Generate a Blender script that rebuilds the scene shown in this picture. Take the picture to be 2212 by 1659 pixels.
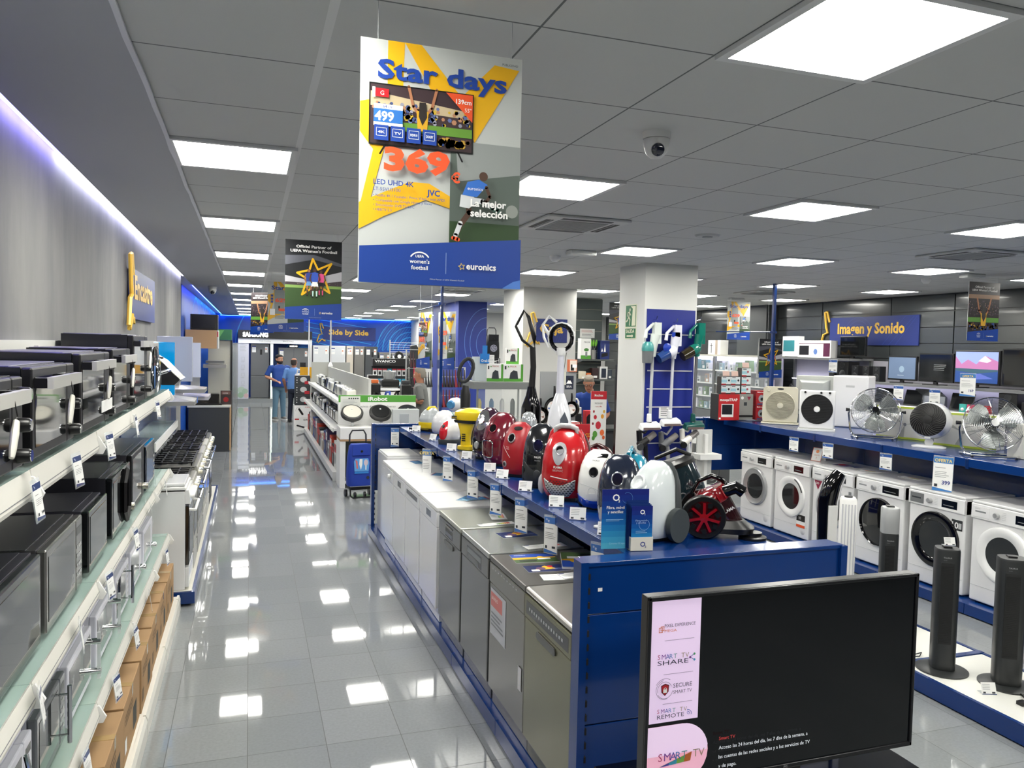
import bpy, math, random
from math import sin, cos, pi, radians as R_
from mathutils import Vector, Matrix
random.seed(7)
for o in list(bpy.data.objects): bpy.data.objects.remove(o)
C = bpy.context.scene
COL = C.collection
# ---------------------------------------------------------------- camera
FPX, YAW, PITCH, ROLL, EYE = 1679.49, .326271, .0463572, .0227927, 2.14
_f = Vector((sin(YAW)*cos(PITCH), cos(YAW)*cos(PITCH), -sin(PITCH)))
_r0 = Vector((cos(YAW), -sin(YAW), 0)); _u0 = _r0.cross(_f)
_r = cos(ROLL)*_r0 + sin(ROLL)*_u0; _u = -sin(ROLL)*_r0 + cos(ROLL)*_u0
cd = bpy.data.cameras.new('camera'); cam = bpy.data.objects.new('camera', cd); COL.objects.link(cam)
cd.sensor_width = 36; cd.lens = FPX*36/2212; cd.clip_start = .05; cd.clip_end = 200
cam.matrix_world = Matrix(((_r.x, _u.x, -_f.x, 0), (_r.y, _u.y, -_f.y, 0), (_r.z, _u.z, -_f.z, EYE), (0, 0, 0, 1)))
C.camera = cam
def at(px, py, X=None, Y=None, Z=None):
    """the point of a real plane (X, Y or Z fixed) seen at a photo pixel"""
    d = _f + _r*((px-1106)/FPX) - _u*((py-829.5)/FPX)
    t = X/d.x if X is not None else Y/d.y if Y is not None else (Z-EYE)/d.z
    return Vector((0, 0, EYE)) + d*t
# ---------------------------------------------------------------- world, exposure
w = bpy.data.worlds.new('world'); C.world = w; w.use_nodes = True
w.node_tree.nodes['Background'].inputs[0].default_value = (.72, .73, .72, 1)
w.node_tree.nodes['Background'].inputs[1].default_value = .35
C.view_settings.view_transform = 'Standard'; C.view_settings.look = 'None'
C.view_settings.exposure = 0.5; C.view_settings.gamma = 1
C.cycles.use_denoising = True
C.cycles.max_bounces = 7; C.cycles.diffuse_bounces = 3; C.cycles.glossy_bounces = 4
C.cycles.transmission_bounces = 6; C.cycles.transparent_max_bounces = 12
C.cycles.caustics_reflective = False; C.cycles.caustics_refractive = False
C.cycles.sample_clamp_indirect = 6
PANEL_L = 24.0      # radiance of the ceiling panels
# ---------------------------------------------------------------- materials
def lin(h):
    if not isinstance(h, str): return tuple(h)
    h = h.lstrip('#'); c = [int(h[i:i+2], 16)/255 for i in (0, 2, 4)]
    return tuple(x/12.92 if x <= .04045 else ((x+.055)/1.055)**2.4 for x in c)
_M = {}
def mt(col, rough=.45, metal=0, emit=0, trans=0, alpha=1, coat=0, spec=.5, name=None):
    k = (col if isinstance(col, str) else tuple(col), rough, metal, emit, trans, alpha, coat, spec)
    if k in _M: return _M[k]
    m = bpy.data.materials.new(name or 'paint'); m.use_nodes = True
    b = m.node_tree.nodes['Principled BSDF']; c = lin(col)+(1,)
    b.inputs['Base Color'].default_value = c; b.inputs['Roughness'].default_value = rough
    b.inputs['Metallic'].default_value = metal; b.inputs['Specular IOR Level'].default_value = spec
    b.inputs['Transmission Weight'].default_value = trans; b.inputs['Alpha'].default_value = alpha
    b.inputs['Coat Weight'].default_value = coat; b.inputs['Coat Roughness'].default_value = .05
    if emit: b.inputs['Emission Color'].default_value = c; b.inputs['Emission Strength'].default_value = emit
    m.diffuse_color = c
    _M[k] = m; return m
def nodes(name):
    m = bpy.data.materials.new(name); m.use_nodes = True; nt = m.node_tree
    return m, nt, nt.nodes['Principled BSDF'], nt.nodes.new, nt.links.new
def mth(nt, op, a, b=None, c=None):
    n = nt.nodes.new('ShaderNodeMath'); n.operation = op
    for i, v in enumerate((a, b, c)):
        if v is None: continue
        if isinstance(v, (int, float)): n.inputs[i].default_value = v
        else: nt.links.new(v, n.inputs[i])
    return n.outputs[0]
def glass(tint='#e8f2f0', a=.18, rough=.02):
    """thin clear sheet: mostly see-through, mirrors a little"""
    return mt(tint, rough, 0, 0, 0, a, 0, .6)
WHITE = mt('#e6e6e4', .35); WGLOSS = mt('#e4e5e6', .12, coat=.3); BLACK = mt('#0b0b0d', .35); BGLOSS = mt('#060608', .06, coat=.4)
DGREY = mt('#2b2d30', .5); GREY = mt('#7d8083', .45); LGREY = mt('#b5b7b8', .45)
STEEL = mt('#a8a7a3', .28, .85); CHROME = mt('#d8d9da', .08, 1); SILVER = mt('#b9babb', .3, .6)
BLUE = mt('#063070', .22, coat=.25, name='blue_metal'); DBLUE = mt('#04265c', .25, coat=.2)
PAPER = mt('#eeeeec', .7); CARD = mt('#a5835c', .75); RED = mt('#c01822', .4); NAVY = mt('#1c2f7c', .5)
YEL = mt('#e8b21e', .5); INK = mt('#30353c', .7); CREAM = mt('#d9d5c9', .6); CLEAR = glass()
# ---------------------------------------------------------------- mesh building
_TX = {}
def txt(s, bold=0):
    k = (s, bold)
    if k in _TX: return _TX[k]
    cu = bpy.data.curves.new('t', 'FONT'); cu.body = s; cu.size = 1; cu.resolution_u = 2; cu.offset = bold
    o = bpy.data.objects.new('t', cu); me = o.to_mesh()
    v = [(p.co.x, p.co.y) for p in me.vertices]; f = [tuple(q.vertices) for q in me.polygons]
    o.to_mesh_clear(); bpy.data.objects.remove(o); bpy.data.curves.remove(cu)
    xs = [p[0] for p in v] or [0, 1]
    _TX[k] = (v, f, min(xs), max(xs)); return _TX[k]
class MB:
    def __init__(s): s.v = []; s.f = []; s.fm = []; s.fs = []; s.mats = []; s.T = None
    def add(s, vs, fs, mat, smooth=False, T=None):
        b = len(s.v); T = T if T is not None else s.T
        if T is not None: vs = [tuple(T @ Vector(p)) for p in vs]
        s.v += [tuple(p) for p in vs]; s.f += [tuple(i+b for i in f) for f in fs]
        if mat not in s.mats: s.mats.append(mat)
        i = s.mats.index(mat); s.fm += [i]*len(fs); s.fs += [smooth]*len(fs); return s
    def box(s, x0, y0, z0, x1, y1, z1, mat, T=None):
        v = [(x, y, z) for z in (z0, z1) for y in (y0, y1) for x in (x0, x1)]
        return s.add(v, [(0, 2, 3, 1), (4, 5, 7, 6), (0, 1, 5, 4), (1, 3, 7, 5), (3, 2, 6, 7), (2, 0, 4, 6)], mat, T=T)
    def cb(s, c, d, mat, T=None):      # box by centre and size
        return s.box(c[0]-d[0]/2, c[1]-d[1]/2, c[2]-d[2]/2, c[0]+d[0]/2, c[1]+d[1]/2, c[2]+d[2]/2, mat, T)
    def prism(s, poly, ax, a, b, mat, smooth=False, T=None):
        """poly: 2-D outline, extruded along ax ('x': poly=(y,z), 'y': (x,z), 'z': (x,y))"""
        n = len(poly); e = {'x': lambda p, t: (t, p[0], p[1]), 'y': lambda p, t: (p[0], t, p[1]), 'z': lambda p, t: (p[0], p[1], t)}[ax]
        v = [e(p, a) for p in poly]+[e(p, b) for p in poly]
        s.add(v, [tuple(range(n))[::-1], tuple(range(n, 2*n))], mat, False, T)
        return s.add(v, [(i, (i+1) % n, (i+1) % n+n, i+n) for i in range(n)], mat, smooth, T)
    def loft(s, rings, mat, smooth=True, caps=True, T=None, closed=False):
        n = len(rings[0]); v = [p for r in rings for p in r]; f = []
        m = len(rings)
        for j in range(m if closed else m-1):
            k = (j+1) % m
            for i in range(n): f.append((j*n+i, j*n+(i+1) % n, k*n+(i+1) % n, k*n+i))
        if caps and not closed: f += [tuple(range(n))[::-1], tuple(range((m-1)*n, m*n))]
        return s.add(v, f, mat, smooth, T)
    def tube(s, path, r, mat, n=8, T=None, closed=False, sq=1):
        P = [Vector(p) for p in path]; rr = r if isinstance(r, (list, tuple)) else [r]*len(P)
        rings = []; up = None
        for i, p in enumerate(P):
            if closed: d = P[(i+1) % len(P)]-P[i-1]
            else: d = P[min(i+1, len(P)-1)]-P[max(i-1, 0)]
            d.normalize()
            if up is None: up = d.orthogonal().normalized() if abs(d.z) > .9 else Vector((0, 0, 1))
            up = (up-d*up.dot(d)).normalized(); sd = d.cross(up)
            rings.append([tuple(p+rr[i]*(cos(2*pi*k/n)*up*sq+sin(2*pi*k/n)*sd)) for k in range(n)])
        return s.loft(rings, mat, True, True, T, closed)
    def cyl(s, p0, p1, r0, r1, mat, n=16, T=None): return s.tube([p0, p1], [r0, r1], mat, n, T)
    def lathe(s, prof, mat, n=24, o=(0, 0, 0), ax='z', T=None, smooth=True, sy=1):
        rings = []
        for r, h in prof:
            ring = []
            for k in range(n):
                a = 2*pi*k/n; x, y = r*cos(a), r*sin(a)*sy
                ring.append({'z': (o[0]+x, o[1]+y, o[2]+h), 'y': (o[0]+x, o[1]+h, o[2]-y), 'x': (o[0]+h, o[1]+x, o[2]+y)}[ax])
            rings.append(ring)
        return s.loft(rings, mat, smooth, True, T)
    def merge(s, o, T=None):
        for i, m in enumerate(o.mats):
            idx = [j for j, k in enumerate(o.fm) if k == i]
            s.add(o.v, [o.f[j] for j in idx], m, o.fs[idx[0]] if idx else False, T)
        return s
def ring(rx, ry, z, n=20, p=2.0, cx=0, cy=0):
    out = []
    for k in range(n):
        a = 2*pi*k/n; c, d = cos(a), sin(a)
        out.append((cx+rx*math.copysign(abs(c)**(2/p), c), cy+ry*math.copysign(abs(d)**(2/p), d), z))
    return out
def rrect(x0, z0, x1, z1, r, n=4):
    o = []
    for cx, cz, a0 in ((x1-r, z0+r, -90), (x1-r, z1-r, 0), (x0+r, z1-r, 90), (x0+r, z0+r, 180)):
        for i in range(n+1):
            a = R_(a0+90*i/n); o.append((cx+r*cos(a), cz+r*sin(a)))
    return o
class Pr:
    """flat print on a face: origin, u and v directions; every shape lies a hair above the one before"""
    def __init__(s, mb, o, u=(1, 0, 0), v=(0, 0, 1), gap=.0005, T=None):
        s.mb = mb; s.o = Vector(o); s.u = Vector(u); s.w = Vector(v); s.n = s.u.cross(s.w).normalized(); s.g = gap; s.k = 1; s.T = T
    def pt(s, x, y): return tuple(s.o+s.u*x+s.w*y+s.n*(s.g*s.k))
    def poly(s, pts, mat, step=1):
        s.mb.add([s.pt(*p) for p in pts], [tuple(range(len(pts)))], mat, T=s.T); s.k += step; return s
    def rect(s, x0, y0, x1, y1, mat, step=1): return s.poly([(x0, y0), (x1, y0), (x1, y1), (x0, y1)], mat, step)
    def disc(s, x, y, r, mat, n=16, ry=None, step=1):
        return s.poly([(x+r*cos(2*pi*i/n), y+(ry or r)*sin(2*pi*i/n)) for i in range(n)], mat, step)
    def stroke(s, pts, wd, mat, closed=False, joint=True):
        P = [Vector(p) for p in pts]
        for i in range(len(P) if closed else len(P)-1):
            a, b = P[i], P[(i+1) % len(P)]
            d = (b-a)
            if d.length < 1e-6: continue
            q = Vector((-d.y, d.x)).normalized()*wd/2
            s.mb.add([s.pt(*(a+q)), s.pt(*(a-q)), s.pt(*(b-q)), s.pt(*(b+q))], [(0, 1, 2, 3)], mat, T=s.T)
        if joint:
            for p in P: s.disc(p.x, p.y, wd/2, mat, 8, step=0)
        s.k += 1; return s
    def arc(s, cx, cy, r, a0, a1, wd, mat, n=14, ry=None):
        return s.stroke([(cx+r*cos(R_(a0+(a1-a0)*i/n)), cy+(ry or r)*sin(R_(a0+(a1-a0)*i/n))) for i in range(n+1)], wd, mat, joint=False)
    def text(s, t, x, y, h, mat, align='l', bold=0, wd=None):
        v, f, x0, x1 = txt(t, bold); h = h/.7; sx = h
        if wd: sx = wd/max(x1-x0, .01)
        W = (x1-x0)*sx; ox = x-(x0*sx)-{'l': 0, 'c': W/2, 'r': W}[align]
        s.mb.add([s.pt(ox+a*sx, y+b*h) for a, b in v], f, mat, T=s.T); s.k += 1; return s
    def lines(s, x, y, wd, n, pitch, mat, h=None, rag=.3):
        for i in range(n):
            ww = wd*(1-rag*random.random()); s.rect(x, y-i*pitch, x+ww, y-i*pitch+(h or pitch*.45), mat, 0)
        s.k += 1; return s
# ---------------------------------------------------------------- objects
def _link(o, parent=None):
    COL.objects.link(o)
    if parent is not None: o.parent = parent
    return o
def thing(name, label, cat, loc=(0, 0, 0), rz=0, group=None, kind=None):
    o = bpy.data.objects.new(name, None); o.empty_display_size = .05; _link(o)
    o.location = loc; o.rotation_euler = (0, 0, R_(rz)); return tag(o, label, cat, group, kind)
def tag(o, label=None, cat=None, group=None, kind=None):
    for k, v in (('label', label), ('category', cat), ('group', group), ('kind', kind)):
        if v: o[k] = v
    return o
def part(name, mb, parent=None, bev=0, label=None, seg=2, loc=None, rz=None):
    me = bpy.data.meshes.new(name); me.from_pydata(mb.v, [], mb.f)
    for m in mb.mats: me.materials.append(m)
    me.polygons.foreach_set('material_index', mb.fm); me.polygons.foreach_set('use_smooth', mb.fs)
    if any(mb.fs): me.set_sharp_from_angle(angle=R_(38))
    me.update()
    o = _link(bpy.data.objects.new(name, me), parent)
    if bev:
        b = o.modifiers.new('bevel', 'BEVEL'); b.width = bev; b.segments = seg; b.limit_method = 'ANGLE'; b.angle_limit = R_(50)
    if label: o['label'] = label
    if loc: o.location = loc
    if rz is not None: o.rotation_euler = (0, 0, R_(rz))
    return o
def solo(name, mb, label, cat, loc=(0, 0, 0), rz=0, group=None, bev=0, kind=None):
    return tag(part(name, mb, None, bev, loc=loc, rz=rz), label, cat, group, kind)
def struct(name, mb, bev=0): o = part(name, mb, None, bev); o['kind'] = 'structure'; return o
_KIDS = {}
def kids(root): return [o for o in COL.objects if o.parent is root]
def dup(root, loc, rz=0, label=None, group=None, scale=None):
    if root.name not in _KIDS: _KIDS[root.name] = [(c, kids(c)) for c in kids(root)]
    r = root.copy(); _link(r); r.location = loc; r.rotation_euler = (0, 0, R_(rz))
    if scale: r.scale = scale if isinstance(scale, (list, tuple)) else (scale,)*3
    if label: r['label'] = label
    if group: r['group'] = group
    for c, gs in _KIDS[root.name]:
        d = c.copy(); _link(d, r)
        for g in gs: _link(g.copy(), d)
    return r
def B(*a): return MB().box(*a)
ORD = ['first', 'second', 'third', 'fourth', 'fifth', 'sixth', 'seventh', 'eighth', 'ninth', 'tenth', 'eleventh', 'twelfth', 'thirteenth', 'fourteenth', 'fifteenth', 'sixteenth', 'seventeenth', 'eighteenth']
# ================================================================ the room
m, nt, b, N, L = nodes('floor_tiles')
geo = N('ShaderNodeNewGeometry'); sp = N('ShaderNodeSeparateXYZ'); L(geo.outputs['Position'], sp.inputs[0])
fx = mth(nt, 'DIVIDE', mth(nt, 'ADD', sp.outputs[0], 40-.0045), .4); fy = mth(nt, 'DIVIDE', mth(nt, 'ADD', sp.outputs[1], 40-.149), .4)
gx = mth(nt, 'ABSOLUTE', mth(nt, 'SUBTRACT', mth(nt, 'FRACT', fx), .5)); gy = mth(nt, 'ABSOLUTE', mth(nt, 'SUBTRACT', mth(nt, 'FRACT', fy), .5))
gr = mth(nt, 'GREATER_THAN', mth(nt, 'MAXIMUM', gx, gy), .4945)
cmb = N('ShaderNodeCombineXYZ'); L(mth(nt, 'FLOOR', fx), cmb.inputs[0]); L(mth(nt, 'FLOOR', fy), cmb.inputs[1])
wn = N('ShaderNodeTexWhiteNoise'); L(cmb.outputs[0], wn.inputs[0])
mix = N('ShaderNodeMix'); mix.data_type = 'RGBA'; L(wn.outputs['Value'], mix.inputs[0])
mix.inputs[6].default_value = lin('#84888a')+(1,); mix.inputs[7].default_value = lin('#8d9092')+(1,)
nz = N('ShaderNodeTexNoise'); nz.inputs['Scale'].default_value = 60; L(geo.outputs['Position'], nz.inputs[0])
mx1 = N('ShaderNodeMix'); mx1.data_type = 'RGBA'; mx1.blend_type = 'OVERLAY'; mx1.inputs[0].default_value = .12; L(mix.outputs[2], mx1.inputs[6]); L(nz.outputs[0], mx1.inputs[7])
mx2 = N('ShaderNodeMix'); mx2.data_type = 'RGBA'; L(gr, mx2.inputs[0]); L(mx1.outputs[2], mx2.inputs[6]); mx2.inputs[7].default_value = lin('#3c3f40')+(1,)
L(mx2.outputs[2], b.inputs['Base Color'])
L(mth(nt, 'ADD', mth(nt, 'MULTIPLY', gr, .5), .035), b.inputs['Roughness'])
va = N('ShaderNodeVectorMath'); va.operation = 'SUBTRACT'; L(wn.outputs['Color'], va.inputs[0]); va.inputs[1].default_value = (.5, .5, .5)
vs = N('ShaderNodeVectorMath'); vs.operation = 'SCALE'; L(va.outputs[0], vs.inputs[0]); vs.inputs['Scale'].default_value = .007
vb = N('ShaderNodeVectorMath'); vb.operation = 'ADD'; L(geo.outputs['Normal'], vb.inputs[0]); L(vs.outputs[0], vb.inputs[1])
vn = N('ShaderNodeVectorMath'); vn.operation = 'NORMALIZE'; L(vb.outputs[0], vn.inputs[0]); L(vn.outputs[0], b.inputs['Normal'])
b.inputs['Specular IOR Level'].default_value = .75
struct('floor', MB().box(-1.4, -3, -.1, 12, 31, 0, m))
m, nt, b, N, L = nodes('ceiling_tiles')
geo = N('ShaderNodeNewGeometry'); sp = N('ShaderNodeSeparateXYZ'); L(geo.outputs['Position'], sp.inputs[0])
gx = mth(nt, 'ABSOLUTE', mth(nt, 'SUBTRACT', mth(nt, 'FRACT', mth(nt, 'DIVIDE', mth(nt, 'ADD', sp.outputs[0], 60-.218+.3), .6)), .5))
gy = mth(nt, 'ABSOLUTE', mth(nt, 'SUBTRACT', mth(nt, 'FRACT', mth(nt, 'DIVIDE', mth(nt, 'ADD', sp.outputs[1], 60-2.224+.3), .6)), .5))
gr = mth(nt, 'LESS_THAN', mth(nt, 'MINIMUM', gx, gy), .0065)
bar = mth(nt, 'LESS_THAN', mth(nt, 'ABSOLUTE', mth(nt, 'SUBTRACT', sp.outputs[0], .222)), .014)
mix = N('ShaderNodeMix'); mix.data_type = 'RGBA'; L(gr, mix.inputs[0]); mix.inputs[6].default_value = lin('#c8c9c8')+(1,); mix.inputs[7].default_value = lin('#6b6e6f')+(1,)
mx2 = N('ShaderNodeMix'); mx2.data_type = 'RGBA'; L(bar, mx2.inputs[0]); L(mix.outputs[2], mx2.inputs[6]); mx2.inputs[7].default_value = lin('#dcdcdc')+(1,)
L(mx2.outputs[2], b.inputs['Base Color']); b.inputs['Roughness'].default_value = .8
struct('ceiling', MB().box(-.367, -3, 3.1, 12, 31, 3.25, m))
SOFF = mt('#aeb0b5', .7, name='soffit_paint')
struct('soffit_ceiling', MB().box(-.93, -3, 3.09, -.367, 31, 3.25, SOFF))
tr = MB(); random.seed(3)
pts = [(-.372+random.uniform(-.004, .004), -1+i*.25) for i in range(128)]
tr.prism([(x-.009, y) for x, y in pts]+[(x+.009, y) for x, y in pts[::-1]], 'z', 3.083, 3.092, mt('#dfe0e6', .8))
struct('trim_1', tr)
# concrete wall
def concrete(name, c1, c2):
    m, nt, b, N, L = nodes(name)
    tc = N('ShaderNodeNewGeometry'); mp = N('ShaderNodeMapping'); mp.inputs['Scale'].default_value = (1, 1.2, .35); L(tc.outputs['Position'], mp.inputs[0])
    nz = N('ShaderNodeTexNoise'); nz.inputs['Scale'].default_value = 1.6; nz.inputs['Detail'].default_value = 6; nz.inputs['Roughness'].default_value = .6; L(mp.outputs[0], nz.inputs[0])
    cr = N('ShaderNodeValToRGB'); cr.color_ramp.elements[0].position = .35; cr.color_ramp.elements[1].position = .68
    cr.color_ramp.elements[0].color = lin(c1)+(1,); cr.color_ramp.elements[1].color = lin(c2)+(1,); L(nz.outputs[0], cr.inputs[0])
    L(cr.outputs[0], b.inputs['Base Color']); b.inputs['Roughness'].default_value = .75
    bp = N('ShaderNodeBump'); bp.inputs['Strength'].default_value = .12; L(nz.outputs[0], bp.inputs['Height']); L(bp.outputs[0], b.inputs['Normal'])
    return m
struct('wall_left', MB().box(-1.25, -3, 0, -1.0, 12.95, 3.2, concrete('concrete', '#6a6a6d', '#858482')))
struct('wall_left_recess', MB().box(-1.5, 12.95, 0, -1.28, 15.0, 3.2, mt('#303236', .8)))
BW1 = mt('#0b50b4', .4); CY = mt('#38a8ee', .4)
mb = MB().box(-1.4, 15.0, 0, -1.15, 30.2, 3.2, BW1); p = Pr(mb, (-1.15, 15, 0), (0, 1, 0), (0, 0, 1), .002)
for k in range(6): p.arc(4+k*2.2, 1.2, 1.9, 40, 140, .04, CY)
struct('wall_left_blue', mb)
mb = MB().box(-1.4, 29.95, 0, 5.95, 30.2, 3.2, BW1); p = Pr(mb, (0, 29.95, 0), gap=.002)
for k in range(5): p.arc(1.7, 2.0, .5+k*.42, 95, 200, .035, CY, 20)
for k in range(9): p.stroke([(2.0, 3.1-k*.17), (4.4, 2.75-k*.2)], .022, CY)
for k in range(6): p.arc(5.9, 2.0, .25+k*.2, 80, 185, .03, CY, 16)
for k in range(14): p.stroke([(4.4+k*.1, 1.95), (5.2+k*.1, 3.1)], .008, CY)
struct('wall_back', mb)
WALLW = mt('#d6d6d2', .7)
struct('wall_back_inner', MB().box(5.95, 20.7, 0, 6.1, 30.2, 3.2, WALLW))
struct('wall_back_right', MB().box(6.1, 20.7, 0, 10, 20.9, 3.2, WALLW))
SL = mt('#414547', .2, coat=.3, name='slat_panel'); SLD = mt('#1d1f20', .4)
mb = MB().box(9.86, -1, 0, 10.1, 21, 3.2, SLD)
for j in range(11):
    for (ya, yb) in ((-.9, .9), (.92, 2.72), (2.74, 4.5), (4.52, 6.3), (6.32, 7.55), (7.57, 8.8), (8.82, 10.0), (10.02, 11.6), (11.62, 12.85), (13.9, 15.6), (15.62, 17.2), (17.22, 20.6)):
        mb.box(9.84, ya, .4+j*.245, 9.87, yb, .4+j*.245+.233, SL)
struct('wall_right', mb)
struct('wall_right_pilaster', MB().box(9.6, 12.9, 0, 9.86, 13.85, 3.1, mt('#3d4144', .5)))
struct('wall_front', MB().box(-1.4, -3.2, 0, 12, -3.0, 3.2, DGREY))
struct('wall_right_front', MB().box(10.1, -3, 0, 10.3, -1, 3.2, WALLW))
# LED cove along the wall top
def led(name, segs, x, z, w, kw=''):
    for i, (y0, y1, c, e) in enumerate(segs):
        o = struct('trim_led_%d' % (i+1), MB().box(x-w/2, y0, z-.008, x+w/2, y1, z, mt(c, .5, emit=e)))
led('trim_led', [(-2, 3.4, '#7f74ff', 17), (3.4, 4.8, '#a49cff', 17), (4.8, 12.9, '#dcdcff', 18), (15.1, 19, '#5a6cff', 9), (19, 29.9, '#4c9cff', 11)], -.965, 3.13, .03)
struct('trim_cove', MB().box(-1.0, -3, 3.14, -.93, 31, 3.2, WHITE).box(-1.5, 12.95, 3.14, -1.0, 31, 3.2, WHITE))
struct('trim_led_back', MB().box(-1, 29.88, 3.08, 5.9, 29.9, 3.09, mt('#4c9cff', .5, emit=11)))
# white slatted panels behind the left-hand shelves
mb = MB(); WP = mt('#cfcfca', .5)
for k in range(9):
    for j in range(4): mb.box(-1.0, -.5+k*1.33, .03+j*.525, -.965, .825+k*1.33, .55+j*.525, WP)
struct('wall_left_panelling', mb)
# pillars
mb = MB().box(4.08, 7.6, 0, 4.73, 8.22, 3.1, WALLW); struct('pillar_white', mb)
struct('pillar_till', MB().box(4.05, 11.5, 0, 4.95, 12.5, 3.1, WALLW))
mb = MB().box(4.16, 15.9, 0, 4.78, 18.3, 3.1, mt('#2a3d92', .45)); p = Pr(mb, (4.16, 15.9, 0), gap=.002)
for k, r in enumerate((.48, .36, .22)): p.arc(.62, 2.25-.02*k, r, 90, 240, .012, mt('#5f86d8', .4), 20, r*1.5)
p.k = 1; p = Pr(mb, (4.16, 18.3, 0), (0, -1, 0), (0, 0, 1), .002)
for i, ch in enumerate('CS'): p.text('euronics'[6+i], .75+0*i, 2.0+.55*i, .34, WHITE, 'c', .02)
struct('pillar_blue', mb)
# dark slatted column and the low ceiling panel over it
mb = MB().box(5.72, 13.4, 0, 6.3, 13.9, 3.08, mt('#2e3435', .5))
for j in range(14): mb.box(5.74, 13.38, .3+j*.2, 6.28, 13.405, .3+j*.2+.185, mt('#4c5554', .45)); mb.box(5.74, 13.375, .485+j*.2, 6.28, 13.4, .493+j*.2, mt('#a8a699', .4))
struct('pillar_slatted', mb)
# ---------------------------------------------------------------- ceiling lights
dif = mt('#fffdf4', .5, emit=PANEL_L, name='light_diffuser'); fr = mt('#d8d9d9', .5)
L0 = thing('ceiling_light', 'x', 'ceiling light')
mb = MB()
for s in (-1, 1):
    mb.box(s*.285-.015, -.3, -.014, s*.285+.015, .3, .004, fr); mb.box(-.27, s*.285-.015, -.014, .27, s*.285+.015, .004, fr)
part('frame', mb, L0); part('diffuser', MB().box(-.27, -.27, -.006, .27, .27, .004, dif), L0, label='glowing white diffuser')
rows = {-.08: 'over the main aisle', 1.72: 'over the dishwashers', 3.52: 'over the passage right of the vacuum cleaners', 5.32: 'over the washing machines', 7.12: 'over the space behind the fans', 8.92: 'along the grey slatted wall'}
first = True
for X, nm in rows.items():
    n = 0
    for k in range(-2, 11):  # unseen first row, behind the camera, added to brighten faces turned to it
        Y = 4.324+2.4*k
        if X > 6 and k > 6: continue
        if X > 1.8 and k < 0 and X > 6: continue
        lab = 'square glowing ceiling light %s, %s from the camera' % (nm, ORD[n]); n += 1
        if first: L0.location = (X, Y, 3.098); L0['label'] = lab; L0['group'] = 'square ceiling lights'; first = False
        else: dup(L0, (X, Y, 3.098), 0, lab)
# ================================================================ blue display gondolas
def slots(mb, x0, x1, y, z0, z1, n, face=-1):
    for i in range(n):
        z = z0+(z1-z0)*(i+.5)/n; mb.box(x0, y-.001, z-.012, x1, y+.001, z+.012, mt('#02060f', .8))
g = thing('display_gondola', 'long blue metal gondola with the row of vacuum cleaners on its top shelf', 'display shelf', (0, 0, 0))
mb = MB()
for y in range(6): mb.box(1.955, 2.99+y*.96, .12, 1.985, 2.98+(y+1)*.96-.004, 1.19, DBLUE)
part('spine_panel', mb, g)
mb = MB(); mb.box(1.62, 3.05, 1.205, 2.39, 8.72, 1.228, BLUE)
for s, x in ((-1, 1.62), (1, 2.39)):
    for y in range(6):
        y0 = 3.05+y*.945; mb.box(x-.012, y0, 1.165, x+.012, y0+.935, 1.2275, BLUE); mb.box(x-.016, y0+.925, 1.15, x+.016, y0+.95, 1.225, DBLUE)
part('top_shelf', mb, g, .003)
mb = MB()
mb.box(1.35, 2.935, 1.03, 2.64, 2.965, 1.235, BLUE); mb.box(1.35, 2.937, .555, 2.64, 2.965, 1.024, BLUE); mb.box(1.35, 2.937, .34, 2.64, 2.965, .549, BLUE); mb.box(1.35, 2.937, 0, 2.64, 2.965, .334, BLUE)
mb.box(1.345, 2.93, 1.232, 2.655, 3.04, 1.25, BLUE)
p = Pr(mb, (1.35, 2.935, 0))
p.k = 3; p.rect(.045, 1.125, .065, 1.14, WHITE)
part('end_panel', mb, g, .002)
mb = MB(); mb.box(1.31, 2.92, 0, 1.345, 3.0, 1.255, BLUE); mb.box(1.345, 2.945, 0, 1.352, 2.96, 1.25, BLACK); slots(mb, 1.325, 1.342, 2.92, .02, 1.24, 0)
for i in range(20): mb.box(1.344, 2.9185, .04+i*.06, 1.353, 2.936, .066+i*.06, mt('#01040b', .9))
part('upright', mb, g)
mb = MB(); mb.box(2.64, 2.92, 0, 2.675, 3.0, 1.245, BLUE)
for i in range(20): mb.box(2.674, 2.94, .04+i*.06, 2.677, 2.95, .066+i*.06, BLACK)
part('upright', mb, g)
mb = MB(); mb.box(1.345, 8.74, .5, 2.64, 8.77, 1.235, BLUE); mb.box(1.345, 8.735, .98, 2.64, 8.739, .984, DBLUE); mb.box(1.345, 8.72, 1.232, 2.655, 8.80, 1.25, BLUE); part('end_panel', mb, g, .002)
mb = MB(); mb.box(1.31, 8.72, 0, 1.345, 8.80, 1.255, BLUE)
for i in range(20): mb.box(1.344, 8.7185, .04+i*.06, 1.353, 8.736, .066+i*.06, BLACK)
part('upright', mb, g)
mb = MB()
for y in range(6): mb.box(1.29, 3.0+y*.97, .012, 1.31, 3.0+(y+1)*.97-.005, .1, BLUE)
mb.box(1.31, 3.0, .08, 2.64, 8.8, .099, BLUE); mb.box(2.64, 3.0, .012, 2.66, 8.8, .1, BLUE); mb.box(1.31, 8.8, .012, 2.64, 8.82, .1, BLUE)
part('plinth', mb, g)
mb = MB(); mb.box(2.115, 8.9, 0, 2.145, 8.93, 3.1, BLUE); mb.lathe([(.045, 0), (.045, .03)], BLUE, 12, (2.13, 8.915, 2.62)); mb.tube([(2.13, 8.915, 2.63), (1.85, 8.915, 2.55)], .006, BLUE, 6)
solo('display_pole', mb, 'blue metal pole rising to the ceiling behind the large hanging poster', 'pole')

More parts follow.
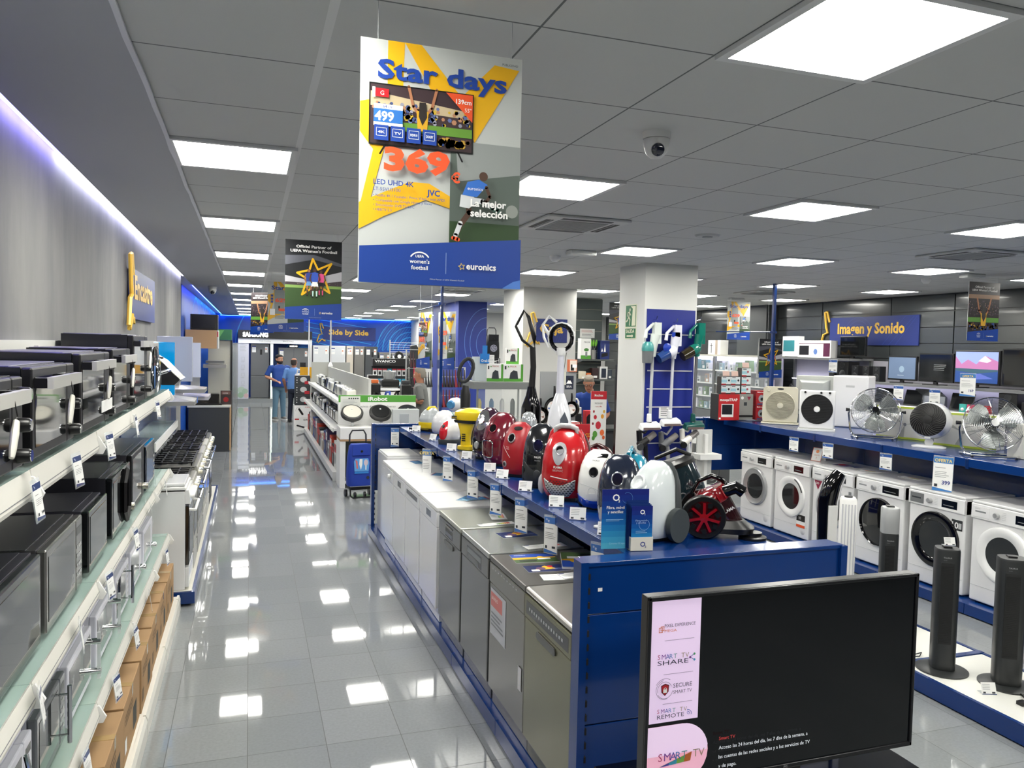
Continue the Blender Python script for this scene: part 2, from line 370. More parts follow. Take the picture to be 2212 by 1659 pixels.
g = thing('display_gondola', 'blue metal gondola with fans on its shelf behind the washing machines', 'display shelf', (0, 0, 0))
mb = MB()
for y in range(6):
    for z in range(3): mb.box(6.388, 2.9+y*.97, .1+z*.385, 6.41, 2.9+(y+1)*.97-.004, .48+z*.385, DBLUE)
part('back_panel', mb, g)
mb = MB()
mb.box(5.9, 2.5, 1.255, 7.15, 8.75, 1.275, BLUE)
for y in range(7):
    y0 = 2.2+y*.96
    mb.box(5.885, y0, 1.2, 5.905, min(y0+.95, 8.72), 1.2745, BLUE); mb.box(5.88, y0+.935, 1.185, 5.91, y0+.965, 1.27, DBLUE)
part('shelf', mb, g, .003)
mb = MB(); mb.box(5.62, 8.73, .0, 5.66, 8.8, 1.29, BLUE)
for i in range(20): mb.box(5.660, 8.7295, .04+i*.06, 5.668, 8.74, .066+i*.06, BLACK)
part('upright', mb, g)
mb = MB(); mb.box(5.66, 8.75, .6, 6.9, 8.78, 1.27, BLUE); mb.box(5.66, 8.745, .93, 6.9, 8.75, .934, DBLUE); mb.box(5.5, 8.74, 1.255, 7.0, 8.95, 1.285, BLUE); part('end_panel', mb, g, .002)
mb = MB()
for y in range(6): mb.box(5.66, 2.9+y*.97, .012, 5.68, 2.9+(y+1)*.97-.005, .1, BLUE)
mb.box(5.68, 2.9, .07, 6.36, 8.75, .0875, BLUE); mb.box(5.7, 2.9, .0, 6.3, 8.75, .012, BLACK)
part('plinth', mb, g)
mb = MB(); mb.box(6.79, 8.97, .0, 6.83, 9.01, 3.1, BLUE); mb.lathe([(.05, 0), (.05, .03)], BLUE, 12, (6.81, 8.99, 2.42)); mb.tube([(6.81, 8.99, 2.44), (5.9, 8.99, 2.42)], .006, BLUE, 6)
solo('display_pole', mb, 'tall blue metal pole beside the curled football poster', 'pole')
# low platform with tower fans
g = thing('display_platform', 'low blue platform with white top carrying the tower fans', 'platform')
mb = MB()
for y0, y1 in ((1.4, 2.66), (2.7, 3.92), (3.97, 5.2)): mb.box(4.09, y0, .1, 4.77, y1, .118, mt('#d8d8d2', .45))
part('deck', mb, g, .003)
mb = MB(); mb.box(4.06, 1.4, .01, 4.085, 5.22, .122, BLUE); mb.box(4.775, 1.4, .01, 4.8, 5.22, .122, BLUE); mb.box(4.085, 3.925, .09, 4.8, 3.965, .125, BLUE); mb.box(4.085, 5.2, .01, 4.775, 5.22, .122, BLUE); mb.box(4.08, 1.4, .01, 4.78, 5.2, .09, DBLUE)
part('kerb', mb, g)
# blue plinth under the cookers
mb = MB(); mb.box(-.95, 6.66, .025, -.405, 11.6, .12, BLUE); mb.box(-.93, 6.68, .121, -.43, 11.5, .126, mt('#cfcdc2', .5))
for k in range(6): mb.cyl((-.44, 6.75+k*.95, 0), (-.44, 6.75+k*.95, .03), .012, .012, CHROME, 8)
solo('display_platform', mb, 'low blue plinth under the row of cookers beside the aisle', 'platform')
g = thing('display_gondola', 'blue wall shelving with glass shelf behind the gas cookers', 'display shelf')
mb = MB(); mb.box(-.962, 6.7, .13, -.945, 11.5, 1.75, DBLUE); part('back_panel', mb, g)
mb = MB(); mb.box(-.93, 6.7, 1.30, -.71, 8.7, 1.31, glass('#bcd6d0', .4)); part('glass_shelf', mb, g, label='clear glass shelf')
mb = MB(); mb.box(-.71, 6.7, 1.25, -.695, 8.7, 1.32, WHITE); part('price_rail', mb, g, label='white price rail')

# ================================================================ white shelving with the ovens and microwaves
SH = mt('#dcdad2', .4); g = thing('shelving_unit', 'white shelving unit with glass shelves full of ovens and microwaves', 'shelving')
GS = glass('#b4cec6', .55, .05); YN = 1.2
mb = MB()
for k in range(6): mb.box(-.963, YN+k, .0, -.945, YN+k+.035, 2.1, SH)
part('uprights', mb, g)
for nm, zt, zr in (('upper', 1.762, 1.685), ('middle', 1.147, 1.088), ('lower', .642, .572)):
    mb = MB()
    for k in range(6): mb.box(-.945, 1.5+k-.996+.0, zt-.01, -.59, 1.5+k, zt, GS)
    part('glass_shelf', mb, g, label='%s greenish glass shelf' % nm)
    mb = MB()
    for k in range(6):
        y0 = 1.5+k-.994; mb.prism([(-.592, zt), (-.585, zt+.004), (-.572, zr+.012), (-.575, zr), (-.592, zr)], 'y', y0, y0+.988, SH)
        mb.box(-.5735, y0, zr+.02, -.5725, y0+.988, zr+.0225, GREY)
    part('price_rail', mb, g, label='%s white price rail' % nm)
    for k in range(6):
        mb = MB(); y0 = 1.5+k-.005
        mb.prism([(-.93, zr-.02), (-.6, zr-.01), (-.56, zr-.012), (-.548, zr+.012), (-.575, zr+.06), (-.595, zt-.012), (-.93, zt-.012)], 'y', y0, y0+.012, WHITE)
        part('bracket', mb, g)
mb = MB(); mb.box(-.945, .5, .0, -.53, 6.58, .115, SH)
for k in range(7): mb.prism([(-.53, .0), (-.53, .12), (-.515, .12), (-.505, .09), (-.505, .0)], 'y', .5+k-.0, .5+k+.985 if k < 6 else 6.6, SH)
part('base_shelf', mb, g)
# ---------------------------------------------------------------- microwaves and ovens
def oven(name, label, cat, Wd, H, D, body, front, win, handle='bar', knobs=0, ctrl=0, feet=BLACK, legh=.018, kn=BLACK, lid=None, door=None, tags=False, r=.006):
    t = thing(name, label, cat); x0, x1, y0, y1 = -Wd/2, Wd/2, -D/2, D/2; yd = y0-.0
    mb = MB(); mb.box(x0, y0+.03, legh, x1, y1, H, body)
    for j in range(5): mb.box(x0-.0008, y0+.1+j*.045, H*.72, x0+.002, y0+.13+j*.045, H*.735, mt('#15161a', .6))
    if lid: mb.box(x0+.004, y0+.06, H, x1-.004, y1-.01, H+.003, lid)
    part('body', mb, t, r)
    cw = Wd*(.2 if ctrl or knobs else .02); xd = x1-cw
    mb = MB(); mb.box(x0, y0, legh+.002, xd-.002, y0+.03, H-.002, front); part('door', mb, t, r); 
    d = [o for o in kids(t)][-1]
    mb = MB(); mb.box(x0+.028, y0-.0015, legh+.035, xd-.03, y0+.002, H-.03, win); part('window', mb, d)
    if handle == 'bar':
        mb = MB(); mb.tube([(xd-.02, y0-.035, H*.14), (xd-.02, y0-.035, H*.92)], .008, CHROME, 8)
        for z in (.25, .8): mb.cyl((xd-.02, y0, H*z), (xd-.02, y0-.035, H*z), .005, .005, CHROME, 6)
    elif handle == 'top':
        mb = MB(); mb.box(x0+.02, y0-.05, H-.065, xd-.02, y0-.032, H-.03, mt('#c9c8c2', .3, .3)); mb.box(x0+.02, y0-.034, H-.062, x0+.07, y0, H-.033, BLACK); mb.box(xd-.07, y0-.034, H-.062, xd-.02, y0, H-.033, BLACK)
    elif handle == 'clear':
        mb = MB(); mb.box(xd-.035, y0-.04, H*.12, xd-.02, y0-.028, H*.9, glass('#dfe6e6', .5))
        for z in (.25, .75): mb.cyl((xd-.027, y0, H*z), (xd-.027, y0-.042, H*z), .014, .014, CHROME, 10)
    elif handle == 'bow':
        mb = MB(); mb.tube([(xd-.03-.05*sin(pi*i/10), y0-.012-.03*sin(pi*i/10), H*(.1+.8*i/10)) for i in range(11)], .008, CHROME, 8)
    elif handle == 'eye':
        mb = MB(); n = 14
        for s in (-1, 1): mb.tube([(s*.07*sin(pi*i/n), y0-.01-.012*sin(pi*i/n), H*(.08+.84*i/n)) for i in range(n+1)], .008, CHROME, 8)
    elif handle == 'hex':
        mb = MB(); cx = xd-.09; pts = [(cx, .06), (cx+.075, .25), (cx+.075, .75), (cx, .95), (cx-.075, .75), (cx-.075, .25)]
        mb.tube([(x, y0-.012, legh+z*(H-legh)) for x, z in pts], .013, BLACK, 4, closed=True)
    else: mb = None
    if mb: part('handle', mb, d)
    if cw > Wd*.1:
        mb = MB(); mb.box(xd, y0, legh+.002, x1, y0+.03, H-.002, door or front)
        if ctrl:
            p = Pr(mb, (xd, y0, 0)); p.rect(.015, H*.78, cw-.015, H*.88, mt('#0c1512', .2), 1)
            for r_ in range(4):
                for c_ in range(3): p.rect(.015+c_*(cw-.03)/3, H*(.25+r_*.12), .015+(c_+.75)*(cw-.03)/3, H*(.25+r_*.12)+.014, LGREY, 0)
        part('control_panel', mb, t, r)
        for i in range(knobs):
            z = H*(.2+.62*i/max(knobs-1, 1)) if knobs > 1 else H*.25
            mb = MB(); mb.lathe([(.001, 0), (.021, 0), (.019, -.028), (.016, -.032), (.001, -.032)][::1], kn, 18, (x1-cw/2, y0, z), 'y')
            mb.lathe([(.001, -.032), (.0155, -.032), (.0155, -.034), (.001, -.034)], CHROME, 18, (x1-cw/2, y0, z), 'y'); part('knob', mb, t)
    for sx in (-1, 1):
        for sy in (-1, 1):
            mb = MB(); mb.cyl((sx*(Wd/2-.045), sy*(D/2-.05), 0), (sx*(Wd/2-.045), sy*(D/2-.05), legh+.004), .016, .02, feet, 8); part('foot', mb, t)
    if tags:
        mb = MB(); mb.tube([(-.02, y0-.045, H-.03), (-.02, y0-.055, H-.09), (-.03, y0-.05, H-.1)], .0018, BLACK, 5)
        mb.loft([ring(.014, .007, 0, 10), ring(.017, .009, -.03, 10), ring(.014, .008, -.075, 10), ring(.008, .006, -.095, 10)], mt('#d9d7cd', .45), T=Matrix.Translation((-.03, y0-.055, H-.1)) @ Matrix.Rotation(R_(28), 4, 'Y'))
        part('security_tag', mb, t, label='white plastic security tag')
    return t
MIR = mt('#0c0f11', .03, .0, coat=1.0, spec=1.0, name='mirror_glass'); KBODY = mt('#101218', .22, coat=.3); SMET = mt('#6e6d70', .25, .7)
def place(t, xf, D, y0, y1, z, rz=90):
    t.location = (xf-D/2, (y0+y1)/2, z+.0015); t.rotation_euler = (0, 0, R_(rz))
for a in [
  ('mini_oven', 'black mini oven cut by the left photo edge with two chrome-rimmed knobs', 1.95, 2.46, .27, .345, KBODY, 'top', 3, 0, 1.762, BGLOSS),
  ('mini_oven', 'black mini oven with silver handle bar, its glass door mirroring the robot vacuum stand', 2.56, 3.12, .29, .345, KBODY, 'top', 3, 0, 1.762, MIR),
  ('mini_oven', 'black mini oven behind the nearest ones, with a red and white sticker by its knobs', 3.24, 3.86, .32, .345, KBODY, 'top', 3, 0, 1.762, MIR),
  ('mini_oven', 'black mini oven with silver handle in the middle of the upper glass shelf', 3.95, 4.5, .33, .345, KBODY, 'top', 3, 0, 1.762, MIR),
  ('mini_oven', 'tall black mini oven with slotted side, tallest on the upper shelf', 4.62, 5.22, .40, .345, KBODY, 'top', 3, 0, 1.762, MIR)]:
    n_, lab, y0, y1, H, D, bod, hd, kn_, ct, z, win = a
    t = oven(n_, lab, 'oven', y1-y0, H, D, bod, BLACK, win, hd, kn_, ct, tags=True, lid=mt('#77758a', .3, .3)); place(t, -.592, min(D, .345), y0, y1, z)
t = oven('microwave', 'tall silver combi microwave with an eye-shaped chrome handle on the upper shelf', 'microwave', .5, .36, .345, mt('#c6c5bf', .35), mt('#b9b8b3', .3, .3), MIR, 'eye', 0, 1); place(t, -.592, .345, 5.36, 5.86, 1.762)
mb = MB(); mb.prism([(0, 0), (.22, .1), (.33, .06), (.34, .0)], 'y', -.13, .13, BLACK); mb.box(.02, -.06, .085, .2, .06, .1, RED); p = Pr(mb, (0, 0, 0))
solo('sticker_card', MB().box(-.001, -.12, 0, .001, .12, .045, PAPER), 'white promo card with red round icons on a black oven', 'card', (-.545, 3.5, 1.85))
# middle shelf microwaves
for a in [
  ('dark grey microwave cut by the left photo edge on the middle shelf', 2.30, 2.79, .31, .38, mt('#4b4a55', .3, .4), MIR, 'none', 0, 0, mt('#2d3033', .2, coat=.5), None),
  ('steel microwave with mirrored door and chrome button panel, second on the middle shelf', 2.85, 3.42, .30, .40, SMET, mt('#0a0d0f', .05, coat=1), 'none', 0, 1, mt('#8f8f8c', .2, .8), None),
  ('dark grey microwave with flat mirrored door, third on the middle shelf', 3.56, 4.0, .28, .36, mt('#45444e', .3, .4), MIR, 'none', 0, 0, MIR, None),
  ('black microwave with hexagonal door handle and brushed knob', 4.14, 4.72, .32, .40, mt('#37373f', .25, .3, coat=.3), MIR, 'hex', 1, 0, MIR, None),
  ('grey topped black microwave with a single brushed steel knob', 4.80, 5.32, .34, .38, mt('#55545c', .3, .4), MIR, 'none', 1, 0, BLACK, None),
  ('mirror fronted microwave, last before the white cooker on the middle shelf', 5.42, 5.9, .31, .36, mt('#62616a', .3, .5), MIR, 'none', 0, 1, MIR, None)]:
    lab, y0, y1, H, D, bod, win, hd, kn_, ct, fr_, _ = a
    D = .315
    t = oven('microwave', lab, 'microwave', y1-y0, H, D, bod, fr_, win, hd, kn_, ct, kn=mt('#a9a59a', .25, .9), lid=bod); place(t, -.622, D, y0, y1, 1.147)
WV = mt('#d9d9e4', .3, coat=.2, name='white_enamel')
for a in [
  ('white rounded microwave with thick white lever handle at the lower left photo corner', 2.28, 2.74, .27, .36, WV, 'bow', 0, 1, WV, MIR),
  ('silver microwave with a long vertical chrome handle on the lower shelf', 2.80, 3.2, .27, .38, mt('#b9bac6', .3, .4), 'bar', 0, 1, mt('#707478', .2, .4), MIR),
  ('white microwave with clear acrylic handle beside the silver one', 3.25, 3.72, .26, .36, WV, 'clear', 0, 0, WV, MIR),
  ('white microwave with grey glass front and clear handle, middle of the lower shelf', 3.82, 4.27, .26, .36, WV, 'clear', 0, 0, WV, mt('#53585b', .06, coat=1)),
  ('white microwave with black door and thin black bar handle', 4.36, 4.8, .27, .35, WV, 'bar', 0, 1, WV, BGLOSS),
  ('white microwave with small chrome knob, second from the white cooker', 4.88, 5.36, .27, .35, WV, 'none', 1, 0, WV, mt('#a9adb0', .1, coat=.6)),
  ('white microwave with plain pale door next to the white cooker', 5.46, 5.94, .26, .35, WV, 'none', 1, 0, WV, mt('#b9bcc2', .1, coat=.6))]:
    lab, y0, y1, H, D, bod, hd, kn_, ct, fr_, win = a
    D = .295
    t = oven('microwave', lab, 'microwave', y1-y0, H, D, bod, fr_, win, hd, kn_, ct, kn=CHROME, feet=DGREY); place(t, -.64, D, y0, y1, .642)
# cardboard boxes on the base
names = ['nearest the camera', 'second from the camera', 'third from the camera', 'fourth from the camera', 'fifth from the camera', 'sixth from the camera', 'farthest, beside the cooker']
Yb = [2.9, 3.41, 3.94, 4.52, 5.04, 5.52, 5.98, 6.5]
for i in range(7):
    y0, y1 = Yb[i]+.012, Yb[i+1]-.012; dx = random.uniform(-.008, .008)
    t = thing('cardboard_box', 'brown cardboard box on the bottom shelf, '+names[i], 'box', (-.545+dx, (y0+y1)/2, .1155), 0, 'brown boxes on the bottom shelf')
    Wd = y1-y0; mb = MB(); mb.box(-.38, -Wd/2, 0, 0, Wd/2, .295, CARD)
    p = Pr(mb, (0, -Wd/2, 0), (0, 1, 0), (0, 0, 1)); dk = mt('#6e5a42', .8)
    p.rect(Wd*.55, .04, Wd*.78, .16, mt('#3a3a36', .7)); p.lines(.05, .22, Wd*.5, 3, .02, dk); p.rect(.03, .05, .09, .12, PAPER if i == 2 else dk)
    part('carton', mb, t, .003)
    mb = MB(); mb.box(-.38, -.024, .295, .001, .024, .2965, mt('#b79869', .15, coat=.6)); mb.box(0, -.024, .24, .0015, .024, .2965, mt('#b79869', .15, coat=.6)); part('tape', mb, t, label='shiny packing tape')
# price tickets on the rails
def ticket(x, y, z, rz, label, grp, h=.085, wd=.055, tilt=18, head=BLUE, big=False, word=None, price=None, name='price_ticket', cl=True):
    t = thing(name, label, 'price ticket', (x, y, z), rz, grp); t.rotation_euler = (R_(tilt), 0, R_(rz))
    if cl: part('holder', MB().box(-wd/2-.004, -.001, -h-.006, wd/2+.004, .001, .012, glass('#e6eef4', .25)), t, label='clear plastic holder')
    mb = MB(); mb.box(-wd/2, -.0022, -h, wd/2, -.0012, 0, PAPER); p = Pr(mb, (-wd/2, -.0022, -h), gap=.0004)
    p.rect(0, h*.82, wd, h, head); p.poly([(0, 0), (wd, 0), (wd, h*.03), (0, h*.1)], head); p.k = 3
    if word: p.text(word, wd/2, h*.855, h*.09, mt('#e6cf7a', .6), 'c', .03)
    else: p.text('*e', wd*.12, h*.86, h*.1, PAPER)
    p.lines(wd*.1, h*.68, wd*.6, 1, .01, INK, h*.012); p.lines(wd*.1, h*.56, wd*.8, 4, h*.05, GREY, h*.012)
    if price: p.text(price, wd*.9, h*.2, h*.11, NAVY, 'r', .02)
    else: p.rect(wd*.62, h*.14, wd*.88, h*.2, INK)
    p.rect(wd*.1, h*.12, wd*.26, h*.2, INK); part('ticket', mb, t); return t
TK = 'price tickets clipped to the white shelf rails'
tk = ticket(-.555, 2.0, 1.74, 90, 'price ticket on the white rail under the black ovens, beside the lower left oven', TK, .1, .075, -8)
for i, (x, y, z, l) in enumerate([(-.555, 2.42, 1.74, 'second along the upper rail'), (-.555, 2.95, 1.74, 'third along the upper rail'), (-.555, 3.6, 1.74, 'fourth along the upper rail'), (-.555, 4.4, 1.74, 'fifth along the upper rail'), (-.555, 5.4, 1.74, 'at the far end of the upper rail'),
    (-.555, 2.45, 1.15, 'first along the middle rail'), (-.555, 3.0, 1.15, 'second along the middle rail'), (-.555, 3.6, 1.15, 'third along the middle rail'), (-.555, 4.4, 1.15, 'fourth along the middle rail'), (-.555, 5.05, 1.15, 'fifth along the middle rail'), (-.555, 5.9, 1.15, 'last on the middle rail beside the white cooker'),
    (-.555, 2.62, .635, 'first along the lower rail'), (-.555, 3.1, .635, 'second along the lower rail'), (-.555, 3.78, .635, 'third along the lower rail'), (-.555, 4.4, .635, 'fourth along the lower rail'), (-.555, 5.0, .635, 'fifth along the lower rail'), (-.555, 6.0, .635, 'last on the lower rail')]):
    c = dup(tk, (x, y, z), 90, 'price ticket in a clear holder, '+l); c.rotation_euler = (R_(-8), 0, R_(90+random.uniform(-15, 15)))
# ================================================================ dishwashers
def dishwasher(label, top, face, panel='win', w_=.6, h=.855, lip=0, sticker=False, dark=False):
    t = thing('dishwasher', label, 'dishwasher'); x = w_/2-.003
    part('body', MB().box(-x, -.27, .0, x, .3, h-.03, face), t, .004)
    part('worktop', MB().box(-x-.001, -.3, h-.032, x+.001, .3, h, top), t, .006 if not lip else .014, seg=3)
    mb = MB(); mb.box(-x+.003, -.298, .1, x-.003, -.27, h-.15, face); part('door', mb, t, .005)
    mb = MB(); mb.box(-x+.003, -.302, h-.147, x-.003, -.27, h-.036, face)
    p = Pr(mb, (-x, -.302, 0)); dk = mt('#22262a', .15, coat=.5)
    if panel == 'win': p.rect(x-.05, h-.115, x+.11, h-.065, dk); p.disc(.04, h-.085, .006, GREY); p.disc(.07, h-.085, .006, GREY)
    elif panel == 'knob':
        mb.cyl((.17, -.302, h-.09), (.17, -.33, h-.09), .024, .02, WHITE, 16); p.lines(.32, h-.08, .08, 2, .02, LGREY, .004); p.lines(.05, h-.07, .1, 1, .02, LGREY, .006)
    elif panel == 'long': p.rect(.07, h-.1, x*2-.07, h-.062, dk)
    elif panel == 'recess':
        p.rect(x-.1, h-.135, x+.1, h-.075, mt('#5a5b58', .4, .6)); p.rect(x-.09, h-.125, x+.09, h-.1, dk)
        for i in range(6): p.disc(.06+i*.025, h-.06, .004, dk, 8)
        p.rect(x-.1, h-.065, x+.1, h-.055, mt('#77776f', .3))
    elif panel == 'pocket':
        p.rect(x-.16, h-.14, x+.16, h-.06, mt('#55585a', .35, .4)); p.rect(x-.15, h-.1, x+.15, h-.07, mt('#7c8284', .3, .3)); p.rect(x-.13, h-.135, x+.1, h-.105, dk)
    elif panel == 'dots':
        for i in range(9): p.rect(.06+i*.05, h-.062, .075+i*.05, h-.056, LGREY, 0)
    elif panel == 'black':
        p.rect(.03, h-.125, x*2-.03, h-.06, mt('#0c0e10', .15, coat=.5))
        for i in range(14): p.rect(.07+i*.032, h-.1, .086+i*.032, h-.085, LGREY, 0)
    part('control_panel', mb, t, .004)
    if panel in ('recess', 'black'):
        mb = MB(); mb.prism(rrect(-.12, h-.2, .12, h-.165, .016), 'y', -.3, -.305, mt('#5f605d', .3, .5)); part('handle_recess', mb, t)
    if sticker:
        mb = MB(); p = Pr(mb, (0, -.299, 0)); p.rect(-.27, .42, .0, .68, mt('#b4b6ba', .3)); p.rect(-.265, .58, -.06, .66, mt('#c4736f', .5)); p.text('LAVADO', -.25, .62, .02, PAPER); p.rect(.22, .3, .27, .42, mt('#c8c8c8', .4)); p.lines(-.25, .54, .22, 4, .022, GREY)
        part('energy_sticker', mb, t, label='grey and red sticker sheet')
    part('kickboard', MB().box(-x+.02, -.255, 0, x-.02, -.2, .1, mt('#caccd0', .4) if face is WGLOSS else mt('#66665f', .4, .5)), t)
    return t
def pl_dw(t, y0, y1): t.location = (1.308+.303, (y0+y1)/2, .101); t.rotation_euler = (0, 0, R_(-90))
ST1 = mt('#a4a49c', .25, .75, name='steel_sheet'); ST2 = mt('#7f8180', .26, .75); ST3 = mt('#8c8b84', .25, .7); STO = mt('#84836a', .24, .7)
D = [('white dishwasher with small round knob, farthest in the row', WHITE, WGLOSS, 'knob', 7.37, 7.97), ('white dishwasher with small dark display, third from the last white one', WHITE, WGLOSS, 'win', 6.76, 7.36),
     ('white dishwasher with a long dark display slot', WHITE, WGLOSS, 'long', 6.15, 6.75), ('white dishwasher beside the first grey one, leaflets on its top', WHITE, WGLOSS, 'win', 5.52, 6.13)]
for l, tp, fc, pn, y0, y1 in D: pl_dw(dishwasher(l, tp, fc, pn), y0, y1)
pl_dw(dishwasher('grey steel slim dishwasher next to the white ones', mt('#b1b3a8', .3, .5), ST2, 'recess', .6), 4.85, 5.45)
pl_dw(dishwasher('grey steel dishwasher with wide sunken handle and an energy label on top', mt('#adb0ac', .25, .6), ST2, 'pocket', .6), 4.22, 4.82)
pl_dw(dishwasher('dark topped steel dishwasher with sticker sheet and brochures', mt('#6c6a66', .3, .5), ST3, 'dots', .6, sticker=True), 3.59, 4.2)
pl_dw(dishwasher('olive steel dishwasher with black button strip, nearest the blue end panel', mt('#b5b3ab', .25, .6), STO, 'black', .6, lip=1), 3.012, 3.585)
t = thing('washing_machine', 'white top loader just showing behind the farthest dishwasher', 'washing machine', (1.615, 8.34, .101), -90)
part('body', MB().box(-.3, -.25, 0, .3, .25, .87, WGLOSS), t, .01); part('lid', MB().box(-.28, -.24, .87, .28, .1, .885, WHITE), t, .004)
# ---------------------------------------------------------------- papers on the dishwashers
def flat(name, label, cat, x, y, z, rz, w_, h, fn, grp=None, th=.002):
    mb = MB(); mb.box(-w_/2, -h/2, 0, w_/2, h/2, th, PAPER); p = Pr(mb, (-w_/2, -h/2, th), (1, 0, 0), (0, 1, 0), .0003); fn(p, w_, h)
    return solo(name, mb, label, cat, (x, y, z), rz, grp)
def energy(p, w_, h):
    for i, c in enumerate(('#19a04a', '#6fbe3a', '#cddb2a', '#f6d31a', '#f09a20', '#e2601e', '#d01f1f')): p.rect(w_*(.5+.055*i), h*.25, w_*(.54+.055*i), h*(.55+.05*i), mt(c, .6), 0)
    p.k += 1; p.lines(w_*.05, h*.7, w_*.35, 3, h*.15, LGREY, h*.04); p.rect(w_*.02, h*.85, w_*.15, h*.95, NAVY)
def euro_mag(p, w_, h):
    p.rect(0, 0, w_, h, mt('#2a4fae', .35)); p.rect(0, 0, w_, h*.5, mt('#4f6a3a', .4)); p.poly([(0, h*.35), (w_, h*.5), (w_, h*.58), (0, h*.6)], YEL); p.disc(w_*.65, h*.6, h*.1, YEL)
    p.text('euronics', w_*.08, h*.82, h*.08, PAPER, 'l', .02); p.rect(w_*.55, h*.3, w_*.85, h*.45, PAPER); p.rect(w_*.1, h*.1, w_*.5, h*.25, mt('#262b28', .5))
def promo(p, w_, h):
    p.rect(0, 0, w_, h, mt('#1d2a5e', .35)); p.poly([(w_*.1, h*.2), (w_*.5, h*.9), (w_*.7, h*.4)], YEL); p.disc(w_*.35, h*.5, h*.22, mt('#6a4a6a', .5)); p.disc(w_*.6, h*.75, h*.14, RED); p.rect(w_*.1, h*.1, w_*.28, h*.35, PAPER); p.text('euronics', w_*.95, h*.3, h*.14, mt('#9fb6ea', .5), 'r')
def bluefl(p, w_, h): p.rect(0, 0, w_, h, mt('#3a7fb4', .3)); p.poly([(0, 0), (w_, 0), (w_, h*.3)], mt('#9fd0ea', .4)); p.rect(0, h*.9, w_, h, mt('#a84a52', .5)); p.lines(w_*.1, h*.7, w_*.7, 5, h*.1, mt('#bfe0f2', .5), h*.02)
zt = .955
flat('leaflet', 'blue leaflet lying flat on the farthest white dishwasher', 'leaflet', 1.62, 7.75, zt, 8, .1, .21, bluefl)
flat('leaflet', 'fan of blue leaflets under the far hanging price card', 'leaflet', 1.66, 6.98, zt, 60, .15, .1, bluefl)
for i, (dx, dy, a) in enumerate(((0, 0, -38), (.03, -.05, -58), (.055, -.1, -80))): flat('leaflet', ['bottom', 'middle', 'top'][i]+' blue leaflet of the three fanned on the nearest white dishwasher', 'leaflet', 1.62+dx, 5.82+dy*.5, zt+.0025*i, a, .1, .21, bluefl, 'fanned blue leaflets')
flat('energy_label', 'curled energy label with coloured bars on the slim steel dishwasher', 'energy label', 1.66, 5.15, zt, -10, .11, .2, energy); flat('energy_label', 'energy label lying lengthwise at the edge of the slim steel dishwasher', 'energy label', 1.58, 4.93, zt, 8, .26, .07, energy)
flat('leaflet', 'glossy dark blue promo card on the wide grey dishwasher', 'leaflet', 1.62, 4.62, zt, 4, .24, .14, promo); flat('energy_label', 'energy label strip on the wide grey dishwasher', 'energy label', 1.69, 4.31, zt, 6, .26, .08, energy)
flat('magazine', 'flat blue and green shop magazine on the dark topped dishwasher', 'magazine', 1.53, 4.06, zt, -5, .25, .17, euro_mag, th=.004)
mg = flat('magazine', 'pile of curling shop magazines leaning by the blue shelf', 'magazine', 1.76, 3.93, zt, 160, .22, .3, euro_mag, th=.014)
flat('leaflet', 'dark blue promo card in front of the magazines', 'leaflet', 1.53, 3.86, zt, -3, .24, .12, promo); flat('paper_slip', 'plain white printed slip at the front of the dark topped dishwasher', 'paper', 1.5, 3.7, zt, -8, .12, .1, lambda p, w_, h: p.lines(w_*.1, h*.7, w_*.7, 3, h*.2, LGREY, h*.04))
flat('energy_label', 'folded energy label with colour bars on the dark topped dishwasher', 'energy label', 1.66, 3.7, zt, 5, .24, .09, energy, th=.006)
flat('leaflet', 'white leaflet on the olive dishwasher beside the blue upright', 'leaflet', 1.72, 3.3, zt, 35, .2, .13, lambda p, w_, h: (p.rect(w_*.6, 0, w_, h*.5, YEL), p.lines(w_*.1, h*.8, w_*.5, 5, h*.12, NAVY, h*.03)))
flat('paper_slip', 'white slip on the olive dishwasher close to the upright', 'paper', 1.62, 3.08, zt, 15, .1, .12, lambda p, w_, h: p.lines(w_*.1, h*.8, w_*.6, 3, h*.15, LGREY, h*.03))
# hanging price cards along the vacuum shelf
HG = 'tall price cards hanging from the vacuum shelf edge'
hk = ticket(1.595, 3.36, 1.205, -60, 'hanging price card next to the blue brochure stand', HG, .2, .085, 0, mt('#3f6fb4', .4))
for y, l, a in ((3.98, 'second from the brochure stand', -55), (4.48, 'third from the brochure stand', -50), (5.0, 'fourth from the brochure stand', -45), (5.58, 'fifth from the brochure stand', -40), (6.35, 'sixth from the brochure stand', -35)):
    dup(hk, (1.595, y, 1.205), a, 'tall hanging price card with blue header, %s' % l)
ticket(1.58, 7.1, 1.17, -30, 'tall white hanging price sheet with gold OFERTA header touching a white dishwasher', None, .3, .085, 0, mt('#4a76b4', .4), word='OFERTA')
dup(hk, (1.56, 8.68, 1.2), -10, 'narrow hanging price card on the far blue end panel')
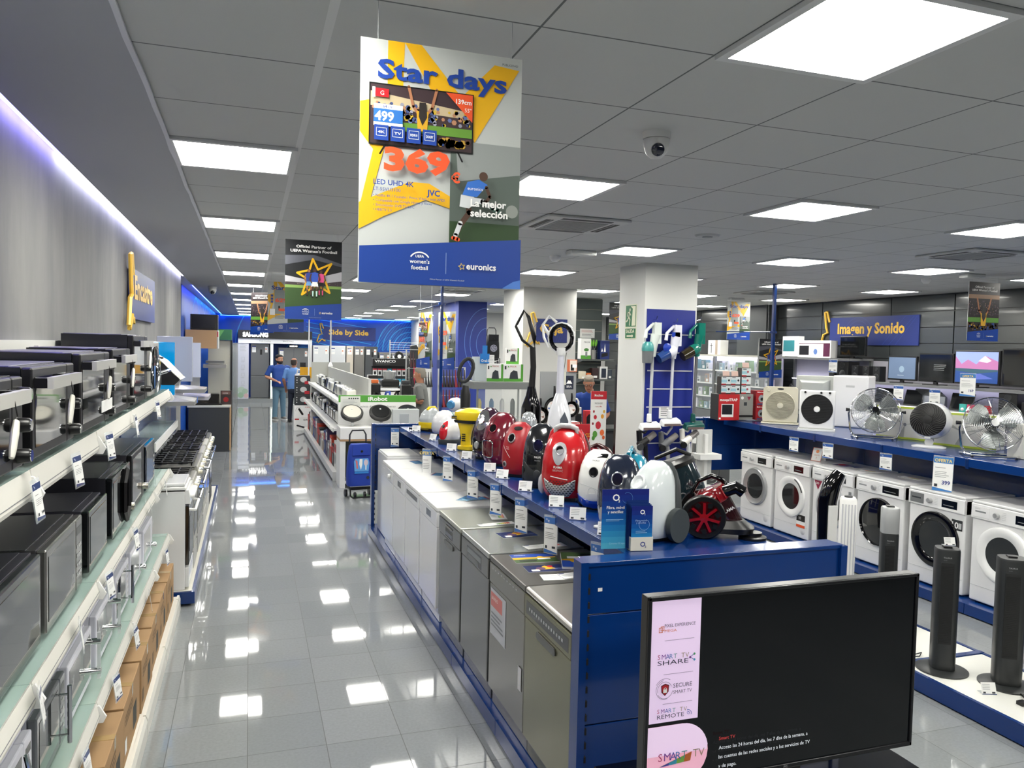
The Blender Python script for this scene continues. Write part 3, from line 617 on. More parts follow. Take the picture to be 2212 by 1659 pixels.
# tent cards on the vacuum shelf
def tent(x, y, z, rz, label, grp=None, s=1, name='price_tag'):
    t = thing(name, label, 'price tag', (x, y, z), rz, grp); a = R_(20)
    part('stand', MB().box(-.03*s, -.002, .0, .03*s, .035*s, .002, glass('#eef2f4', .35)), t, label='clear acrylic stand')
    mb = MB(); mb.T = Matrix.Rotation(-a, 4, 'X'); mb.box(-.029*s, -.001, 0, .029*s, .001, .046*s, PAPER); p = Pr(mb, (-.029*s, -.001, 0), T=mb.T, gap=.0004)
    mb.T = None; p.k = 2; p.lines(.005*s, .037*s, .03*s, 4, .006*s, GREY, .0015*s); p.rect(.005*s, .004*s, .015*s, .01*s, INK); p.rect(.04*s, .004*s, .053*s, .01*s, INK); p.rect(0, 0, .058*s, .002*s, BLUE)
    part('card', mb, t); return t
t0 = tent(1.66, 3.42, 1.229, -35, 'small price tag in front of the navy vacuum cleaner', 'small price tags on the vacuum shelf', 1.5)
for x, y, rz, l in ((1.665, 3.78, -30, 'in front of the white and blue vacuum'), (1.68, 4.12, -25, 'in front of the large red vacuum'), (1.665, 4.62, -35, 'between the black and red vacuums'), (1.665, 5.1, -35, 'in front of the matte red vacuum'), (1.67, 5.4, -20, 'in front of the burgundy vacuum'), (1.67, 6.05, -35, 'in front of the purple vacuum'), (1.67, 6.55, -30, 'by the yellow wet vacuum'), (1.67, 7.3, -60, 'by the red and white steam cleaner'), (1.68, 8.1, -20, 'under the yellow and grey steam cleaner')):
    dup(t0, (x, y, 1.229), rz, 'small white price tag '+l)
# ================================================================ vacuum cleaners
def lerp(tab, t):
    for (a, va), (b_, vb_) in zip(tab, tab[1:]):
        if t <= b_: 
            k = (t-a)/(b_-a); k = k*k*(3-2*k)*.35+k*.65; return va+(vb_-va)*k
    return tab[-1][1]
RX = [(0, .80), (.08, .93), (.25, 1), (.5, .97), (.7, .89), (.85, .75), (.94, .58), (1, .32)]
YF = [(0, .78), (.1, .95), (.3, 1), (.5, .96), (.7, .78), (.85, .5), (.95, .2), (1, .0)]
YB = [(0, .85), (.1, 1), (.4, 1), (.7, .92), (.85, .76), (.95, .55), (1, .35)]
class Shell:
    """egg-like body; surf/drape put things on its front"""
    def __init__(s, H, W_, D, p=2.3, rx=RX, yf=YF, yb=YB): s.H, s.W, s.D, s.p, s.rx, s.yf, s.yb = H, W_, D, p, rx, yf, yb
    def par(s, t): return s.W/2*lerp(s.rx, t), -s.D/2*lerp(s.yf, t), s.D/2*lerp(s.yb, t)
    def rings(s, n=16, m=32, z0=.02, t0=0, t1=1):
        out = []
        for i in range(n+1):
            t = t0+(t1-t0)*i/n; rx, a, b_ = s.par(t); out.append(ring(rx, (b_-a)/2, z0+t*s.H, m, s.p, 0, (a+b_)/2))
        return out
    def surf(s, x, z):
        t = min(max((z-.02)/s.H, 0), 1); rx, a, b_ = s.par(t); k = min(abs(x/rx), .995)
        return (a+b_)/2-(b_-a)/2*(1-k**s.p)**(1/s.p)
    def T(s, x, z, off=0):
        e = .004; P = Vector((x, s.surf(x, z), z)); u = (Vector((x+e, s.surf(x+e, z), z))-P).normalized(); v = (Vector((x, s.surf(x, z+e), z+e))-P).normalized()
        n = u.cross(v).normalized(); v = n.cross(u); P = P+n*off
        return Matrix(((u.x, v.x, n.x, P.x), (u.y, v.y, n.y, P.y), (u.z, v.z, n.z, P.z), (0, 0, 0, 1)))
    def on(s, x, z, off): T = s.T(x, z, off); return tuple(T.translation)
    def drape(s, mb, out, mat, off=.003, k=4):
        cx = sum(p[0] for p in out)/len(out); cz = sum(p[1] for p in out)/len(out); rr = []
        for j in range(k+1):
            f = 1-.9*j/k; rr.append([s.on(cx+(x-cx)*f, cz+(z-cz)*f, off) for x, z in out])
        mb.loft([[s.on(x, z, -.002) for x, z in out]]+rr, mat, True, True)
    def line(s, mb, pts, r, mat, closed=False, off=.001): mb.tube([s.on(x, z, off) for x, z in pts], r, mat, 6, closed=closed)
def oval(cx, cz, rx, rz, n=24, egg=0): return [(cx+rx*cos(2*pi*i/n)*(1+egg*sin(2*pi*i/n)), cz+rz*sin(2*pi*i/n)) for i in range(n)]
def hose_hole(S, t, x, z, r, rim, hole=BGLOSS, w_=.007):
    T = S.T(x, z); mb = MB(); mb.lathe([(r+w_, -.006), (r+w_, .005), (r+w_*.4, .010), (r, .008), (r*.93, .002), (r*.86, -.01)], rim, 24, T=T); part('hose_ring', mb, t)
    mb = MB(); mb.lathe([(.001, .0), (r*.9, .001), (r*.95, .004)], hole, 24, T=T); part('hose_inlet', mb, t, label='dark round hose opening')
def wheels(t, S, r, mat, x, y, z=None, w_=.03):
    for sg in (-1, 1):
        mb = MB(); mb.lathe([(.001, -w_), (r, -w_), (r, -.006), (r*.9, 0), (.001, .004)], mat, 24, (sg*x, y, z or r), 'x') if sg > 0 else mb.lathe([(.001, w_), (r, w_), (r, .006), (r*.9, 0), (.001, -.004)], mat, 24, (sg*x, y, z or r), 'x')
        part('wheel', mb, t)
def vac(label, H, W_, D, col, back=DGREY, hole=None, rim=SILVER, loc=(0, 0), rz=-45, grip=None, split=.2, name='vacuum_cleaner', p=2.3, top=None, rough=None):
    t = thing(name, label, 'vacuum cleaner', (loc[0], loc[1], 1.229), rz); S = Shell(H, W_, D, p)
    mb = MB(); mb.loft(S.rings(), col); part('front_shell', mb, t)
    # back shell: the rear part, slightly prouder
    mb = MB(); rr = []
    for i in range(17):
        tt = .0+.99*i/16; rx, a, b_ = S.par(tt); cy = (a+b_)/2; rg = []
        for k in range(24):
            an = pi*k/23; c, d = cos(an), sin(an); rg.append((rx*1.03*math.copysign(abs(c)**(2/p), c), cy+D*split*.5+max(0, (b_-cy)*1.04-D*split*.5+.008)*abs(d)**(2/p), .018+tt*H*1.0))
        rr.append(rg)
    mb.loft(rr, back); part('back_shell', mb, t, label='grey rear shell')
    if hole: hose_hole(S, t, hole[0], hole[1], hole[2], rim)
    if grip:
        z = H*.93; mb = MB(); r_ = W_*.2
        mb.tube([(r_*cos(pi*i/10), .0, z+.012+(.045+W_*.05)*sin(pi*i/10)) for i in range(11)], .011, grip, 8); part('carry_handle', mb, t)
    mb = MB(); mb.box(-W_*.3, -D*.3, 0, W_*.3, D*.35, .025, BLACK); part('base_feet', mb, t)
    return t, S
def gloss(h, c=.8): return mt(h, .18, coat=c)
# purple
t, S = vac('purple vacuum cleaner with chrome hose ring and black chrome-framed lower front', .375, .29, .27, gloss('#33142c'), DGREY, None, loc=(1.86, 5.92), rz=-55)
mb = MB(); S.drape(mb, oval(0, .30, .075, .075), CHROME, .004); part('chrome_cover', mb, t, label='chrome top cover'); hose_hole(S, t, 0, .30, .032, CHROME)
mb = MB(); S.drape(mb, rrect(-.1, .05, .1, .17, .03), BGLOSS, .003); S.line(mb, rrect(-.1, .05, .1, .17, .03), .004, CHROME, True, .005); part('lower_panel', mb, t)
mb = MB(); mb.lathe([(.001, .02), (.026, .018), (.03, 0)][::-1], SILVER, 20, T=S.T(-.02, .115, .004)); part('power_knob', mb, t); wheels(t, S, .05, mt('#8f8f94', .3, .5), .15, .02)
# burgundy
t, S = vac('glossy burgundy vacuum cleaner with a chrome rounded frame low on its front', .40, .30, .30, gloss('#6d0a22', 1), mt('#4a4a4c', .5), (.0, .30, .034), mt('#8d1a32', .2, coat=.5), (1.90, 5.52), -52)
mb = MB(); S.line(mb, rrect(-.1, .07, .02, .2, .025), .005, CHROME, True, .004); S.drape(mb, rrect(-.09, .08, .01, .19, .02), gloss('#56061a'), .002); part('front_frame', mb, t)
mb = MB(); S.line(mb, [(-.05+i*.005, .22+i*.02) for i in range(9)], .002, mt('#4a0616', .3)); S.line(mb, [(-.13+i*.026, .215) for i in range(11)], .0015, mt('#4a0616', .3)); part('seam', mb, t); wheels(t, S, .05, DGREY, .155, .03)
# matte red
t, S = vac('matte red vacuum cleaner with silver hose ring and a round silver button', .355, .285, .27, mt('#9c1420', .38), DGREY, (-.01, .27, .03), mt('#c9c9cb', .2, .7), (1.88, 5.02), -50)
mb = MB(); mb.lathe([(.02, 0), (.02, .006), (.015, .008), (.001, .008)], SILVER, 20, T=S.T(-.06, .09)); mb.lathe([(.014, .008), (.013, .011), (.001, .011)], DGREY, 16, T=S.T(-.06, .09)); part('power_button', mb, t)
mb = MB(); S.line(mb, [(-.09+.012*i, .215-.011*i) for i in range(8)], .0015, SILVER); p = Pr(mb, (0, 0, .002), (1, 0, 0), (0, 1, 0), T=S.T(-.03, .205)); p.text('Hoover', -.02, 0, .007, PAPER); p.lines(-.015, -.012, .03, 1, .01, PAPER, .003); part('lettering', mb, t)
mb = MB(); S.drape(mb, oval(.02, .335, .04, .012), BLACK, .002, 2); part('top_grip_recess', mb, t)
# black
t, S = vac('black vacuum cleaner with navy hose ring and a large round grey dial', .37, .30, .27, gloss('#0a0c12'), mt('#1d2c4e', .3), (.0, .265, .034), mt('#141c3a', .2, coat=.6), (1.90, 4.57), -32)
mb = MB(); p = Pr(mb, (0, 0, .002), (1, 0, 0), (0, 1, 0), T=S.T(0, .185)); p.text('PHILIPS', 0, .004, .012, PAPER, 'c', .02); p.text('PowerGo', 0, -.014, .008, mt('#b9bcc2', .6), 'c'); part('lettering', mb, t)
mb = MB(); S.drape(mb, [(-.125, .17), (-.125, .06), (-.1, .015), (0, .008), (.1, .015), (.125, .06), (.125, .17), (.11, .17), (.105, .06), (0, .03), (-.105, .06), (-.11, .17)][:7], mt('#26292c', .5), .004, 5); part('bumper', mb, t)
mb = MB(); mb.lathe([(.03, 0), (.028, .018), (.022, .022), (.001, .022)], mt('#34373a', .5), 20, T=S.T(0, .09, .004)); part('power_dial', mb, t)
mb = MB(); S.line(mb, [(-.13, .02+.016*i) for i in range(8)], .009, mt('#3b3e41', .5)); part('side_bumper', mb, t); wheels(t, S, .045, DGREY, .15, .03)
# large red with silver grip
t, S = vac('large bright red vacuum cleaner with silver teardrop, grip handle and mesh grille', .43, .33, .31, mt('#b5121a', .22, coat=.5), mt('#3f4043', .5), None, loc=(1.92, 4.1), rz=-40)
mb = MB(); S.drape(mb, [(x, z-.0) for x, z in oval(-.01, .295, .047, .068, 24, .28)], mt('#b4b5b8', .3, .5), .005); part('hose_cover', mb, t, label='silver teardrop cover'); hose_hole(S, t, -.008, .318, .026, mt('#c4c4c8', .25, .5))
mb = MB(); p = Pr(mb, (0, 0, .0015), (1, 0, 0), (0, 1, 0), T=S.T(-.01, .195)); p.text('FLAMA', 0, .012, .014, PAPER, 'c', .02); p.text('1800VAC', 0, -.008, .014, mt('#c9a4a4', .6), 'c'); part('lettering', mb, t)
mb = MB(); out = [(-.115, .135), (.105, .14), (.1, .08), (.06, .035), (0, .022), (-.06, .035), (-.1, .08)]
S.drape(mb, out, mt('#c3c3c4', .35, .3), .004, 5)
for j in range(9):
    for i in range(10):
        x = -.1+i*.0215+(j % 2)*.01; z = .035+j*.0115
        if abs(x) < .1-max(0, .075-z)*1.1: mb.add([S.on(x-.006, z-.002, .0065), S.on(x+.006, z-.002, .0065), S.on(x+.006, z+.003, .0065), S.on(x-.006, z+.003, .0065)], [(0, 1, 2, 3)], BLACK)
part('grille', mb, t, label='silver perforated grille')
mb = MB(); S.line(mb, [(-.06+.013*i, .155-.0016*i) for i in range(10)], .0025, PAPER); part('dust_scale', mb, t)
for sg, x in ((-1, -.15), (1, .15)):
    mb = MB(); mb.T = Matrix.Translation((x, -.05, .085)) @ Matrix.Rotation(sg*R_(35), 4, 'Z'); mb.loft([ring(.006, .01, -.06, 14), ring(.022, .028, -.035, 14), ring(.026, .032, 0, 14), ring(.022, .028, .04, 14), ring(.007, .012, .065, 14)], mt('#bcbcc0', .35, .3)); part('wheel_cap', mb, t, label='silver wheel cap')
mb = MB(); mb.tube([(-.085, .0, .395), (-.075, -.01, .445), (-.04, -.01, .462), (.03, -.01, .462), (.07, -.01, .448), (.085, 0, .40)], .017, mt('#b0b1b4', .35), 10)
for i in range(8): mb.cyl((-.04+i*.01, -.026, .468), (-.04+i*.01, -.022, .46), .002, .002, GREY, 5)
part('carry_handle', mb, t, label='silver grey grip handle')
[part('handle_shoulder', MB().tube([(s*.11, .0, .34), (s*.098, 0, .41), (s*.086, 0, .435)], [.03, .023, .017], mt('#b5121a', .22, coat=.5), 10), t) for s in (-1, 1)]
# white with blue bumper
t, S = vac('glossy white vacuum cleaner with bright blue bumper at its foot', .325, .265, .25, gloss('#e9e9e6'), mt('#4b4d4f', .5), (-.005, .225, .024), BLACK, (1.93, 3.86), -38)
mb = MB(); S.drape(mb, [(-.123, .085), (.123, .085), (.115, .04), (.07, .018), (0, .012), (-.07, .018), (-.115, .04)], gloss('#1b45b8', .5), .004, 5); S.drape(mb, oval(0, .085, .05, .02), gloss('#e9e9e6'), .0045); part('bumper', mb, t, label='bright blue bumper')
mb = MB(); S.line(mb, oval(-.01, .11, .025, .026, 20), .0012, LGREY, True); S.line(mb, [(-.1+i*.02, .15-.0006*i*i) for i in range(11)], .0012, LGREY); p = Pr(mb, (0, 0, .001), (1, 0, 0), (0, 1, 0), T=S.T(0, .285)); p.text('TAURUS', 0, 0, .009, INK, 'c', .01); part('lettering', mb, t)
mb = MB(); S.drape(mb, rrect(.0, .305, .07, .325, .006), BGLOSS, .003, 3); part('bag_window', mb, t); wheels(t, S, .04, BLACK, .135, .03)
# navy
t, S = vac('glossy navy vacuum cleaner with silver ring and a silver strip down its front', .375, .29, .28, gloss('#101a30', 1), mt('#33373c', .45), (-.01, .275, .034), mt('#b9bcc2', .2, .8), (1.92, 3.42), -30)
mb = MB(); S.line(mb, [(-.03-.004*i, .235-.025*i) for i in range(9)], [.012, .01, .009, .009, .009, .009, .008, .008, .007], mt('#b9bcc2', .25, .7)); part('centre_strip', mb, t, label='silver centre strip')
for x, z in ((-.125, .075), (.075, .09)):
    mb = MB(); S.drape(mb, oval(x*.8, z, .015, .045), mt('#c9cbd0', .25, .7), .012, 4); part('wheel_cap', mb, t, label='silver wheel cap')
mb = MB(); mb.lathe([(.001, 0), (.035, .0), (.035, .008), (.001, .01)], mt('#c9cac9', .4), 20, (-.12, -.1, .0)); mb.tube([(-.12, -.1, .008), (-.09, -.05, .03)], .01, SILVER, 8); part('castor', mb, t)
# white horizontal with grey back and large wheel
t, S = vac('white and grey vacuum cleaner with large grey wheel behind the blue brochures', .40, .26, .36, gloss('#dfe6e8'), mt('#45494b', .5), None, loc=(2.03, 3.24), rz=-72, split=.45)
mb = MB(); mb.lathe([(.001, 0), (.085, .0), (.09, -.006), (.09, -.04), (.001, -.04)][::-1], mt('#3e4446', .5), 28, (-.16, .06, .092), 'x'); mb.lathe([(.02, -.046), (.001, -.05)], mt('#4b5254', .5), 14, (-.16, .06, .092), 'x')
for k in range(5):
    a = 2*pi*k/5; mb.box(-.2065, .06+.05*cos(a)-.014, .092+.05*sin(a)-.014, -.2, .06+.05*cos(a)+.014, .092+.05*sin(a)+.014, mt('#4b5254', .5))
part('wheel', mb, t); mb = MB(); mb.lathe([(.001, .04), (.09, .04), (.09, 0), (.001, 0)], mt('#3e4446', .5), 28, (.14, .06, .092), 'x'); part('wheel', mb, t)
mb = MB(); mb.lathe([(.05, -.004), (.05, .006), (.042, .01), (.036, .004), (.03, -.004), (.001, -.006)], gloss('#e9eeef'), 24, T=S.T(-.0, .31, .002)); part('hose_ring', mb, t)
mb = MB(); S.drape(mb, oval(-.0, .19, .035, .07), gloss('#cdd5d8'), .003); part('front_recess', mb, t)
for z in (.21, .24): mb = MB(); mb.lathe([(.012, 0), (.011, .008), (.001, .008)], WGLOSS, 14, T=S.T(-.055, z)); part('button', mb, t)
# steam cleaners and wet vacuums at the far end
YE = mt('#e6c410', .3, coat=.3)
t = thing('steam_cleaner', 'yellow and grey steam cleaner with black hose, farthest on the vacuum shelf', 'steam cleaner', (1.86, 7.98, 1.229), -55)
S = Shell(.27, .24, .30, 2.6); mb = MB(); mb.loft(S.rings(t1=.35), YE); part('base', mb, t); mb = MB(); mb.loft([[(x*.96, y*.96, z) for x, y, z in r_] for r_ in S.rings(t0=.33)], mt('#a6abad', .3, coat=.4)); part('water_tank', mb, t, label='grey tank')
mb = MB(); mb.tube([(0, .13, .1), (0, .14, .22), (0, .08, .29), (0, -.02, .29), (0, -.05, .26)], [.03, .03, .022, .018, .02], YE, 8); part('carry_handle', mb, t)
mb = MB(); mb.tube([(-.05, -.14, .02), (-.16, -.2, .03), (-.2, -.05, .015), (-.12, .12, .012), (.05, .2, .012)], .013, BLACK, 8); part('hose', mb, t); mb = MB(); mb.box(-.1, -.1, 0, .1, .12, .03, BLACK); part('underside', mb, t)
t = thing('steam_iron_station', 'white and teal steam station beside the yellow steam cleaner', 'steam cleaner', (1.88, 7.45, 1.229), -50)
S = Shell(.26, .26, .3, 2.6); mb = MB(); mb.loft(S.rings(), mt('#d3d3d6', .25, coat=.4)); part('body', mb, t)
part('teal_trim', MB().loft([[(x*1.02, .05+abs(y-.05)*.2 if y < .05 else y*.0+.05+(y-.05)*.55, z) for x, y, z in r_] for r_ in S.rings(t0=.1)], mt('#1b8c8a', .25, coat=.4)), t); wheels(t, S, .03, BLACK, .12, .06)
t, S = vac('small red and white steam cleaner next to the yellow wet vacuum', .21, .20, .24, gloss('#e3e2df'), mt('#2c3235', .5), None, loc=(1.83, 6.93), rz=-55)
mb = MB(); S.drape(mb, oval(-.01, .125, .055, .085, 24, -.2), gloss('#bf1020'), .004); part('red_cover', mb, t, label='red front cover'); mb = MB(); mb.lathe([(.016, 0), (.014, .01), (.001, .011)], DGREY, 14, T=S.T(-.01, .165, .006)); part('button', mb, t)
mb = MB(); mb.loft([ring(.105, .125, 0, 24, 2.4), ring(.11, .13, .03, 24, 2.4), ring(.105, .125, .045, 24, 2.4)], mt('#2c3235', .5)); part('foot', mb, t)
t = thing('wet_vacuum', 'yellow wet and dry vacuum with black band, broad head on a narrow neck', 'vacuum cleaner', (1.88, 6.42, 1.229), -50)
mb = MB(); mb.loft([ring(.10, .10, .27, 28, 3), ring(.15, .17, .29, 28, 3, 0, .03), ring(.16, .18, .33, 28, 3, 0, .03), ring(.155, .17, .365, 28, 3, 0, .03), ring(.11, .13, .39, 28, 3, 0, .03), ring(.04, .06, .4, 28, 2, 0, .03)], YE); part('head', mb, t)
mb = MB(); mb.loft([ring(.155, .175, .262, 28, 3, 0, .03), ring(.163, .183, .275, 28, 3, 0, .03), ring(.163, .183, .288, 28, 3, 0, .03)], BLACK); part('band', mb, t, label='black band'); mb = MB(); mb.lathe([(.035, 0), (.033, .015), (.001, .018)], BLACK, 18, (-.06, -.02, .385)); part('switch', mb, t)
mb = MB(); mb.loft([ring(.11, .05, .27, 20, 3, 0, -.07), ring(.075, .045, .2, 20, 3, 0, -.07), ring(.05, .04, .12, 20, 3, 0, -.07), ring(.055, .045, .05, 20, 3, 0, -.07), ring(.1, .09, .04, 20, 3, 0, -.04), ring(.11, .11, .01, 20, 3, 0, -.02), ring(.1, .1, 0, 20, 3, 0, -.02)], YE)
for k in range(4): mb.box(-.022, -.118, .09+k*.02, .022, -.112, .1+k*.02, BLACK)
part('neck', mb, t); mb = MB(); p = Pr(mb, (-.13, -.16, .3), (1, 0, 0), (0, 0, 1)); p.rect(0, 0, .07, .03, DGREY); p.text('KARCHER', .035, .008, .012, YE, 'c'); part('badge', mb, t); mb = MB(); mb.cyl((0, .1, .03), (0, .1, .26), .06, .06, mt('#55584c', .3), 14); part('container', mb, t)
# cyclone vacuum, red and black
t = thing('cyclone_vacuum', 'black and red bagless cyclone vacuum with large red-spoked wheels', 'vacuum cleaner', (2.17, 3.22, 1.229), -28)
RD = gloss('#7d0d18')
def bigwheel(y, f):
    mb = MB(); mb.lathe([(.085, 0), (.112, .0), (.118, f*.008), (.118, f*.05), (.001, f*.05), (.001, f*.01)] if f > 0 else [(.001, -.01), (.001, -.05), (.118, -.05), (.118, -.008), (.112, 0), (.085, 0)], BLACK, 36, (-.1, y, .118), 'y')
    mb.lathe([(.001, 0), (.09, 0), (.09, .012), (.001, .012)], gloss('#5e0a14', .5), 36, (-.1, y+(0 if f > 0 else -.012), .118), 'y')
    for k in range(7):
        a = 2*pi*k/7; mb.T = Matrix.Translation((-.1, y-f*.004, .118)) @ Matrix.Rotation(a, 4, 'Y'); mb.box(-.007, -.006, .02, .007, .006, .082, gloss('#8e111c', .5)); mb.box(.018, -.0065, .055, .042, .0, .08, BLACK); mb.T = None
    mb.lathe([(.001, -f*.012), (.024, -f*.01), (.024, 0)], gloss('#8e111c', .5), 20, (-.1, y, .118), 'y'); return mb
part('wheel', bigwheel(-.12, 1), t); part('wheel', bigwheel(.12, -1), t)
T = Matrix.Translation((.06, 0, .05)) @ Matrix.Rotation(R_(-32), 4, 'Y')
mb = MB(); mb.lathe([(.07, .0), (.078, .02), (.082, .16)], mt('#2a0f14', .06, coat=.8, alpha=.88), 28, T=T, sy=.95); mb.lathe([(.04, .01), (.04, .15), (.001, .15)], mt('#5b1020', .2), 18, T=T); part('dust_bin', mb, t, label='dark see-through dust bin')
mb = MB(); mb.lathe([(.084, .16), (.088, .165), (.088, .225), (.08, .24), (.001, .245)], RD, 28, T=T, sy=.95)
for k in range(14):
    a = 2*pi*k/14; mb.T = T @ Matrix.Rotation(a, 4, 'Z'); mb.box(.084, -.004, .17, .092, .004, .235, gloss('#8e111c')); mb.T = None
part('cyclone_lid', mb, t); mb = MB(); mb.tube([T @ Vector((-.085, 0, .2)), T @ Vector((-.09, 0, .27)), T @ Vector((-.03, 0, .31)), T @ Vector((.05, 0, .3)), T @ Vector((.09, 0, .25)), T @ Vector((.088, 0, .2))], [.014, .013, .013, .014, .015, .014], BGLOSS, 10); part('carry_handle', mb, t)
mb = MB(); mb.tube([T @ Vector((.06, -.03, .2)), T @ Vector((.13, -.05, .19)), T @ Vector((.15, -.05, .15))], [.035, .036, .034], BGLOSS, 14); mb.lathe([(.022, 0), (.022, .002)], mt('#1a1a1c', .6), 12, T=T @ Matrix.Translation((.15, -.05, .147))); part('hose_inlet', mb, t)
mb = MB(); mb.loft([ring(.06, .1, .14, 20, 2.6, -.1, 0), ring(.08, .11, .19, 20, 2.6, -.09, 0), ring(.06, .09, .24, 20, 2.6, -.06, 0), ring(.03, .05, .27, 20, 2.6, -.03, 0)], RD); part('motor_cover', mb, t)
mb = MB(); mb.loft([ring(.17, .1, .03, 24, 3, 0, 0), ring(.18, .11, .06, 24, 3, 0, 0), ring(.12, .09, .1, 24, 3, 0, 0)], BLACK); mb.lathe([(.001, 0), (.075, .0), (.075, .012), (.05, .02), (.05, .035), (.001, .04)], BLACK, 24, (.17, -.02, 0)); part('chassis', mb, t)
mb = MB(); p = Pr(mb, (0, 0, 0), (0, 1, 0), (0, 0, 1))
q = Pr(mb, (.0, -.0815, .0), (1, 0, 0), (0, 0, 1), T=T); q.text('FLAMA', .0, .1, .016, PAPER, 'l', .02); q.arc(-.045, .06, .014, 0, 360, .004, SILVER, 16); [q.stroke([(-.045+.017*cos(a*.785), .06+.017*sin(a*.785)), (-.045+.026*cos(a*.785+.3), .06+.026*sin(a*.785+.3))], .005, SILVER) for a in range(8)]; part('lettering', mb, t)
# dark tank vacuum with handle
t = thing('tank_vacuum', 'dark see-through tank vacuum with black loop handle behind the white one', 'vacuum cleaner', (2.26, 3.62, 1.229), -30)
T = Matrix.Translation((-.08, 0, .05)) @ Matrix.Rotation(R_(-25), 4, 'Y') @ Matrix.Identity(4)
mb = MB(); mb.T = Matrix.Translation((0, 0, .06)) @ Matrix.Rotation(R_(-22), 4, 'Y'); mb.loft([ring(.11, .1, .0, 28, 2.6), ring(.115, .105, .12, 28, 2.6), ring(.105, .1, .25, 28, 2.6)], mt('#1d2c33', .08, coat=1)); q = Pr(mb, (-.03, -.108, .1), (1, 0, 0), (0, 0, 1), T=mb.T); q.arc(.02, .0, .02, -60, 200, .006, SILVER, 14); q.text('ROWENTA', .05, .03, .012, SILVER); part('dust_tank', mb, t)
mb = MB(); mb.T = Matrix.Translation((0, 0, .06)) @ Matrix.Rotation(R_(-22), 4, 'Y'); mb.loft([ring(.112, .105, .25, 28, 2.6), ring(.112, .105, .27, 28, 2.6), ring(.08, .08, .29, 28, 2.6)], BLACK); mb.tube([(-.1, 0, .27), (-.08, 0, .325), (.04, 0, .335), (.1, 0, .28)], .012, BLACK, 8); part('carry_handle', mb, t); mb = MB(); mb.loft([ring(.14, .12, 0, 24, 3), ring(.15, .13, .05, 24, 3), ring(.1, .1, .09, 24, 3)], DGREY); part('base', mb, t); 
# teal one
t = thing('canister_vacuum', 'teal canister vacuum with raised loop handle seen between the others', 'vacuum cleaner', (2.25, 4.3, 1.229), -35); TE = gloss('#0f7f9c')
S = Shell(.25, .24, .34, 2.6); mb = MB(); mb.loft(S.rings(), TE); part('body', mb, t); mb = MB(); mb.tube([(0, -.12, .2), (0, -.13, .29), (0, -.02, .31), (0, .1, .27), (0, .13, .21)], .016, TE, 10); part('carry_handle', mb, t)
mb = MB(); mb.tube([(-.05, -.17, .27), (-.05, -.13, .24), (-.02, -.06, .18)], [.02, .018, .018], LGREY, 8); part('grey_lever', mb, t, label='grey lever'); wheels(t, S, .05, DGREY, .13, .08)
# dark red cooking pots set
t = thing('canister_vacuum', 'dark red canister vacuum with black lid and curved handle behind the white and blue one', 'vacuum cleaner', (2.27, 4.75, 1.229), -40)
mb = MB(); S = Shell(.24, .22, .2, 2.4); mb.T = Matrix.Translation((-.1, 0, 0)); mb.loft(S.rings(), gloss('#6d0f1c')); part('red_body', mb, t); mb = MB(); mb.lathe([(.001, 0), (.085, 0), (.09, .16), (.1, .18), (.095, .2), (.001, .215)], BGLOSS, 28, (.06, 0, 0)); part('motor_unit', mb, t)
mb = MB(); mb.tube([(-.1, 0, .24), (-.04, 0, .27), (.03, 0, .24), (.06, 0, .2)], .016, mt('#3a1210', .2, coat=.6), 10); part('carry_handle', mb, t)
t = thing('food_slicer', 'flat dark red box with clear drawer behind the large red vacuum', 'appliance', (2.25, 5.25, 1.229), -28)
mb = MB(); mb.box(-.15, -.1, .14, .2, .12, .18, gloss('#6d0f1c')); part('top', mb, t, .005); mb = MB(); mb.box(-.13, -.09, .0, .18, .11, .14, mt('#9d9a98', .1, trans=0, alpha=.6)); part('drawer', mb, t, .01, label='clear plastic drawer')
t = thing('bottle_vacuum', 'clear domed spray bottle unit above the purple vacuum', 'appliance', (2.22, 6.1, 1.229), 0)
mb = MB(); mb.lathe([(.001, 0), (.06, 0), (.06, .25), (.07, .3), (.05, .36), (.02, .38), (.001, .38)], mt('#c4c8cc', .1, .5, coat=.5), 20); part('body', mb, t)
# window-vac with white round head on black box
t = thing('paint_sprayer', 'white spray gun unit with blue nozzle ring standing at the far end of the gondola', 'appliance', (2.2, 8.5, 1.2305), -40)
mb = MB(); mb.loft([ring(.08, .08, .0, 20), ring(.07, .07, .15, 20), ring(.05, .05, .17, 20)], WHITE); part('paint_cup', mb, t); mb = MB(); mb.lathe([(.001, -.1), (.05, -.1), (.075, -.03), (.075, .05), (.05, .1), (.001, .11)], WHITE, 20, (0, 0, .26), 'y'); part('motor_body', mb, t)
mb = MB(); mb.lathe([(.03, -.13), (.04, -.13), (.05, -.1), (.03, -.1)], mt('#3a7fb0', .3), 18, (0, 0, .26), 'y'); part('nozzle', mb, t, label='blue nozzle ring'); mb = MB(); mb.tube([(0, .05, .22), (.06, .1, .1), (.08, .1, .0)], .03, BLACK, 8); mb.box(-.13, -.1, -.0, .13, .1, .02, DGREY); part('grip', mb, t)
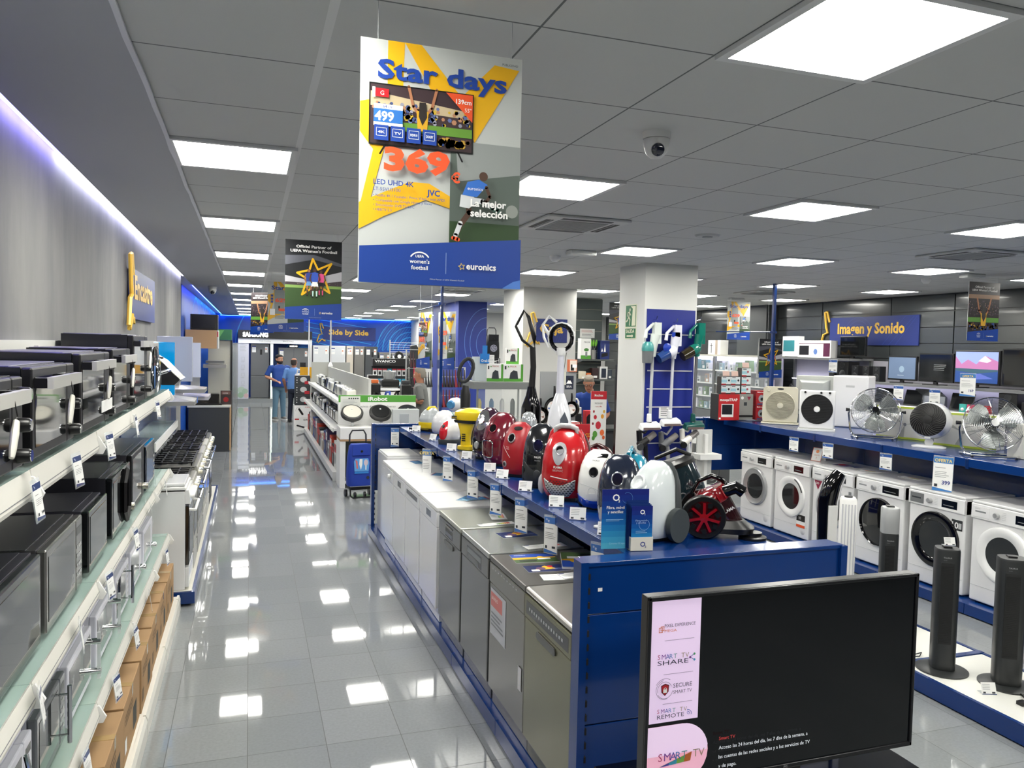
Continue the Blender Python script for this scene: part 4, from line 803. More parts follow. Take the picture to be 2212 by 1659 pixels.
# upright vacuums
def loop(mb, pts, r, mat, y=0): mb.tube([(x, y, z) for x, z in pts], r, mat, 8, closed=True)
t = thing('upright_vacuum', 'tall black upright vacuum with pointed loop handle', 'upright vacuum', (2.33, 6.35, 1.229), -20)
mb = MB(); mb.loft([ring(.1, .08, .0, 20, 3), ring(.105, .085, .06, 20, 3), ring(.09, .07, .2, 20, 2.6), ring(.085, .07, .4, 20, 2.6), ring(.05, .05, .5, 20, 2.4), ring(.035, .035, .58, 20)], BGLOSS); part('body', mb, t)
mb = MB(); mb.tube([(0, 0, .55), (.01, 0, .75), (.0, 0, .92)], [.03, .026, .026], BLACK, 12); part('tube', mb, t); mb = MB(); mb.tube([(x, 0, z) for x, z in ((.02, .9), (-.09, .98), (-.15, 1.1), (-.14, 1.12), (-.08, 1.24), (-.04, 1.18), (.01, 1.02))], [.02, .013, .012, .012, .012, .016, .022], BLACK, 8, closed=True); part('handle', mb, t)
t = thing('upright_vacuum', 'tall white upright vacuum with oval loop handle and grey window', 'upright vacuum', (2.34, 5.72, 1.229), -25)
mb = MB(); mb.loft([ring(.12, .10, .0, 24, 3), ring(.12, .10, .08, 24, 3), ring(.105, .09, .25, 24, 3), ring(.085, .08, .42, 24, 2.6), ring(.035, .04, .56, 24, 2.2)], gloss('#e2e4ea')); part('body', mb, t)
mb = MB(); mb.prism([(.01, .22), (.07, .2), (.075, .35), (.045, .42), (.01, .36)], 'y', -.1, -.085, mt('#5a6068', .1, coat=.8)); part('tank_window', mb, t, label='dark grey tank window'); mb = MB(); mb.tube([(0, 0, .54), (.0, 0, .88)], [.032, .026], mt('#cfd0dc', .3), 12); part('tube', mb, t)
mb = MB(); n = 16; mb.tube([(-.0+.085*cos(2*pi*i/n), 0, 1.0+.1*sin(2*pi*i/n)) for i in range(n)], .017, BGLOSS, 8, closed=True); mb.tube([(-.0+.1*cos(2*pi*i/n), .006, 1.0+.115*sin(2*pi*i/n)) for i in range(n)], .012, WGLOSS, 8, closed=True); mb.tube([(-.1, 0, 1.02), (-.15, 0, 1.1), (-.1, 0, 1.17), (-.04, 0, 1.12)], .012, WGLOSS, 8); mb.tube([(-.1, 0, .92), (-.14, 0, 1.0), (-.15, 0, 1.1)], .01, WGLOSS, 8); mb.cyl((0, 0, .86), (0, 0, .92), .035, .04, WGLOSS, 12); part('handle', mb, t)
mb = MB(); mb.box(-.05, -.105, .12, -.02, -.1, .2, mt('#c2c4c8', .5)); part('rating_label', mb, t)
mb = MB(); mb.tube([(2.40, 5.75, 2.12), (2.42, 5.85, 1.95)], .002, BLACK, 4); mb.box(2.40, 5.845, 1.85, 2.44, 5.855, 1.955, mt('#dcdccf', .5)); solo('swing_tag', mb, 'pale swing tag hanging from the white upright vacuum handle', 'tag')
t = thing('upright_vacuum', 'black stick vacuum with tilted oval loop handle in front of the blue pillar', 'upright vacuum', (2.2, 8.05, 1.229), -15)
mb = MB(); mb.loft([ring(.05, .05, 0, 16), ring(.055, .05, .4, 16), ring(.03, .03, .5, 16)], BLACK); part('body', mb, t); mb = MB(); n = 16; mb.T = Matrix.Translation((0, 0, .66)) @ Matrix.Rotation(R_(18), 4, 'Y'); mb.tube([(.07*cos(2*pi*i/n), 0, .13*sin(2*pi*i/n)) for i in range(n)], .02, mt('#1d2021', .5), 8, closed=True); part('handle', mb, t)

for k, loc, sc in (('purple', (1.85, 6.06), (.80, .84, 1.06)), ('glossy burgundy', (1.86, 5.74), (.92, .92, .97)), ('matte red', (1.83, 5.22), (.82, .86, 1.02)), ('black vacuum cleaner with navy', (1.83, 4.78), (.80, .86, 1.06)),
    ('large bright red', (1.84, 4.37), (.9, .9, .96)), ('glossy white', (1.91, 4.06), (.86, .9, .97)), ('glossy navy', (1.83, 3.62), (.80, .84, .93)), ('white and grey', (1.86, 3.33), (.78, .76, .9)),
    ('small red and white', (1.8, 7.08), (.95, .95, 1.0)), ('yellow wet', (1.86, 6.64), (.82, .82, .92)), ('white and teal', (1.9, 7.78), (.85, .85, .9)), ('yellow and grey', (1.85, 8.2), (.85, .85, .85)), ('black and red bagless', (2.23, 3.3), (.9, .9, .9))):
    for o in COL.objects:
        if o.parent is None and str(o.get('label', '')).startswith(k): o.location.x, o.location.y = loc; o.scale = sc; o.location.z = 1.2295
# ================================================================ washing machines
WM = mt('#e3e3e4', .25, coat=.4, name='washer_white'); DOORG = mt('#14181a', .04, coat=1, name='door_glass')
def washer(label, ring_m, rw=.035, dr=.215, glassr=.15, body=WM, disp=(.34, .5), knob=.24, drawer=None, gm=DOORG, extra=None, door_z=.44, handle=0):
    t = thing('washing_machine', label, 'washing machine'); W_, H = .6, .85; x = .297
    part('body', MB().box(-x, -.27, .0, x, .3, H-.025, body), t, .012, seg=3); part('top', MB().box(-x, -.28, H-.023, x, .3, H, body), t, .008)
    mb = MB(); mb.prism([(-.285, H-.15), (-.285, H-.03), (-.27, H-.024), (-.2, H-.024), (-.2, H-.15)], 'x', -x, x, body)
    part('control_panel', mb, t, .003)
    cp = kids(t)[-1]; mb = MB(); p = Pr(mb, (-x, -.285, 0)); p.rect(disp[0], H-.125, disp[1], H-.055, mt('#0b0e10', .1, coat=.6)); p.lines(disp[0]+.02, H-.105, disp[1]-disp[0]-.04, 1, .02, mt('#8da', .5, emit=.3) if 0 else GREY, .006)
    for k in range(5): p.lines(knob+.045, H-.06-k*.014, .035, 1, .01, LGREY, .003, 0)
    part('display', mb, cp)
    mb = MB(); mb.lathe([(.001, -.03), (.02, -.03), (.024, -.02), (.024, 0)], SILVER if body is WM else CHROME, 20, (-x+knob, -.285, H-.09), 'y'); part('program_knob', mb, cp)
    mb = MB(); dm = drawer or body; mb.box(-x+.02, -.289, H-.135, -x+.17, -.284, H-.045, dm); p = Pr(mb, (-x, -.289, 0)); p.rect(.04, H-.095, .14, H-.082, GREY if dm is body else INK); p.text('BOSCH' if dm is body else 'HISENSE', .04, H-.07, .01, GREY); part('detergent_drawer', mb, t, .003)
    mb = MB(); R = dr; prof = [(R, 0), (R-.004, -.022), (R-rw*.4, -.03), (R-rw, -.02), (glassr, -.012), (glassr, 0)]
    mb.lathe([(r_, h) for r_, h in prof[::-1]], ring_m, 48, (0, -.27, door_z), 'y'); part('door_ring', mb, t)
    d = kids(t)[-1]; mb = MB(); mb.lathe([(.001, -.002 if glassr < dr-.02 else -.03), (glassr*.5, -.004 if glassr < dr-.02 else -.03), (glassr, -.013)], gm, 40, (0, -.27, door_z), 'y'); part('door_glass', mb, d)
    if glassr < dr-.03:
        mb = MB(); 
        for k in range(3): mb.tube([(glassr*.62*cos(a*.3+k*2.1), -.276, door_z+glassr*.62*sin(a*.3+k*2.1)) for a in range(6)], .004, mt('#6d7476', .2, .6), 6)
        part('drum_reflections', mb, d, label='pale reflections of the drum')  # reflections in the door glass, put in as pale metal arcs
    if handle: mb = MB(); mb.tube([((R-.012)*cos(R_(a)), -.3, door_z+(R-.012)*sin(R_(a))) for a in range(20, 70, 6)], .007, DGREY, 6); part('door_handle', mb, d)
    mb = MB(); mb.lathe([(.038, -.001), (.04, 0)], mt('#cfcfd1', .3), 20, (x-.09, -.27, .085), 'y'); mb.box(-x+.01, -.272, .13, x-.01, -.2701, .133, LGREY); part('filter_flap', mb, t)
    if extra: mb = MB(); extra(Pr(mb, (-x, -.271, 0)), H); part('sticker', mb, t, label='printed sticker')
    for sx in (-1, 1): mb = MB(); mb.cyl((sx*.25, -.22, -.012), (sx*.25, -.22, .0), .02, .02, DGREY, 8); part('foot', mb, t)
    return t
def whirl(p, H): p.rect(.4, .12, .54, .26, PAPER); p.rect(.4, .19, .54, .26, BLACK); p.rect(.4, .12, .54, .15, mt('#e0501e', .5)); p.text('10', .44, .21, .03, PAPER)
def lg(p, H): p.poly([(.02, H-.16), (.14, H-.16), (.08, H-.26)], mt('#8c1a3c', .4)); p.text('DD', .05, H-.2, .022, PAPER, 'l', .02); p.rect(.53, H-.26, .57, H-.2, GREY)
def ten(p, H): p.rect(.46, H-.3, .57, H-.21, mt('#2c2e30', .3)); p.text('10', .465, H-.285, .055, PAPER, 'l', .02); p.rect(.53, H-.285, .56, H-.235, LGREY)
def ener(p, H):
    p.rect(.53, .4, .59, .62, PAPER)
    for i, c in enumerate(('#19a04a', '#6fbe3a', '#f6d31a', '#f09a20', '#d01f1f')): p.rect(.535, .57-i*.022, .555+i*.006, .587-i*.022, mt(c, .6), 0)
WR = mt('#e8e8e8', .2, coat=.6); wl = [
 ('white washing machine with broad silver door ring, farthest in the row', mt('#a9aaab', .25, .5), .035, .225, .15, {}),
 ('white washing machine with thick white door ring and an orange and black capacity sticker', WR, .06, .23, .145, dict(extra=whirl, handle=1)),
 ('white washing machine with dark red triangle sticker behind the curved tower fan', mt('#c5c6c8', .2, .4), .03, .22, .16, dict(extra=lg)),
 ('white washing machine with solid glossy black porthole', BGLOSS, .012, .235, .222, dict(gm=mt('#08090b', .05, coat=1), disp=(.34, .54), door_z=.43)),
 ('white washing machine with big black ringed porthole and OFERTA card on top', BGLOSS, .07, .25, .165, dict(drawer=mt('#8d8f90', .3, .5), extra=ten, disp=(.36, .52), door_z=.42)),
 ('white washing machine with white door ring and energy label at the right photo edge', WR, .06, .235, .15, dict(extra=ener, disp=(.4, .58)))]
ys = [8.22, 7.565, 6.912, 6.275, 5.62, 4.96, 4.30]
for i, (l, rm, rw, dr, gr_, kw) in enumerate(wl):
    t = washer(l, rm, rw, dr, gr_, **kw); t.location = (5.79+.29, (ys[i]+ys[i+1])/2, .101); t.rotation_euler = (0, 0, R_(-90))
t = thing('washing_machine', 'grey steel machine with embossed rings on its side behind the blue gondola', 'washing machine', (6.25, 9.8, 0.0), 0)
part('body', MB().box(-.3, -.3, 0, .3, .3, .86, mt('#8e8f8c', .35, .5)), t, .015); mb = MB()
for r_, a0, a1 in ((.1, 0, 360), (.14, 0, 360), (.2, 30, 150), (.24, 30, 150)): mb.tube([(r_*cos(R_(a)), -.302, .45+r_*1.3*sin(R_(a))) for a in range(a0, a1+1, 15)], .006, mt('#979895', .35, .5), 6)
part('embossing', mb, t)
t = thing('tent_card', 'white folded tent card with orange lettering on the washing machines', 'card', (6.07, 7.13, .952), -75)
mb = MB(); mb.T = Matrix.Translation((0, -.05, 0)) @ Matrix.Rotation(R_(-18), 4, 'X'); mb.box(-.06, -.001, 0, .06, .001, .15, WHITE); mb.T = Matrix.Translation((0, .05, 0)) @ Matrix.Rotation(R_(18), 4, 'X'); mb.box(-.06, -.001, 0, .06, .001, .15, WHITE); mb.T = None
part('folded_card', mb, t); mb = MB(); p = Pr(mb, (-.06, -.0015, 0), T=Matrix.Translation((0, -.05, 0)) @ Matrix.Rotation(R_(-18), 4, 'X')); p.disc(.06, .11, .02, mt('#e08a5a', .5)); p.text('GRATIS', .06, .06, .014, mt('#c0622a', .5), 'c'); p.text('?', .06, .02, .025, RED, 'c'); p.stroke([(.0, .0), (.12, 0), (.12, .15), (0, .15)], .004, mt('#d0593a', .5), True); part('print', mb, t)
ticket(5.86, 5.25, 1.235, -65, 'large OFERTA price sign at 399 standing on a washing machine', None, .3, .16, -4, mt('#3a77b8', .4), word='OFERTA', price='399', name='price_sign')
bpy.context.view_layer.update()
o = COL.objects[[i for i, q in enumerate(COL.objects) if str(q.get('label', '')).startswith('large OFERTA')][0]]; o.location = (5.845, 5.27, 1.258)
hk2 = ticket(5.865, 7.3, 1.19, -70, 'price card hanging under the black and white box fan', 'price cards hanging from the fan shelf', .15, .11, 0, mt('#2b56a0', .4))
for y, l in ((6.75, 'under the first chrome fan'), (5.95, 'under the white air circulator'), (4.42, 'at the right photo edge')): dup(hk2, (5.865, y, 1.19), -65, 'white price card with blue header hanging '+l)
flat('leaflet', 'dark leaflet on the washing machine with the red triangle', 'leaflet', 6.1, 6.72, .953, 10, .15, .3, promo); flat('energy_label', 'energy label lying on the third washing machine from the right edge', 'energy label', 6.05, 6.35, .953, 20, .1, .22, energy); flat('energy_label', 'energy label lying on the machine with the black porthole', 'energy label', 6.15, 5.9, .953, 5, .1, .25, energy)
# ================================================================ fans on the shelf
IV = mt('#cfcab6', .45, name='ivory_plastic')
def grille_disc(mb, c, r, mat, n=10, spokes=24, th=.0035, y=0, ring_only=False):
    for k in range(n): rr = r*(k+1)/n; mb.tube([(c[0]+rr*cos(2*pi*i/36), y, c[1]+rr*sin(2*pi*i/36)) for i in range(36)], th*.6, mat, 4, closed=True)
    for k in range(spokes): a = 2*pi*k/spokes; mb.tube([(c[0]+.1*r*cos(a), y, c[1]+.1*r*sin(a)), (c[0]+r*cos(a), y, c[1]+r*sin(a))], th*.5, mat, 4)
ZF = 1.2765
t = thing('box_fan', 'ivory box fan with round ribbed grille and two small dials', 'fan', (6.22, 8.02, ZF), -40)
mb = MB(); mb.prism([(-.2, .03), (.2, .03), (.21, .1), (.2, .44), (.17, .46), (-.17, .46), (-.2, .44), (-.21, .1)], 'y', -.05, .05, IV); part('housing', mb, t, .012)
mb = MB(); mb.lathe([(.165, 0), (.17, -.008), (.175, 0)], IV, 40, (0, -.05, .23), 'y')
for k in range(24):
    z = .23-.16+k*.0135; h_ = math.sqrt(max(.0, .16**2-(z-.23)**2)); mb.tube([(-h_, -.058, z-.03*0), (h_, -.058, z)], .0028, mt('#b9b4a0', .5), 4)
    mb.tube([(-h_*.98, -.0565, .23+(z-.23)*.9+.01), (h_*.98, -.0565, .23+(z-.23)*.9-.01)], .0015, mt('#e2dcc8', .5), 4)
mb.lathe([(.001, -.02), (.035, -.018), (.038, 0)], IV, 20, (0, -.05, .23), 'y'); part('front_grille', mb, t)
mb = MB(); mb.lathe([(.001, -.015), (.022, -.015), (.024, 0)], IV, 16, (-.14, -.05, .42), 'y'); part('dial', mb, t); mb = MB(); mb.prism(oval(0, .435, .04, .012, 16), 'y', -.053, -.05, DGREY); part('button_panel', mb, t); mb = MB(); mb.box(-.22, -.09, 0, .22, .1, .02, IV); mb.box(-.15, -.04, .02, .15, .04, .035, IV); part('foot_bar', mb, t, .005)
t = thing('box_fan', 'white box fan with black round front and white hub', 'fan', (6.15, 7.28, ZF), -42)
mb = MB(); mb.box(-.19, -.04, .02, .19, .05, .46, WM); mb.lathe([(.175, 0), (.17, .05), (.08, .07), (.001, .07)], WM, 28, (0, .05, .25), 'y'); part('housing', mb, t, .015)
mb = MB(); mb.lathe([(.001, -.006), (.165, -.006), (.17, 0)], BLACK, 40, (0, -.041, .245), 'y')
for k in range(26): z = .245-.155+k*.0125; h_ = math.sqrt(.158**2-(z-.245)**2) if abs(z-.245) < .158 else 0; mb.tube([(-h_, -.049, z-.012), (h_, -.049, z+.012)], .002, mt('#2a2a2c', .3), 4)
part('front_grille', mb, t, label='black ribbed round grille'); mb = MB(); mb.lathe([(.001, -.022), (.03, -.02), (.036, 0)], WHITE, 20, (0, -.045, .245), 'y'); part('hub', mb, t)
mb = MB(); [mb.lathe([(.001, -.012), (.012, -.012), (.013, 0)], BLACK, 12, (x, -.04, .435), 'y') for x in (-.13, .04, .13)]; part('dial', mb, t); mb = MB(); mb.box(-.2, -.09, 0, .2, .1, .02, WHITE); part('foot_bar', mb, t)
def floorfan(label, loc, rz, hubm, r=.235, blades=3, tilt=-14):
    t = thing('floor_fan', label, 'fan', loc, rz); c = (0, .29); T = Matrix.Translation((0, 0, .29)) @ Matrix.Rotation(R_(tilt), 4, 'X') @ Matrix.Translation((0, 0, -.29))
    mb = MB(); mb.T = T; 
    for k in range(17): rr = r*(.12+.88*k/16); b_ = .055*(1-(rr/r)**2.5); mb.tube([(rr*cos(2*pi*i/36), -.02-b_, .29+rr*sin(2*pi*i/36)) for i in range(36)], .0013, CHROME, 4, closed=True)
    for k in range(8): a = 2*pi*k/8+.2; mb.tube([(rr*cos(a), -.022-.055*(1-(rr/r)**2.5), .29+rr*sin(a)) for rr in [r*(.1+.15*j) for j in range(7)]], .0024, CHROME, 5)
    mb.tube([(r*cos(2*pi*i/40), -.02, .29+r*sin(2*pi*i/40)) for i in range(40)], .005, CHROME, 6, closed=True); part('front_guard', mb, t)
    mb = MB(); mb.T = T
    for k in range(12): rr = r*(.15+.85*k/11); b_ = .06*(1-(rr/r)**3); mb.tube([(rr*cos(2*pi*i/32), .02+b_, .29+rr*sin(2*pi*i/32)) for i in range(32)], .0012, CHROME, 4, closed=True)
    for k in range(12): a = 2*pi*k/12; mb.tube([(rr*cos(a), .02+.06*(1-(rr/r)**3), .29+rr*sin(a)) for rr in [r*(.15+.17*j) for j in range(6)]], .002, CHROME, 4)
    part('rear_guard', mb, t)
    mb = MB(); mb.T = T; mb.lathe([(.001, -.085), (.03, -.084), (.034, -.072), (.001, -.07)], hubm, 24, (0, 0, .29), 'y'); part('hub_badge', mb, t)
    mb = MB(); mb.T = T
    for k in range(blades):
        a = 2*pi*k/blades+.5; rings_ = []
        for j in range(7):
            rr = .03+(r-.05)*j/6; hw = .3+.38*sin(pi*min(1, j/6*.8+.1)); rings_.append([(rr*cos(a-hw), -.015, .29+rr*sin(a-hw)), (rr*cos(a), -.002, .29+rr*sin(a)), (rr*cos(a+hw), .012, .29+rr*sin(a+hw)), (rr*cos(a), .0, .29+rr*sin(a))])
        mb.loft(rings_, mt('#9ba0a0', .18, .9), True)
    part('blades', mb, t); mb = MB(); mb.T = T; mb.lathe([(.05, .01), (.05, .08), (.03, .1), (.001, .1)], BLACK, 20, (0, 0, .29), 'y'); part('motor', mb, t)
    mb = MB(); e = r+.022; mb.tube([(-e+.005, 0, .29), (-e, 0, .25), (-e+.02, .01, .08), (-e+.05, -.02, .02), (-e+.09, -.09, .012), (e-.09, -.09, .012), (e-.05, -.02, .02), (e-.02, .01, .08), (e, 0, .25), (e-.005, 0, .29)], .011, CHROME, 8); mb.tube([(-e+.05, .0, .02), (-e+.03, .13, .012), (e-.03, .13, .012), (e-.05, 0, .02)], .011, CHROME, 8); part('stand', mb, t)
    for s in (-1, 1): mb = MB(); mb.cyl((s*(e-.01), 0, .29), (s*(e+.03), 0, .29), .014, .018, BLACK, 10); part('tilt_knob', mb, t)
    for s in (-1, 1): mb = MB(); mb.cyl((s*(e-.09), -.09, 0), (s*(e-.09), -.09, .014), .013, .013, BLACK, 8); part('rubber_foot', mb, t)
    return t
floorfan('chrome floor fan with small black oval badge', (6.24, 6.5, ZF), -42, BGLOSS)
floorfan('chrome floor fan with plain silver hub, nearest the right edge', (6.2, 5.1, ZF), -38, SILVER)
t = thing('air_circulator', 'large white drum-shaped air circulator with black spiral grille', 'fan', (6.22, 5.78, ZF), -58)
T = Matrix.Translation((0, 0, .26)) @ Matrix.Rotation(R_(-6), 4, 'X') @ Matrix.Translation((0, 0, -.26))
mb = MB(); mb.T = T; mb.lathe([(.155, -.13), (.16, -.12), (.175, -.02), (.18, .06), (.17, .12), (.13, .17), (.06, .19), (.001, .19)], WGLOSS, 40, (0, 0, .26), 'y'); part('drum', mb, t)
mb = MB(); mb.T = T; mb.lathe([(.001, -.133), (.152, -.133), (.157, -.13)], BLACK, 36, (0, 0, .26), 'y'); mb.lathe([(.001, -.145), (.04, -.143), (.045, -.13)], BLACK, 20, (0, 0, .26), 'y')
for k in range(32):
    a = 2*pi*k/32; mb.tube([((.04+.112*j/6)*cos(a+j*.13), -.1365, .26+(.04+.112*j/6)*sin(a+j*.13)) for j in range(7)], .0032, mt('#3c3b3a', .35), 4)
part('spiral_grille', mb, t, label='black spiral grille'); mb = MB(); mb.tube([(0, .06, .09), (0, .03, .05), (0, -.03, .05)], [.03, .03, .04], WHITE, 12); mb.loft([ring(.15, .11, 0, 30, 2.2, 0, -.03), ring(.15, .11, .012, 30, 2.2, 0, -.03), ring(.11, .08, .022, 30, 2.2, 0, -.03)], WGLOSS); part('base', mb, t); mb = MB(); mb.T = T; mb.tube([(-.02, -.115, .085), (.03, -.115, .085)], .012, WHITE, 8); part('tilt_grip', mb, t)
# large white box appliance behind the fans
t = thing('extractor_cabinet', 'tall white cabinet with grey box-shaped rear of a fan unit fixed to its left side', 'appliance', (6.9, 7.7, ZF+.001), -55)
mb = MB(); mb.box(-.1, -.15, .0, .3, .25, .62, WM); p = Pr(mb, (-.1, -.15, 0)); p.rect(.15, .48, .25, .505, LGREY); part('cabinet', mb, t, .015)
mb = MB(); mb.box(-.55, -.1, .12, -.1, .2, .6, mt('#b9bcb8', .45)); mb.loft([[(-.52, -.1, .16), (-.14, -.1, .16), (-.14, -.1, .56), (-.52, -.1, .56)], [(-.46, -.2, .2), (-.2, -.2, .2), (-.2, -.2, .52), (-.46, -.2, .52)]], mt('#a8acaa', .45), False)
for k in range(6): mb.box(-.19, -.205, .22+k*.02, -.09, -.195, .228+k*.02, PAPER)
part('motor_housing', mb, t, .01, label='grey motor housing'); mb = MB(); mb.box(-.56, -.12, 0, -.1, .22, .12, mt('#5f6b74', .5)); part('lower_box', mb, t)
# cartons behind the fans
def carton(name, label, cat, loc, rz, w_, d, h, base, fn=None, side=None, grp=None, fn2=None):
    t = thing(name, label, cat, loc, rz, grp); mb = MB(); mb.box(-w_/2, -d/2, 0, w_/2, d/2, h, base); part('carton', mb, t, min(.003, w_*.03))
    mb = MB(); p = Pr(mb, (-w_/2, -d/2, 0), gap=.0006)
    if fn: fn(p, w_, h)
    q = Pr(mb, (-w_/2, d/2, 0), (0, -1, 0), (0, 0, 1), .0006)
    if side: q.rect(0, 0, d, h, side)
    if fn2: fn2(q, d, h)
    if mb.f: part('printed_front', mb, t)
    return t
BOXW = mt('#c9c8c2', .6); LIME = mt('#a8b83a', .5)
def fanart(p, w_, h, lime=1):
    if lime: p.rect(0, 0, w_, h*.06, LIME); p.rect(0, h*.94, w_, h, LIME)
    g_ = mt('#9b9c98', .6)
    for a in (20, 140, 260): p.poly([(w_*.5, h*.45), (w_*.5+w_*.36*cos(R_(a-8)), h*.45+h*.4*sin(R_(a-8))), (w_*.5+w_*.38*cos(R_(a+8)), h*.45+h*.4*sin(R_(a+8)))], g_)
    p.disc(w_*.5, h*.45, h*.05, GREY); p.rect(w_*.86, h*.1, w_*.95, h*.2, INK)
carton('fan_carton', 'white fan carton with lime edges behind the chrome fan with black badge', 'box', (6.62, 6.42, ZF), -72, .62, .18, .34, BOXW, fanart, fn2=lambda q, w_, h: q.text('NT', .02, h*.7, .04, INK, 'l', .02))
carton('fan_carton', 'white fan carton with lime edges behind the white air circulator', 'box', (6.62, 5.72, ZF), -72, .6, .18, .33, BOXW, fanart)
def cp(p, w_, h): fanart(p, w_, h, 0); p.text('CP 92105', w_*.95, h*.8, .028, INK, 'r', .01); p.rect(w_*.82, h*.08, w_*.97, h*.26, PAPER); p.text('LED', w_*.83, h*.12, .03, INK, 'l', .02); p.disc(w_*.68, h*.25, .015, LGREY)
carton('fan_carton', 'white ceiling fan carton with LED print at the right photo edge', 'box', (6.5, 4.78, ZF), -72, .62, .2, .3, BOXW, cp)
carton('fan_carton', 'grey appliance carton with taurus lettering at the right photo edge', 'box', (6.28, 4.36, ZF), -68, .42, .2, .27, mt('#a9adb2', .5), lambda p, w_, h: (p.text('taurus', .05, h*.75, .04, INK, 'l', .02), p.text('AEROSTREAM', .06, h*.62, .018, INK)))
# boxes at the far corner of the fan shelf
def mos(p, w_, h): p.rect(0, 0, w_, h, mt('#b81a20', .45)); p.rect(w_*.14, h*.12, w_*.72, h*.62, PAPER); p.rect(w_*.17, h*.22, w_*.66, h*.6, mt('#14161c', .3)); p.text('mosquiTRAP', w_*.06, h*.74, .032, PAPER, 'l', .03); p.rect(w_*.03, h*.03, w_*.12, h*.1, PAPER)
carton('insect_trap_carton', 'red carton picturing a dark insect trap, TRAP lettering on top', 'box', (5.78, 8.55, 1.286), -6, .29, .22, .33, mt('#1a1a1c', .5), mos)
carton('appliance_carton', 'grey carton with appliance photo between the red cartons', 'box', (6.05, 8.58, 1.286), -6, .22, .2, .33, mt('#8f8f8c', .5), lambda p, w_, h: (p.disc(w_*.3, h*.85, .02, PAPER), p.poly([(w_*.6, h*.9), (w_*.85, h*.9), (w_*.72, h*.75)], mt('#8c1a3c', .5)), p.rect(w_*.4, h*.55, w_*.6, h*.68, INK), p.rect(0, h*.1, w_, h*.18, BLACK)))
RDB = mt('#a81a26', .45)
def redv(p, w_, h):
    p.rect(0, 0, w_, h, RDB); p.prism if 0 else None; p.disc(w_*.4, h*.45, w_*.22, mt('#9aa0a8', .4), 18, h*.26); p.disc(w_*.45, h*.42, w_*.12, BLACK)
    for i in range(3): p.disc(w_*.82, h*(.3+.2*i), w_*.1, PAPER, 12)
    p.text('Mellerware', w_*.08, h*.86, .014, PAPER, 'l', .02); p.rect(w_*.1, h*.03, w_*.6, h*.14, mt('#5a4a78', .5))
i = 0
for x, y in ((6.27, 8.5), (6.47, 8.42)):
    for z, nm in ((0, 'lower'), (.19, 'upper')):
        carton('lamp_carton', 'small red carton with lantern photo, %s one of the %s stack' % (nm, 'left' if i < 2 else 'right'), 'box', (x, y, 1.286+z), -10, .18, .16, .188, RDB, redv, grp='red cartons beside the ivory fan'); i += 1
def wv(k):
    def f(p, w_, h): p.rect(0, h*.1, w_, h*.96, mt('#d6dde0', .5)); p.rect(0, h*.3, w_*.6, h*.62, mt('#9ccbd8', .5)); p.disc(w_*(.65 if k == 2 else .8), h*.55, h*.13, mt('#a8485a', .5) if k == 2 else INK); p.rect(0, 0, w_*.5, h*.16, RDB); p.rect(w_*.12, h*.82, w_*.5, h*.9, INK)
    return f
for k, x in enumerate((5.76, 5.9, 6.06)):
    for j in range(3 if k == 2 else 2):
        carton('insect_lamp_carton', 'small white and blue carton, %s of the %s stack on the insect trap boxes' % (('bottom', 'middle' if k == 2 else 'top', 'top')[j], ('left', 'middle', 'right')[k]), 'box', (x, 8.56+.0, 1.6175+j*.112), -6, .13, .12, .11, mt('#2a2624', .5), wv(k), grp='small insect lamp cartons')
for x, z, l in ((5.78, 1.843, 'left'), (5.91, 1.843, 'middle'), (6.07, 1.955, 'right')):
    mb = MB(); mb.T = Matrix.Translation((x, 8.54, z)) @ Matrix.Rotation(R_(-10), 4, 'X'); mb.box(-.05, -.001, 0, .05, .001, .065, mt('#e4c4b8', .6)); mb.box(-.05, 0, 0, .05, .03, .002, mt('#e4c4b8', .6)); solo('price_tag', mb, 'pale pink price tag standing on the %s stack of small cartons' % l, 'price tag')
# ================================================================ tower fans
DG2 = mt('#2a2c2d', .35, name='tower_black')
def tower(label, loc, rz, H=.78, r=.075, body=DG2, top=None, base=.155, slat=mt('#111213', .5), cap=None, split=.0, square=0):
    t = thing('tower_fan', label, 'tower fan', loc, rz); mb = MB(); pw = 3.2
    mb.loft([ring(r*.98, r*.98, .02, 28, pw), ring(r, r, .05, 28, pw), ring(r, r, H*(1-split)-.012, 28, pw), ring(r*.95, r*.95, H*(1-split), 28, pw)], body); part('column', mb, t)
    if split: mb = MB(); mb.loft([ring(r, r, H*(1-split), 28, pw), ring(r, r, H-.01, 28, pw), ring(r*.9, r*.9, H, 28, pw)], top); part('control_head', mb, t, label='silver control head')
    mb = MB(); zt_ = H*(1-split)
    n = 46
    for k in range(n):
        z = .2+(zt_-.1-.2)*k/n; mb.box(-r*.62, -r*1.01-.001, z, r*.35, -r*.9, z+.006, slat)
    mb.box(-r*.66, -r*1.003, .19, r*.39, -r*.88, zt_-.085, mt('#1b1c1d', .5)); part('air_slats', mb, t); 
    mb = MB(); p = Pr(mb, (0, -r*1.0-.001, zt_-.055)); p.text('TAURUS', -r*.5, 0, .009, LGREY); p.text('tower', -r*.5, -.014, .006, GREY); part('lettering', mb, t)
    mb = MB(); mb.lathe([(.001, 0), (base, 0), (base, .008), (base*.85, .014), (base*.3, .02), (.001, .022)], body, 40); part('round_base', mb, t)
    mb = MB(); mb.cb((0, .01, H+.004), (.05, .05, .01), BLACK); part('control_panel', mb, t); return t
tower('tall black tower fan standing nearest to the television', (4.27, 3.79, .1185), -35, .80, .072)
tower('black tower fan at the right photo edge', (4.47, 3.5, .1185), -35, .80, .078)
tower('slim black tower fan with silver top seen above the television', (4.42, 4.42, .1185), -30, .93, .06, top=mt('#a8aaab', .35, .3), split=.2)
t = thing('tower_fan', 'curved black and white tower fan in front of the washing machines', 'tower fan', (4.42, 5.06, .1185), -10)
